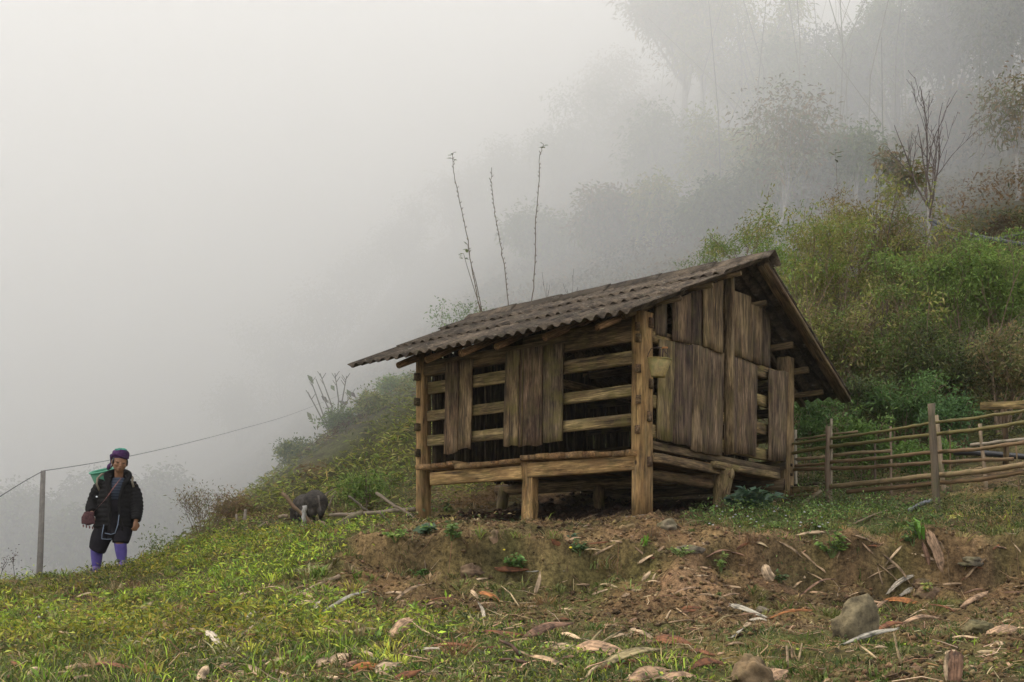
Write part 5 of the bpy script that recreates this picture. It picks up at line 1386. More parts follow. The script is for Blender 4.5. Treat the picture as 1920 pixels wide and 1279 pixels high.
def sheath(x0, y0, x1, y1, w, kind, label, stand=False, curl=1.3, name='bamboo_sheath', cat='sheath', seed=None, group=None):
    p, q = ends3(x0, y0, x1, y1, stand)
    rnd = random.Random(int(x0 * 31 + y0 * 17) if seed is None else seed)
    w = w if w < .022 else .022 + (w - .022) * (1.2 if seed is None else .9)
    L = (q - p).length; z = (q - p).normalized(); view = Vector((p.x, p.y, p.z)).normalized()
    up = (ZZ * .8 - view * .9); up = (up - z * up.dot(z)).normalized()
    M = Matrix((up.cross(z) * -1, up, z)).transposed(); 
    if M.determinant() < 0: M = Matrix((up.cross(z), up, z)).transposed()
    M = M.to_4x4(); M.translation = p + ZZ * .008
    nl, nw = 17, 6; tp_ = rnd.uniform(.45, .8); cut_ = rnd.choice([.55, .75, .92]); rip = [rnd.uniform(.90, 1.06) for _ in range(nl)]; V = []; arch = L * rnd.uniform(.03, .12); twist = rnd.uniform(-.7, .7); sw = rnd.uniform(-.05, .05) * L; lo = rnd.uniform(.03, .10); c0 = curl * rnd.uniform(.35, 1.1)
    flip = rnd.random() < .5
    for side in (0, 1):
        for j in range(nl):
            t = j / (nl - 1); s_ = 1 - t if flip else t
            ww = w * .5 * (min(1, .45 + 3.5 * s_) * (1 - max(0, (s_ - tp_) / (1 - tp_)) ** 1.4 * cut_)) * rip[j]
            if j in (0, nl - 1): ww = max(ww, w * .12)
            for i in range(nw):
                u = i / (nw - 1) * 2 - 1; an = u * c0
                x = math.sin(an) / max(math.sin(c0) if c0 < 1.57 else 1, .5) * ww; y = (math.cos(an) - 1) * ww * .6
                ca, sa = math.cos(twist * (t - .5)), math.sin(twist * (t - .5))
                V.append((x * ca - y * sa + sw * math.sin(t * 3.1) + w * .025 * math.sin(t * 9 + c0 * 9), x * sa + y * ca + arch * math.sin(t * 3.14) + lo * w + w * .03 * math.sin(t * 9 + i * .7) - .0018 * side, t * L + (L * .06 * math.sin(i * 2.4 + c0 * 7) * (abs(t - .5) * 2) ** 4)))
    I = []; N = []; K = nl * nw
    for j in range(nl - 1):
        for i in range(nw - 1):
            a = j * nw + i; I += [a, a + 1, a + nw + 1, a + nw]; N.append(4); I += [K + a, K + a + nw, K + a + nw + 1, K + a + 1]; N.append(4)
        for a in (j * nw, j * nw + nw - 1): I += [a, a + nw, K + a + nw, K + a]; N.append(4)
    return tag(link(name, new_mesh(name, V, N, I, True), SHEATH, M, None, KINDS_[kind]), label, cat, group)
def stalkbit(x0, y0, x1, y1, r, kind, label, stand=False, mid=None, name='dry_stalk', cat='stalk', group=None):
    p, q = ends3(x0, y0, x1, y1, stand); p = p + ZZ * (r + .006); q = q + ZZ * r
    rnd = random.Random(int(x0 * 31 + y0)); md = p.lerp(q, .5) + Vector((rnd.gauss(0, .02), rnd.gauss(0, .02), rnd.uniform(0, .03))) * (q - p).length * 2
    if md.z < float(gz(md.x, md.y)) + r: md.z = float(gz(md.x, md.y)) + r
    M = frame(p, q); Mi = M.inverted(); mb = MB(); pts = [Mi @ p, Mi @ p.lerp(md, .6), Mi @ md, Mi @ md.lerp(q, .5), Mi @ q]
    mb.tube(pts, [r, r * 1.1, r * .9, r, r * .6], 6, .12, rnd=rnd)
    return tag(link(name, mb.mesh(name, True), SHEATH, M, None, KINDS_[kind]), label, cat, group)
SH = [
 (30,1191,67,1178,.016,'rust','thin rusty sheath in the grass at the far left, below the white flower heads'),
 (112,1186,131,1194,.03,'tan','small tan scrap beside a dark twig in the left grass'),
 (170,1178,176,1160,.04,'dark','small dark upright leaf standing in the left grass', True),
 (185,1176,213,1162,.035,'tan','dull tan sheath right of the dark upright leaf'),
 (246,1153,288,1130,.05,'olive','dull pale sheath on the bright grass below the person'),
 (355,1136,410,1107,.035,'rust','dark rusty sheath slanting up in the bright green cover'),
 (262,1201,296,1207,.022,'pale','lower blade of the splayed pale scrap in the left grass'),
 (263,1200,290,1188,.022,'pink','upper blade of the splayed pale scrap in the left grass'),
 (338,1191,388,1184,.045,'pale','pale flat sheath left of the forked white one'),
 (386,1186,414,1212,.045,'white','forked whitish sheath pointing down in the left grass'),
 (403,1178,425,1184,.03,'brown','small brown curl above the forked whitish sheath'),
 (122,1256,172,1251,.035,'tan','left, tan half of the long sheath near the bottom left'),
 (172,1252,248,1259,.030,'rust','right, rusty half of the long sheath near the bottom left'),
 (50,1272,71,1254,.05,'pale','pale torn scrap in the bottom left corner'),
 (21,1243,47,1251,.035,'rust','small rusty sheath at the left edge above the torn scrap'),
 (130,1280,172,1269,.02,'tan','narrow tan strip on the bottom edge at left'),
 (355,1244,452,1235,.035,'pale','long pale sheath lying level in the lower left grass'),
 (373,1279,390,1253,.045,'pale','pale sheath pointing up from the bottom edge, left third'),
 (392,1263,438,1248,.030,'pink','pinkish strip just under the long level pale sheath'),
 (440,1120,476,1111,.03,'pale','pale sheath at the edge of the bright green cover'),
 (462,1164,478,1148,.028,'white','short whitish scrap left of the long slanting branch'),
 (606,1151,686,1111,.030,'grey','straight grey-white sheath slanting up right of the long branch'),
 (544,1138,598,1131,.05,'pale','crumpled pale sheath beneath the long branch'),
 (566,1113,592,1132,.035,'tan','tan curled scrap touching the long branch'),
 (590,1146,602,1128,.03,'white','white flake right of the crumpled sheath'),
 (722,1114,756,1117,.025,'pale','short pale-edged sheath at the foot of the bank'),
 (740,1130,809,1096,.030,'tan','slim tan sheath slanting up at the foot of the bank'),
 (857,1101,921,1086,.032,'pale','pale sheath in front of the bedded brown stone'),
 (590,1180,647,1168,.075,'brown','broad brownish sheath with a rounded back in the middle grass'),
 (646,1167,681,1182,.025,'tan','narrow tan strip running down from the broad brownish sheath'),
 (655,1192,705,1181,.04,'olive','dull flat sheath half sunk in grass below the broad brownish one'),
 (733,1198,772,1164,.075,'pink','broad pinkish sheath rising to a point, left of centre'),
 (805,1127,873,1131,.02,'rust','thin rusty sheath lying level above the pinkish pointed one'),
 (596,1251,626,1240,.065,'pale','left piece of the broken pale sheath near the bottom'),
 (622,1248,656,1229,.060,'pale','right, upturned piece of the broken pale sheath near the bottom'),
 (645,1252,706,1245,.045,'brown','brown strip above the glowing orange sheath'),
 (655,1261,717,1254,.065,'orange','glowing orange curled sheath near the bottom, left of centre'),
 (705,1266,752,1246,.060,'pale','pale broad sheath touching the orange one on the right'),
 (740,1281,790,1259,.045,'rust','dull rusty sheath cut by the bottom edge, left of centre'),
 (770,1226,848,1226,.016,'white','very thin whitish strip lying level in the grass'),
 (792,1219,898,1217,.025,'rust','thin rust brown strip right above the whitish one'),
 (445,1236,492,1234,.025,'tan','tan strip right of the long level pale sheath'),
 (441,1271,468,1265,.04,'pale','left one of two pale scraps by the bottom edge'),
 (465,1252,487,1266,.035,'pale','right one of two pale scraps by the bottom edge'),
 (929,1092,994,1069,.055,'rust','deep rusty broad sheath at the foot of the bank'),
 (988,1084,1057,1072,.030,'grey','grey sheath running right from the deep rusty one'),
 (1003,1116,1013,1074,.035,'pale','pale folded sheath standing upright before the bank', True),
 (899,1112,938,1130,.045,'orange','orange topped curled sheath below the bank foot'),
 (896,1130,909,1162,.028,'white','white shredded tail hanging from the orange topped curl'),
 (884,1108,899,1128,.035,'pale','pale frayed end left of the orange topped curl'),
 (1204,1092,1219,1073,.035,'pale','larger pale pointed scrap on the bare bank left of the path', True),
 (1223,1094,1229,1077,.018,'pale','smaller pale pointed scrap on the bare bank left of the path', True),
 (1167,1124,1202,1107,.04,'tan','tan leaf-shaped sheath on the earth left of the path'),
 (983,1199,1070,1171,.06,'brown','long plum brown sheath with a rusty tip in the centre foreground'),
 (880,1187,984,1194,.028,'rust','long narrow rusty strip left of the plum brown sheath'),
 (915,1188,985,1175,.014,'tan','thin tan strip above the long narrow rusty one'),
 (1080,1217,1167,1233,.075,'pink','broad salmon sheath in the centre foreground'),
 (1034,1221,1076,1216,.05,'pale','crumpled pale scrap left of the broad salmon sheath'),
 (1121,1257,1238,1222,.045,'olive','long olive tan sheath slanting up below the salmon one'),
 (1134,1256,1200,1243,.035,'rust','rusty sheath tucked under the long olive tan one'),
 (1229,1198,1298,1214,.070,'rust','broad rusty sheath right of the salmon one'),
 (1190,1215,1240,1208,.030,'brown','brown strip left of the broad rusty sheath'),
 (994,1233,1057,1253,.030,'tan','tan sheath curving down to the right in the centre bottom'),
 (1175,1280,1252,1266,.10,'pink','very broad pale sheath cut by the bottom edge in the centre'),
 (1290,1262,1356,1247,.045,'rust','rusty sheath left of the squat brown boulder'),
 (1240,1281,1303,1272,.06,'pink','pinkish sheath on the bottom edge left of the squat boulder'),
 (1181,1188,1191,1180,.035,'pale','pale knot-like flake above the broad rusty sheath'),
 (1191,1184,1226,1202,.028,'pale','pale strip running from the knot-like flake to the rusty sheath'),
 (1035,1050,1058,1025,.08,'rust','dark rusty sheath leaning on the bank top below the shed', True),
 (1446,1093,1433,1061,.085,'pale','pale ragged sheath standing on the bare bank, right of the path', True),
 (1510,1101,1507,1079,.025,'pale','narrow pale splinter right of the ragged standing sheath', True),
 (1500,1124,1565,1088,.022,'brown','thin brown strip slanting up on the bank right of the path'),
 (1628,1097,1696,1060,.035,'tan','tan sheath slanting up to the bank left of the white torn one'),
 (1663,1120,1714,1080,.045,'white','torn white sheath above the big boulder, upper strip'),
 (1687,1120,1720,1100,.050,'white','torn white sheath above the big boulder, lower flap'),
 (1608,1135,1661,1134,.025,'pink','pinkish strip lying across the top of the big boulder'),
 (1634,1155,1664,1128,.030,'pink','pinkish strip slanting down the right side of the boulder'),
 (1659,1128,1717,1134,.055,'orange','bright orange-brown curled sheath right of the boulder'),
 (1802,1143,1851,1111,.050,'pink','pink-grey sheath near the flat grey stone'),
 (1576,1213,1682,1181,.035,'grey','long pale grey sheath along the foot of the big boulder'),
 (1681,1179,1758,1161,.035,'pink','pinkish brown strip right of the long pale grey sheath'),
 (1646,1185,1692,1170,.040,'rust','rusty sheath right of the boulder foot'),
 (1370,1135,1437,1161,.040,'grey','greenish grey sheath bent over the lower end of the path'),
 (1404,1165,1437,1167,.030,'white','white flake beneath the greenish grey sheath'),
 (1443,1162,1521,1147,.028,'orange','orange tan strip right of the white flake'),
 (1395,1178,1408,1170,.030,'pale','tiny pale flake below the greenish grey sheath'),
 (1372,1200,1394,1180,.018,'grey','thin grey strip hanging below the tiny pale flake'),
 (1853,1194,1905,1180,.095,'pink','wide pink-brown rounded sheath near the right edge'),
 (1857,1217,1880,1208,.040,'pale','small pale scrap below the wide rounded sheath'),
 (1767,1084,1738,998,.075,'pink','tall mauve sheath standing against the bank at the right', True),
 (1743,1072,1728,1018,.040,'brown','slim brown sheath standing left of the tall mauve one', True),
 (1790,1282,1791,1224,.075,'brown','dark purple-brown sheath standing at the bottom edge on the right', True),
 (1775,1282,1777,1226,.020,'pale','pale splinter standing left of the dark purple-brown sheath', True),
 (1772,1232,1790,1222,.035,'pale','small pale scrap on top of the standing purple-brown sheath'),
 (1436,1277,1473,1260,.085,'pink','pale rosy sheath right of the squat brown boulder'),
 (1494,1005,1549,1000,.030,'pale','pale strip lying on the lip of the bank'),
 (1300,1022,1330,1035,.03,'tan','tan leaf strip at the head of the path'),
 (1060,1028,1090,1010,.025,'tan','tan strip on the trodden terrace in front of the shed'),
 (1225,1040,1246,1025,.03,'pink','small pinkish sheath on the bank top under the footing stone'),
]
for it in SH:
    x0, y0, x1, y1, w, kd, lab = it[:7]
    sheath(x0, y0, x1, y1, w, kd, lab, stand=len(it) > 7)
ST = [
 (772,1167,827,1204,.005,'straw','thin straw running down from the tip of the pinkish pointed sheath'),
 (707,1157,737,1144,.006,'straw','short straw in the middle grass below the bank foot'),
 (610,1185,642,1196,.007,'straw','straw crossing below the broad brownish sheath'),
 (1132,1177,1171,1177,.007,'pale','pale straw lying level above the salmon sheath'),
 (1105,1214,1129,1183,.007,'olive','greenish straw rising at the salmon sheath'),
 (1125,1212,1165,1186,.007,'olive','bent greenish straw above the salmon sheath'),
 (1267,1141,1296,1165,.006,'tan','thin stalk at the lower end of the bare path, slanting right down'),
 (1254,1173,1297,1164,.006,'tan','thin stalk lying level at the lower end of the bare path'),
 (1249,1166,1258,1146,.007,'pale','short stalk poking up at the lower end of the bare path'),
 (1290,1195,1317,1178,.005,'tan','straw above the broad rusty sheath'),
 (1099,1277,1121,1252,.008,'straw','straw rising from the bottom edge to the long olive sheath'),
 (1614,1214,1646,1241,.006,'straw','straw running down right from the foot of the boulder'),
 (1690,1251,1676,1190,.006,'straw','tall straw standing right of the boulder foot', True),
 (1477,1258,1475,1213,.007,'pale','pale straw standing right of the squat boulder', True),
 (1497,1244,1504,1208,.006,'straw','leaning straw right of the pale standing one', True),
 (1486,1240,1485,1216,.006,'tan','short straw between the two standing ones', True),
 (1471,1034,1478,999,.008,'brown','brown root stub hanging over the bank lip', True),
 (936,1128,975,1140,.005,'straw','crossed straw right of the orange topped curl'),
 (940,1100,973,1142,.006,'straw','long straw leaning right of the orange topped curl'),
 (935,1240,990,1250,.010,'dark','dark twig in the grass near the centre bottom'),
 (938,1205,975,1235,.010,'dark','dark bent twig left of the tan curving sheath'),
]
for it in ST:
    stalkbit(*it[:7], stand=len(it) > 7)
# random smaller sheaths elsewhere in the foreground, alike in look
rnd = random.Random(77)
for k in range(170):
    px = rnd.uniform(300, 1915) if k % 4 else rnd.uniform(0, 600); py = rnd.uniform(1100, 1275)
    if k % 3 == 0: py = rnd.uniform(1020, 1120); px = rnd.uniform(1050, 1915)
    ln = rnd.uniform(12, 52); an = rnd.uniform(-.5, .6) * rnd.choice([1, -1]); kd = rnd.choice(['pale', 'tan', 'brown', 'pink', 'tan', 'straw', 'rust'])
    sheath(px, py, px + math.cos(an) * ln, py - math.sin(an) * ln * .6, rnd.uniform(.008, .030), kd, {'pale': 'small pale', 'tan': 'small tan', 'brown': 'small dark brown', 'pink': 'small pinkish', 'straw': 'small straw-yellow', 'rust': 'small rust-red'}[kd] + ' bamboo sheath scrap strewn over the foreground slope', name='sheath_scrap', cat='scrap', group='small ' + kd + ' sheath scraps strewn over the foreground', seed=k)

# the long branch and the brushwood around the pig
def branch(pts, r0, r1, col, label, Y=None, name='fallen_branch', cat='branch', mat=None, lift=0.0, ground=True, group=None):
    if Y is None: q = [H1(x, y) + ZZ * (r0 + lift) for x, y in pts]
    elif hasattr(Y, '__len__'): q = [P(x, y, yy) for (x, y), yy in zip(pts, Y)]
    else: q = [P(x, y, Y) for x, y in pts]
    q = [Vector((v.x, v.y, max(v.z, float(gz(v.x, v.y)) - .02))) for v in q]
    M = frame(q[0], q[-1]); Mi = M.inverted(); rnd = random.Random(int(pts[0][0] * 7 + pts[0][1])); fine = []
    for i in range(len(q) - 1):
        for k in range(4): fine.append(Mi @ q[i].lerp(q[i + 1], k / 4) + Vector((rnd.gauss(0, r0 * .25), rnd.gauss(0, r0 * .25), 0)))
    fine.append(Mi @ q[-1]); n = len(fine)
    mb = MB(); mb.tube(fine, [(r0 + (r1 - r0) * i / (n - 1)) * rnd.uniform(.9, 1.12) for i in range(n)], 7, .08, rnd=rnd)
    return tag(link(name, mb.mesh(name, True), mat or CANE, M, None, col), label, cat, group)
branch([(450, 1198), (500, 1160), (565, 1118), (600, 1100), (636, 1084)], .011, .018, (.27, .19, .12), 'long slanting branch lying on the grass below the left end of the bank')
branch([(597, 994), (560, 957), (528, 924)], .030, .024, (.20, .12, .07), 'brown and rusty pole leaning up in front of the pig', Y=15.9)
branch([(566, 996), (569, 970), (571, 948)], .032, .028, (.40, .37, .32), 'grey-white stake standing before the pig', Y=15.7, name='stake', cat='stake')
branch([(618, 965), (700, 961), (779, 955)], .026, .030, (.25, .19, .13), 'long level pole running to the far left shed post', Y=(16.6, 16.0, 15.4), name='pole', cat='pole')
branch([(641, 976), (668, 990), (694, 1001)], .040, .034, (.25, .17, .11), 'log end sloping down right under the long level pole', Y=15.5)
branch([(654, 929), (680, 952), (712, 975)], .016, .014, (.16, .13, .09), 'thin grey stick above the sloping log', Y=16.2)
branch([(777, 971), (742, 948), (706, 925)], .018, .022, (.20, .15, .10), 'stick with a pale sawn tip leaning against the far left shed post', Y=(14.8, 15.2, 15.6))
branch([(710, 960), (730, 978), (752, 997)], .012, .010, (.21, .17, .12), 'thin stick lying below the stick with the pale tip', Y=15.0)
branch([(484, 1006), (530, 1001), (572, 999)], .024, .022, (.36, .32, .27), 'pale fallen branch lying level in the grass below the pig')
branch([(622, 991), (648, 978), (681, 963)], .045, .050, (.19, .15, .085), 'gnarled mossy log pointing up right under the level pole', Y=15.9)
branch([(596, 978), (614, 987)], .034, .030, (.36, .25, .16), 'short pale log piece just right of the pig', Y=16.2)
branch([(616, 958), (621, 938), (629, 921)], .016, .010, (.33, .25, .18), 'thin pale branch standing right of the pig rump', Y=17.6)
branch([(609, 930), (617, 921), (624, 917)], .012, .008, (.33, .25, .18), 'short twig above the pig rump', Y=17.9)
branch([(744, 976), (776, 966)], .030, .030, (.06, .045, .035), 'short dark charred log by the far left shed post', Y=15.2)
branch([(461, 991), (459, 972), (460, 955)], .026, .020, (.32, .26, .20), 'pale split stake at the slope edge left of the pig', Y=17.3, name='stake', cat='stake')
branch([(444, 980), (444, 965)], .020, .016, (.30, .24, .18), 'shorter stake left of the pale split one', Y=17.6, name='stake', cat='stake')
branch([(521, 916), (517, 904)], .030, .016, (.40, .31, .25), 'small pale stump on the hazy slope above the pig', Y=20.5, name='stake', cat='stake')
branch([(483, 989), (497, 980)], .012, .010, (.30, .24, .17), 'short pale stick between the split stake and the pig', Y=16.7)
branch([(523, 970), (540, 967)], .026, .026, (.28, .20, .13), 'short log lying left of the pig snout', Y=17.4)
branch([(1164, 1011), (1185, 1002), (1203, 998)], .055, .040, (.30, .23, .13), 'rotten wood chunk lying below the footing stone', Y=11.3, name='wood_chunk', cat='wood', mat=WOOD)
branch([(1345, 972), (1330, 960), (1318, 955)], .007, .005, (.30, .24, .15), 'thin stick on the ground beside the near gable leg')
branch([(1600, 985), (1640, 968), (1680, 955)], .008, .007, (.20, .14, .09), 'thin curved stick on the weedy terrace by the fence')

# ------------------------------------------------------------------ single plants on the bank and terrace
def plant(px, py, w, h, n, L, W, cols, label, seed, stem=True, upright=.4, name='leafy_plant', cat='plant', Y=None, flowers=None, group=None, blade=False):
    rg = np.random.default_rng(seed); g = H1(px, py) if Y is None else P(px, py, Y)
    if Y is not None: g.z = float(gz(g.x, g.y))
    k = g.y / F; rx = w * k / 2; hh = h * k
    t = thing(name, label, cat, g, group)
    M = Matrix.Translation(g)
    if blade:
        a = rg.uniform(0, 6.28, n); d = np.stack([np.cos(a) * .5, np.sin(a) * .5, np.full(n, 1.0)], 1) * (1 + 0 * a[:, None])
        V, I, N, C = blades(np.stack([rg.normal(0, rx * .25, n), rg.normal(0, rx * .25, n), np.full(n, -.01)], 1), d + rg.normal(0, .25, (n, 3)), rg.uniform(*L, n), rg.uniform(*W, n), palette(cols, n, .2), rg.uniform(.2, .9, n))
        link('foliage', new_mesh('foliage', V, N, I, False, C), LEAF, M, t); return t
    ns = max(4, n // 14); a = rg.uniform(0, 6.28, ns); rr = np.sqrt(rg.random(ns)) * rx
    tips = np.stack([np.cos(a) * rr, np.sin(a) * rr * .8, hh * (1 - .55 * (rr / rx) ** 2) * rg.uniform(.45, 1, ns)], 1)
    mb = MB()
    for tp in tips: mb.tube([(tp[0] * .1, tp[1] * .1, -.02), (tp[0] * .5, tp[1] * .5, tp[2] * .65), tuple(tp)], [.005, .004, .002], 4, 0, False, col=(.10, .13, .04))
    link('stem', mb.mesh('stem', True), BARK, M, t)
    pick = rg.integers(0, ns, n); f = rg.uniform(.35, 1, n)[:, None]
    pos = tips[pick] * np.concatenate([f ** 1.2, f ** 1.2, f], 1)
    d = rg.normal(0, 1, (n, 3)); d[:, :2] += tips[pick][:, :2] / max(rx, .01) * .8; d[:, 2] = np.abs(d[:, 2]) * upright
    nr_ = np.tile([0, -.7, 1.0], (n, 1)) + rg.normal(0, .35, (n, 3))
    V, I, N, C = leaves(pos, d, nr_, rg.uniform(*L, n), rg.uniform(*W, n), palette(cols, n, .22), .22, .25)
    link('foliage', new_mesh('foliage', V, N, I, False, C), LEAF, M, t)
    for fx, fy in (flowers or []):
        q = P(fx, fy, g.y); mb = MB(); mb.tube([tuple((q - g) * .2), tuple((q - g) * .7), tuple(q - g)], [.006, .005, .003], 5, 0, False, col=(.20, .25, .10)); link('flower_stem', mb.mesh('flower_stem', True), BARK, M, t)
        V, I, N = lathe([(0, .010), (.012, .006), (.014, 0), (.008, -.006), (0, -.008)], 8); link('flower', new_mesh('flower', V, N, I, True), plain('yellow_petal', (.75, .60, .04), .6), Matrix.Translation(q), t)
    return t
CAB = [(.060, .105, .055), (.050, .090, .050), (.080, .13, .065)]
plant(1412, 964, 108, 62, 150, (.10, .17), (.09, .14), CAB, 'big broad leaved blue-green plant under the far end of the shed', 1, upright=.25, Y=12.9)
plant(802, 1002, 62, 22, 60, (.07, .12), (.05, .08), CAB + FRESH[:1], 'low dark broad leaved plant at the foot of the far left shed post', 2, upright=.2)
plant(838, 958, 50, 34, 26, (.06, .10), (.03, .05), DEEP + FRESH[:1], 'small drooping plant seen between the far left post and the mid leg', 3, upright=-.2, Y=15.0)
plant(1560, 1086, 54, 62, 170, (.035, .065), (.022, .036), [(.17, .25, .05), (.12, .18, .04), (.07, .11, .03)], 'bright green leafy bush clinging to the bank left of the tall mauve sheath', 4, upright=.5)
plant(1713, 1056, 36, 46, 110, (.03, .055), (.02, .03), [(.09, .15, .035), (.06, .10, .03)], 'dark green small bush beside the standing sheaths', 5)
plant(1728, 1030, 20, 44, 7, (.20, .34), (.022, .034), [(.13, .24, .04), (.09, .17, .03)], 'tuft of strap-like green blades on the bank top by the mauve sheath', 6, blade=True)
plant(962, 1074, 66, 42, 150, (.035, .07), (.022, .04), [(.12, .22, .05), (.09, .16, .04)], 'fresh celery-like plant with a yellow flower on the bank', 7, flowers=[(945, 1031)])
plant(1086, 1056, 50, 34, 130, (.03, .055), (.018, .03), [(.08, .13, .04), (.05, .085, .03)], 'dark leafy plant with a tall pale flower stem on the bank', 8, flowers=[(1070, 1027)])
plant(846, 1046, 50, 36, 90, (.04, .07), (.025, .04), [(.13, .20, .05), (.09, .14, .04)], 'leafy plant on the bank above the bedded stone', 9)
plant(742, 1042, 56, 36, 120, (.035, .065), (.022, .036), FRESH[:2] + MIDG[:1], 'leafy green plant hanging on the bank at its left part', 10)
plant(795, 1084, 38, 22, 50, (.04, .08), (.02, .034), [(.11, .21, .045)], 'small bright plant low on the bank', 11)
plant(1135, 1088, 100, 62, 150, (.08, .18), (.006, .011), G_DRY + [(.12, .15, .04), (.16, .19, .05)], 'drooping half dry grass tuft hanging on the bank below the footing stone', 12, blade=True)
plant(1205, 1046, 30, 22, 12, (.10, .18), (.014, .022), [(.15, .28, .04)], 'bright fresh grass tuft on the bank left of the path', 13, blade=True)
plant(1462, 1094, 44, 26, 90, (.03, .05), (.018, .028), DEEP + [(.09, .16, .06)], 'dark low plant below the pale ragged sheath', 14)
plant(1352, 1078, 26, 48, 60, (.03, .05), (.018, .028), MIDG + FRESH[:1], 'small climbing plant right of the bare earth path', 15)
plant(900, 1016, 20, 36, 14, (.12, .22), (.010, .016), [(.22, .26, .06), (.16, .20, .05)], 'yellow-green grass blades standing between the shed legs', 16, blade=True)
plant(970, 1018, 60, 24, 40, (.06, .13), (.006, .010), [(.20, .26, .05), (.26, .22, .09)], 'grass tuft around the foot of the mid shed leg', 17, blade=True)
plant(1040, 1038, 70, 34, 60, (.07, .14), (.006, .010), [(.18, .22, .05), (.26, .20, .09)], 'grass tuft on the bank lip right of the mid leg', 18, blade=True)
plant(1275, 1042, 60, 26, 120, (.02, .045), (.014, .024), FRESH[2:] + MIDG[:1], 'low weedy clump on the bank above the bare path', 19)
plant(1078, 1012, 26, 14, 30, (.03, .05), (.02, .03), CAB, 'tiny green plant on the trodden earth before the shed', 20)
plant(1410, 1050, 60, 50, 70, (.08, .20), (.004, .007), [(.24, .15, .08), (.18, .11, .06)], 'curtain of dry roots hanging from the bank lip right of the path', 21, blade=True)
plant(1225, 1008, 70, 34, 120, (.07, .16), (.003, .006), [(.20, .13, .07), (.14, .09, .05)], 'tangle of dry roots around the footing stone', 22, blade=True)
plant(1350, 1120, 20, 10, 20, (.02, .03), (.012, .018), MIDG, 'tiny weed on the right flank of the path', 23)
plant(1745, 1118, 34, 40, 60, (.03, .05), (.016, .026), YELG + FRESH[:1], 'small yellowish plant at the foot of the tall mauve sheath', 24)
plant(1715, 1000, 50, 20, 60, (.03, .05), (.018, .028), FRESH[2:] + MIDG, 'low green weed on the terrace by the tall fence post', 25)
plant(1796, 972, 18, 10, 3, (.09, .12), (.06, .08), [(.42, .42, .12)], 'single pale yellow leaf on the terrace right of the tall fence post', 26, cat='leaf', name='yellow_leaf')
plant(165, 1078, 60, 34, 60, (.06, .14), (.008, .014), G_DRY + G_DARK[2:], 'dry and green tussock at the person’s near boot'.replace('’', "'"), 27, blade=True, Y=14.6)
plant(213, 1078, 60, 26, 110, (.06, .13), (.009, .015), G_LIME[2:] + G_DARK[1:], 'green tussock between the person and the camera, by the far boot', 28, blade=True, Y=14.5)
for i, (px, py, lab) in enumerate([(90, 1215, 'at the far left above the two bottom ones'), (110, 1235, 'at the bottom left, right of the lowest one'), (70, 1248, 'nearest the bottom left corner'), (430, 1010, 'on the crest left of the fallen pale branch'), (500, 1012, 'just in front of the pale fallen branch'), (560, 1014, 'in front of the grey-white stake'), (610, 1010, 'below the leaning pole by the pig'),
        (470, 1040, 'on the bright slope below the split stake'), (380, 1060, 'on the slope below the bare twiggy bush'), (320, 1080, 'on the slope right of the person'), (540, 1060, 'in the bright cover above the long branch'), (290, 1125, 'in the bright cover beside the dull pale sheath'), (420, 1090, 'in the bright cover above the dark rusty sheath'), (250, 1230, 'in the lower left grass above the rusty sheath half'), (600, 1080, 'at the left foot of the bank')]):
    plant(px, py, 46, 26, 55, (.07, .16), (.009, .016), [(.27, .36, .06), (.22, .31, .05), (.14, .20, .04), (.30, .28, .08)], 'lime green grass tuft ' + lab, 40 + i, blade=True, name='grass_tuft', cat='grass tuft', group='lime green grass tufts on the left slope')
# tiny white flower heads
x, y = [], []
rnd = random.Random(4)
for px, py in [(rnd.uniform(1340, 1560), rnd.uniform(950, 1002)) for _ in range(46)] + [(1353, 952), (1362, 950), (1375, 976), (1368, 978), (1330, 1000), (1337, 1003), (88, 1157), (118, 1162), (73, 1171), (90, 1158)]:
    h_ = H1(px, py); x.append(h_.x); y.append(h_.y)
x = np.array(x); y = np.array(y); m_ = len(x)
base = np.array([(1,0,0),(0,1,0),(-1,0,0),(0,-1,0),(0,0,.6),(0,0,-.4)], float)
V = (base[None] * RNG.uniform(.008, .016, (m_, 1, 1)) + np.stack([x, y, gz(x, y) + RNG.uniform(.03, .09, m_)], 1)[:, None]).reshape(-1, 3)
F8 = np.array([0,1,4, 1,2,4, 2,3,4, 3,0,4, 1,0,5, 2,1,5, 3,2,5, 0,3,5])
link('small_white_flowers', new_mesh('small_white_flowers', V, np.full(8 * m_, 3), (np.arange(m_)[:, None] * 6 + F8).ravel(), True, np.full((len(V), 3), .62) * np.array([1, .97, 1.03])), LEAF, kind='stuff')
# ------------------------------------------------------------------ figures: remeshed bodies
def remesh(name, mb, voxel, smooth=3):
    """one continuous skin over the joined shapes"""
    me = mb.mesh(name + '_raw'); o = bpy.data.objects.new('tmp', me); COL.objects.link(o)
    r = o.modifiers.new('r', 'REMESH'); r.mode = 'VOXEL'; r.voxel_size = voxel; r.use_smooth_shade = True
    s = o.modifiers.new('s', 'SMOOTH'); s.factor = .5; s.iterations = smooth
    dg = bpy.context.evaluated_depsgraph_get(); out = bpy.data.meshes.new_from_object(o.evaluated_get(dg)); out.name = name
    bpy.data.objects.remove(o); bpy.data.meshes.remove(me); out.materials.clear()
    return out
def ell(mb, c, r, rot=None, n=14):
    V = []; I = []; N = []; c = Vector(c)
    for j in range(n + 1):
        th = math.pi * j / n
        for i in range(n * 2):
            ph = math.pi * i / n; v = Vector((math.sin(th) * math.cos(ph) * r[0], math.sin(th) * math.sin(ph) * r[1], math.cos(th) * r[2]))
            if rot is not None: v = rot @ v
            V.append(c + v)
    w = n * 2
    for j in range(n):
        for i in range(w): I += [j * w + i, (j + 1) * w + i, (j + 1) * w + (i + 1) % w, j * w + (i + 1) % w]; N.append(4)
    mb.add(V, I, N)
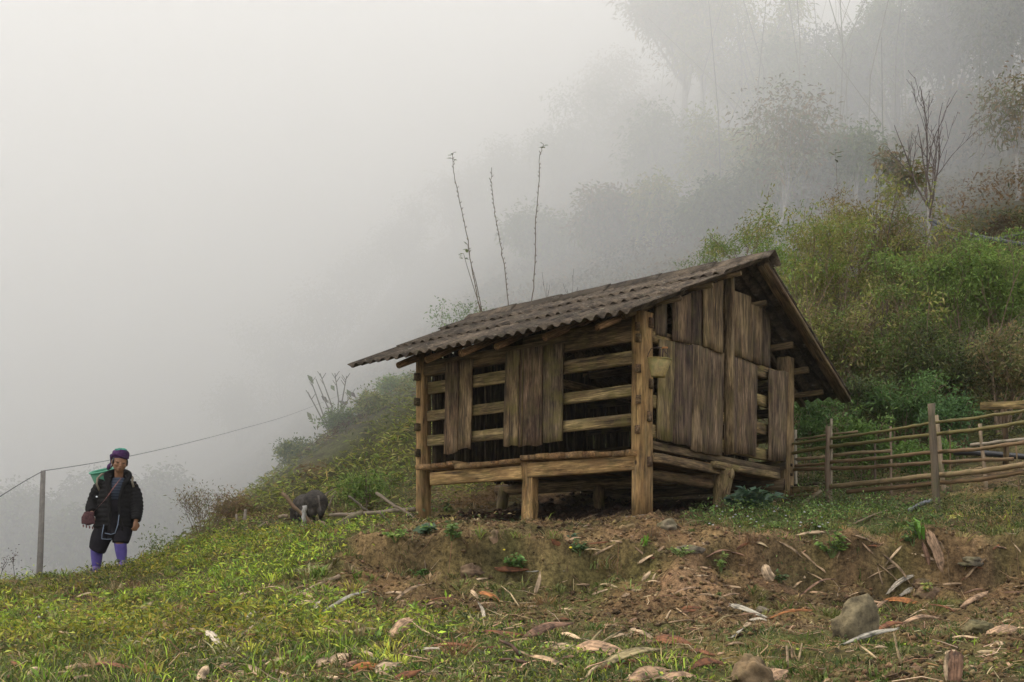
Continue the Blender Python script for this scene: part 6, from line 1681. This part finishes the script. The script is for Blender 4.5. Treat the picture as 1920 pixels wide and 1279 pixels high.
def limb(mb, pts, rad, sub=6, sides=14, puff=0.0, puffn=0):
    P_ = [Vector(p) for p in pts]; fine = []; rr = []
    n = len(P_)
    for i in range(n - 1):
        for k in range(sub):
            t = k / sub; p0 = P_[max(i - 1, 0)]; p1 = P_[i]; p2 = P_[i + 1]; p3 = P_[min(i + 2, n - 1)]
            fine.append(.5 * ((2 * p1) + (p2 - p0) * t + (2 * p0 - 5 * p1 + 4 * p2 - p3) * t * t + (3 * p1 - p0 - 3 * p2 + p3) * t ** 3)); rr.append(rad[i] * (1 - t) + rad[i + 1] * t)
    fine.append(P_[-1]); rr.append(rad[-1]); m_ = len(fine)
    if puff: rr = [r + puff * (abs(math.sin(math.pi * puffn * i / m_)) - .5) for i, r in enumerate(rr)]
    mb.tube(fine, rr, sides, 0)
def ringloft(mb, rings, a0=0, a1=2 * math.pi, seg=40, th=None):
    """rings (cx, cy, z, rx, ry); an open arc is given thickness th"""
    full = abs(a1 - a0 - 2 * math.pi) < 1e-6; V = []; I = []; N = []
    ns = seg if full else seg + 1
    for side in ((0, 1) if th else (0,)):
        for q in rings:
            cx_, cy_, z, rx, ry = q[:5]; g0, g1 = (q[5], q[6]) if len(q) > 5 else (a0, a1)
            for i in range(ns):
                a = g0 + (g1 - g0) * i / seg
                e = -th if side else 0
                V.append((cx_ + (rx + e) * math.cos(a), cy_ + (ry + e) * math.sin(a), z))
    L = len(rings); K = L * ns
    for j in range(L - 1):
        for i in range(ns if full else seg):
            a = j * ns + i; b = j * ns + (i + 1) % ns
            I += [a, b, b + ns, a + ns]; N.append(4)
            if th: I += [K + a, K + a + ns, K + b + ns, K + b]; N.append(4)
    if th:
        for j in range(L - 1):
            for a in (j * ns, j * ns + ns - 1): I += [a, a + ns, K + a + ns, K + a]; N.append(4)
        for i in range(ns - 1):
            for a in (i, (L - 1) * ns + i): I += [a, K + a, K + a + 1, a + 1]; N.append(4)
    else:
        I += list(range(ns))[::-1]; N.append(ns); I += [(L - 1) * ns + i for i in range(ns)]; N.append(ns)
    mb.add(V, I, N)

SKIN = Mat('skin', .6, .35); _n = SKIN.noise(SKIN.coord(), 30, 4, .6); SKIN.color(SKIN.mix(1.0, (.25, .125, .066), SKIN.ramp(_n, [(.3, .8), (.7, 1.15)]), 'MULTIPLY')); SKIN = SKIN.m
COAT = Mat('padded_black_cotton', .95, .1); _n = COAT.noise(COAT.coord(), 22, 5, .65); COAT.color(COAT.mix(1.0, (.012, .011, .0105), COAT.ramp(_n, [(.3, .6), (.7, 1.6)]), 'MULTIPLY')); COAT.bump(_n, .5, .01); COAT = COAT.m
CLOTH = plain('black_cloth', (.014, .012, .014), .95, .1, 14, .4, .3)
BOOT = plain('purple_boot', (.115, .085, .30), .6, .35, 9, .25, .1)
SOLE = plain('boot_foot', (.15, .10, .27), .7, .3, 12, .4, .2)
SHIRT = Mat('striped_shirt', .9, .15); _w = SHIRT.N('ShaderNodeTexWave'); _w.wave_type = 'BANDS'; _w.bands_direction = 'Z'; _w.inputs['Scale'].default_value = 9; SHIRT.L(SHIRT.coord(), _w.inputs['Vector'])
SHIRT.color(SHIRT.mix(_w.outputs['Fac'], (.022, .028, .040), (.050, .060, .080))); SHIRT = SHIRT.m
SCARF = Mat('purple_headscarf', .85, .2); _n = SCARF.noise(SCARF.coord(), 18, 5, .6); _m2 = SCARF.noise(SCARF.coord(), 9, 3, .5)
SCARF.color(SCARF.mix(SCARF.ramp(_m2, [(.45, 0.0), (.6, .8)]), SCARF.mix(1.0, (.070, .026, .085), SCARF.ramp(_n, [(.3, .5), (.7, 1.5)]), 'MULTIPLY'), (.035, .022, .05))); SCARF.bump(_n, .4, .01); SCARF = SCARF.m
TEAL = plain('green_teal_cloth', (.035, .24, .15), .8, .2, 25, .6, .2)
PATT = Mat('woven_band', .9, .15); _n = PATT.noise(PATT.coord(), 60, 4, .6); PATT.color(PATT.mix(PATT.ramp(_n, [(.42, 0.0), (.58, 1.0)]), (.09, .045, .045), (.27, .12, .10))); PATT = PATT.m
TRIM = plain('pale_blue_trim', (.17, .20, .25), .9, .1)
DARK = plain('dark_feature', (.02, .012, .010), .6, .3)

# the walking person: local axes x right, y away, z up; 1 photo px = K metres at this distance
PY = 15.0; K = PY / F; px0, py0 = 205, 1070
O_ = P(px0, py0, PY)
def q(px, py, y=0.0): return Vector(((px - px0) * K * .96, y, (py0 - py) * K))
person = thing('person', 'person in a black padded coat, purple headscarf and violet boots walking along the slope', 'person', O_)
MO = Matrix.Translation(O_)
PFX = []
def part(name, me, mat, parent=None): return link(name, me, mat, MO, parent or person)
HR = (Matrix.Rotation(math.radians(24), 3, 'Z') @ Matrix.Rotation(math.radians(14), 3, 'X') @ Matrix.Rotation(math.radians(6), 3, 'Y')) * 1.13   # head turned to her left and bent down
HC = q(228.5, 867, -.06)
def hd(v): return HC + HR @ Vector(v)
mb = MB()
ell(mb, HC, (.076, .094, .112), HR); ell(mb, hd((0, -.030, -.045)), (.060, .058, .060), HR); ell(mb, hd((0, -.058, -.078)), (.034, .030, .026), HR)   # skull, jaw, chin
ell(mb, hd((0, -.094, -.018)), (.013, .016, .026), HR, 8); ell(mb, hd((0, -.104, -.033)), (.018, .013, .011), HR, 8)            # nose
ell(mb, hd((-.040, -.066, -.026)), (.024, .020, .022), HR, 8); ell(mb, hd((.040, -.066, -.026)), (.024, .020, .022), HR, 8)     # cheeks
ell(mb, hd((0, -.086, -.056)), (.024, .014, .009), HR, 8); ell(mb, hd((0, -.083, -.067)), (.021, .013, .008), HR, 8)           # lips
ell(mb, hd((-.030, -.080, .012)), (.026, .013, .008), HR, 8); ell(mb, hd((.030, -.080, .012)), (.026, .013, .008), HR, 8)       # brows
ell(mb, hd((-.078, .0, -.012)), (.010, .018, .030), HR, 8); ell(mb, hd((.078, .0, -.012)), (.010, .018, .030), HR, 8)           # ears
limb(mb, [hd((0, .01, -.05)), q(222, 896, .03), q(219, 910, .06)], [.052, .052, .070])                                           # neck
ringloft(mb, [(*(q(218, 960))[:1], .06, q(0, 1005).z, .15, .12), (q(216, 0).x, .06, q(0, 960).z, .14, .11), (q(218, 0).x, .06, q(0, 920).z, .17, .11), (q(220, 0).x, .05, q(0, 905).z, .13, .09)])
SL = q(187, 906, .05); SR = q(250, 910, .04); EL = q(168, 944, .06); ER = q(262, 945, .02); WL = q(176, 964, -.10); WR = q(262, 977, -.10)
limb(mb, [SL, EL, WL], [.055, .042, .028]); limb(mb, [SR, ER, WR], [.055, .042, .028])
KL = q(183, 1018, -.05); KR = q(231, 1012, -.10); AL = q(177, 1058, .06); AR = q(231, 1050, -.03)
limb(mb, [q(203, 990, .06), KL, AL, AL - ZZ * .05], [.095, .062, .040, .036]); limb(mb, [q(226, 990, .06), KR, AR, AR - ZZ * .05], [.095, .062, .040, .036])
def hand(mb, w, direc, side, curl):
    """palm, four bent fingers of unequal length and a thumb off the side of the palm"""
    d = Vector(direc).normalized(); s = Vector(side).normalized(); s = (s - d * s.dot(d)).normalized(); n = d.cross(s)
    ell(mb, w + d * .045, (.001, .001, .001), None, 4)
    R = Matrix((s, n, d)).transposed()
    ell(mb, w + d * .042, (.038, .016, .048), R, 8)
    for i, L_ in enumerate((.062, .072, .068, .052)):
        b = w + d * .080 + s * ((i - 1.5) * .021)
        m1 = b + (d * math.cos(curl * .6) + n * math.sin(curl * .6)) * L_ * .45; m2 = m1 + (d * math.cos(curl * 1.5) + n * math.sin(curl * 1.5)) * L_ * .32; m3 = m2 + (d * math.cos(curl * 2.3) + n * math.sin(curl * 2.3)) * L_ * .25
        limb(mb, [b - d * .02, b, m1, m2, m3], [.0095, .0095, .009, .0085, .007], 3, 8)
    b = w + d * .03 - s * .036
    limb(mb, [b, b + (d * .6 - s * .7 + n * .3).normalized() * .034, b + (d * .9 - s * .5 + n * .7).normalized() * .062], [.012, .011, .009], 4, 8)
hand(mb, WL, (-.15, -.55, -.8), (-.8, -.5, .3), 1.0)
hand(mb, WR, (.02, -.25, -1), (-.5, -.8, .1), .75)
part('body', remesh('body', mb, .0065, 2), SKIN)
# facial features
mb = MB()
for sx in (-1, 1):
    ell(mb, hd((sx * .030, -.0895, .000)), (.014, .005, .0035), HR, 8)
part('eye', mb.mesh('eye', True), DARK)
mb = MB(); ell(mb, hd((0, -.0985, -.0615)), (.020, .004, .0022), HR, 8); part('mouth', mb.mesh('mouth', True), plain('lip_line', (.09, .03, .02), .6))
mb = MB(); ell(mb, HC + HR @ Vector((0, .022, .010)), (.081, .086, .100), HR); ell(mb, hd((-.070, -.025, .005)), (.014, .03, .04), HR, 8); ell(mb, hd((.070, -.025, .005)), (.014, .03, .04), HR, 8)
part('hair', remesh('hair', mb, .010, 2), plain('black_hair', (.012, .010, .009), .6, .3))
# headscarf: band, crown and tail
mb = MB()
for k in range(5):
    z = .056 + k * .014; r_ = 1.0 - .05 * max(0, k - 2) ** 1.3
    pts = [hd((math.cos(a) * .080 * r_, .006 + math.sin(a) * .095 * r_, z + .010 * math.sin(a * 2 + k) - .016 * math.sin(a))) for a in np.linspace(0, 2 * math.pi, 25)]
    mb.tube(pts, .0135, 8, .12)
ell(mb, hd((0, .012, .068)), (.083, .098, .082), HR)
part('headscarf', remesh('headscarf', mb, .007, 1), SCARF)
mb = MB(); ell(mb, hd((.022, -.022, .130)), (.038, .045, .026), HR); limb(mb, [hd((-.06, .0, .12)), hd((-.01, -.05, .135)), hd((.055, -.03, .125))], [.018, .022, .016])
part('scarf_top', remesh('scarf_top', mb, .008, 1), TEAL)
mb = MB(); limb(mb, [hd((-.085, .03, .055)), q(209, 868, .03), q(203, 874, .04), q(199, 880, .05)], [.030, .026, .030, .018]); part('scarf_tail', remesh('scarf_tail', mb, .009, 1), SCARF)
mb = MB(); mb.tube([hd((-.084, -.005, -.035)), hd((-.086, -.008, -.075))], [.0035, .003], 5); part('earring', mb.mesh('earring'), plain('silver', (.6, .6, .6), .35, .5, metal=.8))

# shirt, coat, shorts, apron
mb = MB()
cx1 = q(220, 0).x
ringloft(mb, [(q(218, 0).x, .055, q(0, 944).z, .16, .138), (q(221, 0).x, .045, q(0, 915).z, .155, .125), (q(224, 0).x, .03, q(0, 896).z, .085, .080)])
part('shirt', mb.mesh('shirt', True), SHIRT)
mb = MB(); ringloft(mb, [(q(216, 0).x, .055, q(0, 1000).z, .17, .150), (q(217, 0).x, .055, q(0, 938).z, .163, .145)]); part('tunic', mb.mesh('tunic', True), CLOTH)
g = math.radians
# coat torso, open in front towards her left; arcs run from one front edge round the back to the other
FA = -90 + 14
def cr(pxc, py, rx, ry, gap, cy_=.055): return (q(pxc, 0).x, cy_, q(0, py).z, rx, ry, g(FA + gap / 2), g(FA + 360 - gap / 2))
rings = [cr(212, 993, 0.251, .195, 30), cr(212, 986, 0.253, .20, 26), cr(213, 974, 0.240, .195, 22), cr(214, 960, 0.228, .19, 18), cr(215, 945, 0.221, .185, 20), cr(216, 930, 0.216, .18, 28), cr(218, 916, 0.209, .165, 38), cr(219, 906, 0.191, .145, 50), cr(221, 898, 0.140, .12, 78, .045), cr(222, 891, 0.112, .11, 92, .04)]
fr = []
for i in range(len(rings) - 1):
    for k in range(5):
        t = k / 5; a_, b_ = rings[i], rings[i + 1]; fr.append(tuple(a_[j] * (1 - t) + b_[j] * t for j in range(7)))
fr.append(rings[-1])
fr = [(r[0], r[1], r[2], r[3] + .007 * math.sin(r[2] * 105), r[4] + .007 * math.sin(r[2] * 105), r[5], r[6]) for r in fr]
mb = MB(); ringloft(mb, fr, seg=60, th=.034)
def puffs(pts, rad): limb(mb, pts, rad, 14, 16, .012, 13)
puffs([q(193, 904, .055), q(180, 920, .07), q(171, 944, .055), q(171, 956, -.02), q(177, 962, -.085)], [.080, .086, .082, .070, .056])
puffs([q(243, 906, .045), q(253, 926, .045), q(258, 948, .01), q(260, 964, -.045), q(261, 977, -.085)], [.074, .080, .078, .070, .056])
# collar and hood folds
limb(mb, [q(204, 902, -.055), q(200, 890, .01), q(210, 884, .11), q(226, 883, .13), q(239, 888, .08), q(243, 898, -.02), q(240, 908, -.095)], [.030, .038, .042, .042, .038, .032, .026])
limb(mb, [q(204, 902, -.055), q(210, 930, -.125), q(213, 965, -.142), q(213, 997, -.145)], [.026, .022, .020, .018])
limb(mb, [q(240, 906, -.095), q(233, 935, -.135), q(232, 965, -.145), q(238, 996, -.135)], [.026, .022, .020, .018])
part('coat', remesh('coat', mb, .0085, 1), COAT)
mb = MB(); ell(mb, q(187, 933, -.125), (.012, .006, .010), None, 6); part('badge', mb.mesh('badge', True), plain('white_tag', (.75, .75, .75), .6))
mb = MB()
limb(mb, [q(202, 985, .06), q(190, 1006, .0), q(185, 1027, -.04), q(183, 1032, -.04)], [.135, .125, .108, .100]); limb(mb, [q(228, 985, .06), q(231, 1000, -.02), q(232, 1013, -.09), q(232, 1019, -.10)], [.130, .118, .105, .096])
ell(mb, q(214, 990, .05), (.21, .15, .10))
part('shorts', remesh('shorts', mb, .011, 3), CLOTH)
mb = MB()
ap = [(q(219, 0).x, .05, q(0, 1013).z, .105, .225, g(-150), g(-30)), (q(219, 0).x, .05, q(0, 990).z, .115, .215, g(-150), g(-30)), (q(219, 0).x, .05, q(0, 960).z, .11, .175, g(-150), g(-30))]
ringloft(mb, ap, seg=20, th=.012); part('apron', mb.mesh('apron', True), CLOTH)
mb = MB()
mb.tube([q(233, 967, -.175), q(231, 985, -.185), q(226, 1001, -.190), q(218, 1003.5, -.192), q(206, 1001, -.185)], .0055, 5); mb.tube([q(203, 985, -.165), q(200, 1004, -.178), q(200, 1011.5, -.180), q(211, 1012.5, -.188), q(219, 1012, -.190)], .0055, 5)
part('trim', mb.mesh('trim', True), TRIM)
# boots
def boot(knee, ankle, toe, top_r):
    mb = MB(); up = knee.lerp(ankle, .06)
    limb(mb, [up, knee.lerp(ankle, .5), ankle, ankle - ZZ * .035], [top_r, top_r * .93, top_r * .74, top_r * .72])
    b = part('boot', remesh('boot', mb, .010, 2), BOOT)
    mb = MB(); d = (toe - ankle); d.z = 0; d.normalize()
    limb(mb, [ankle - ZZ * .055 - d * .02, ankle - ZZ * .065 + d * .07, ankle - ZZ * .080 + d * .15], [.048, .046, .034]); part('boot_foot', remesh('boot_foot', mb, .010, 2), SOLE, b)
boot(q(183, 1022, -.045), q(177, 1058, .055), q(178, 1070, -.12), .078); boot(q(231, 1016, -.095), q(231, 1050, -.025), q(236, 1062, -.2), .078)

# what the person carries
bag = thing('shoulder_bag', 'small red-brown woven bag at the hip of the walking person', 'bag', O_ + q(173, 985, -.16))
mb = MB(); ell(mb, q(173, 974, -.165), (.078, .035, .085)); ringloft(mb, [(q(173, 0).x, -.165, q(0, 984).z, .085, .035), (q(172, 0).x, -.165, q(0, 972).z, .078, .040), (q(175, 0).x, -.16, q(0, 961).z, .060, .030)])
part('pouch', remesh('pouch', mb, .009, 1), plain('dark_woven', (.075, .035, .035), .9, .15, 30, .6, .5), bag)
mb = MB()
ln = [(236, 897, -.14), (231, 908, -.21), (222, 923, -.245), (212, 937, -.25), (200, 950, -.25), (188, 961, -.235), (182, 967, -.20)]
V = []; I = []; N = []; wd = [.045, .060, .058, .048, .034, .026, .020]
for i, (x_, y_, d_) in enumerate(ln):
    c_ = q(x_, y_, d_); s_ = Vector((.72, 0, .69))
    for e in (0, .006):
        for sg_ in (-1, 1): V.append(c_ + s_ * (sg_ * wd[i] * .5) + Vector((0, e, 0)))
for i in range(len(ln) - 1):
    a = i * 4; I += [a, a + 1, a + 5, a + 4, a + 2, a + 6, a + 7, a + 3, a, a + 4, a + 6, a + 2, a + 1, a + 3, a + 7, a + 5]; N += [4] * 4
mb.add(V, I, N); part('strap', mb.mesh('strap', True), PATT, bag)
for i in range(4):
    mb = MB(); c_ = q(163 + i * 6, 985 + i * 1.2, -.165); mb.tube([c_, c_ - ZZ * .02 + Vector((.004, 0, 0)), c_ - ZZ * .035], [.008, .010, .004], 6); part('tassel', mb.mesh('tassel', True), PATT, bag)
bkt = thing('basket', 'green plastic basket carried on the back of the walking person', 'basket', O_ + q(186, 930, .30))
GP = plain('green_plastic', (.045, .20, .105), .45, .4, 9, .15, .05)
BM_ = MO @ Matrix.Translation(q(178, 878, .25)) @ Matrix.Rotation(math.radians(-10), 4, 'Y') @ Matrix.Rotation(math.radians(15), 4, 'X')
V, I, N = lathe([(.0, -.34), (.10, -.34), (.155, -.01), (.150, -.008), (.096, -.33), (0, -.33)], 32); link('tub', new_mesh('tub', V, N, I, True), GP, BM_, bkt)
V, I, N = lathe([(.148, -.008), (.150, .004), (.166, .004), (.168, -.012), (.158, -.016), (.148, -.008)], 32); link('rim', new_mesh('rim', V, N, I, True), plain('green_plastic_rim', (.09, .32, .20), .45, .4, 9, .1, .05), BM_, bkt)
for pts in ([(196, 886, .17), (189, 889, .02), (184, 898, -.045), (184, 909, -.07), (187, 922, .0)], [(240, 890, .14), (249, 895, .03), (252, 905, -.045), (254, 914, -.03)]):
    mb = MB(); mb.tube([q(*p) for p in pts], .014, 6, .05); part('carry_strap', mb.mesh('carry_strap', True), plain('tan_strap', (.20, .165, .115), .9), bkt)

# ------------------------------------------------------------------ the pig
PO = P(572, 984, 17.2); PO.z = float(gz(PO.x, PO.y)); kp = 17.2 / F
base_py = HZ - PO.z / kp
def pg(px, py, y): return Vector(((px - 572) * kp, y, (984 - py) * kp))
pig = thing('pig', 'dark grey pig seen from behind, grazing with its head down on the slope', 'pig', PO)
MP = Matrix.Translation(PO)
mb = MB()
limb(mb, [pg(598, 946, -.16), pg(592, 943, -.04), pg(581, 947, .10), pg(569, 945, .24), pg(558, 944, .36), pg(549, 951, .43)], [.135, .175, .155, .150, .140, .110])
ell(mb, pg(597, 945, -.10), (.155, .15, .155)); ell(mb, pg(578, 955, .12), (.13, .20, .12))
limb(mb, [pg(551, 950, .42), pg(543, 960, .46), pg(540, 972, .46), pg(539, 983, .44)], [.110, .088, .050, .038])
def pleg(hip, knee, hock, foot, r): limb(mb, [hip, knee, hock, foot], r)
pleg(pg(606, 955, -.16), pg(606, 965, -.20), pg(604, 974, -.13), pg(604, 986, -.16), [.075, .052, .026, .022])
pleg(pg(589, 956, -.12), pg(590, 966, -.16), pg(590, 974, -.08), pg(590, 984, -.10), [.075, .052, .026, .022])
pleg(pg(566, 958, .28), pg(566, 967, .24), pg(566, 975, .28), pg(565, 984, .26), [.060, .040, .024, .020])
pleg(pg(553, 958, .34), pg(553, 967, .30), pg(553, 975, .34), pg(552, 983, .32), [.060, .040, .024, .020])
PIGM = Mat('bristly_hide', .85, .25); _n = PIGM.noise(PIGM.coord(), 14, 6, .7); PIGM.color(PIGM.mix(1.0, (.045, .037, .028), PIGM.ramp(_n, [(.36, .45), (.64, 1.7)]), 'MULTIPLY')); PIGM.bump(_n, .6, .01); PIGM = PIGM.m
link('body', remesh('body', mb, .012, 3), PIGM, MP, pig)
for c_, t_ in ((pg(541, 953, .44), pg(531, 953, .38)), (pg(550, 946, .44), pg(541, 937, .40))):
    mb = MB(); mid = c_.lerp(t_, .55); s_ = Vector((0, .3, .95)); mb.add([c_ - s_ * .03, c_ + s_ * .03, mid + s_ * .032, t_, mid - s_ * .028, c_ + Vector((.004, -.014, 0)), mid + Vector((.004, -.016, 0))], [0, 4, 6, 5, 5, 6, 2, 1, 4, 3, 6, 6, 3, 2, 0, 1, 2, 3, 4], [4, 4, 3, 3, 5]); link('ear', mb.mesh('ear'), PIGM, MP, pig)
mb = MB(); limb(mb, [pg(602, 934, -.245), pg(604, 942, -.275), pg(605, 952, -.27), pg(607, 962, -.275)], [.016, .012, .009, .012]); link('tail', mb.mesh('tail', True), plain('tail_hair', (.12, .10, .08), .9), MP, pig)
mb = MB(); rnd = random.Random(3)
for i in range(60):
    t = i / 59; a_ = pg(588, 923, .0).lerp(pg(556, 931, .38), t) - ZZ * (.012 + .03 * math.sin(t * 3.1)); mb.tube([a_, a_ + Vector((rnd.uniform(-.01, .01), rnd.uniform(-.01, .01), .035))], [.003, .001], 3, 0, False)
link('bristles', mb.mesh('bristles'), plain('bristle', (.03, .026, .022), .9), MP, pig)['kind'] = 'stuff'
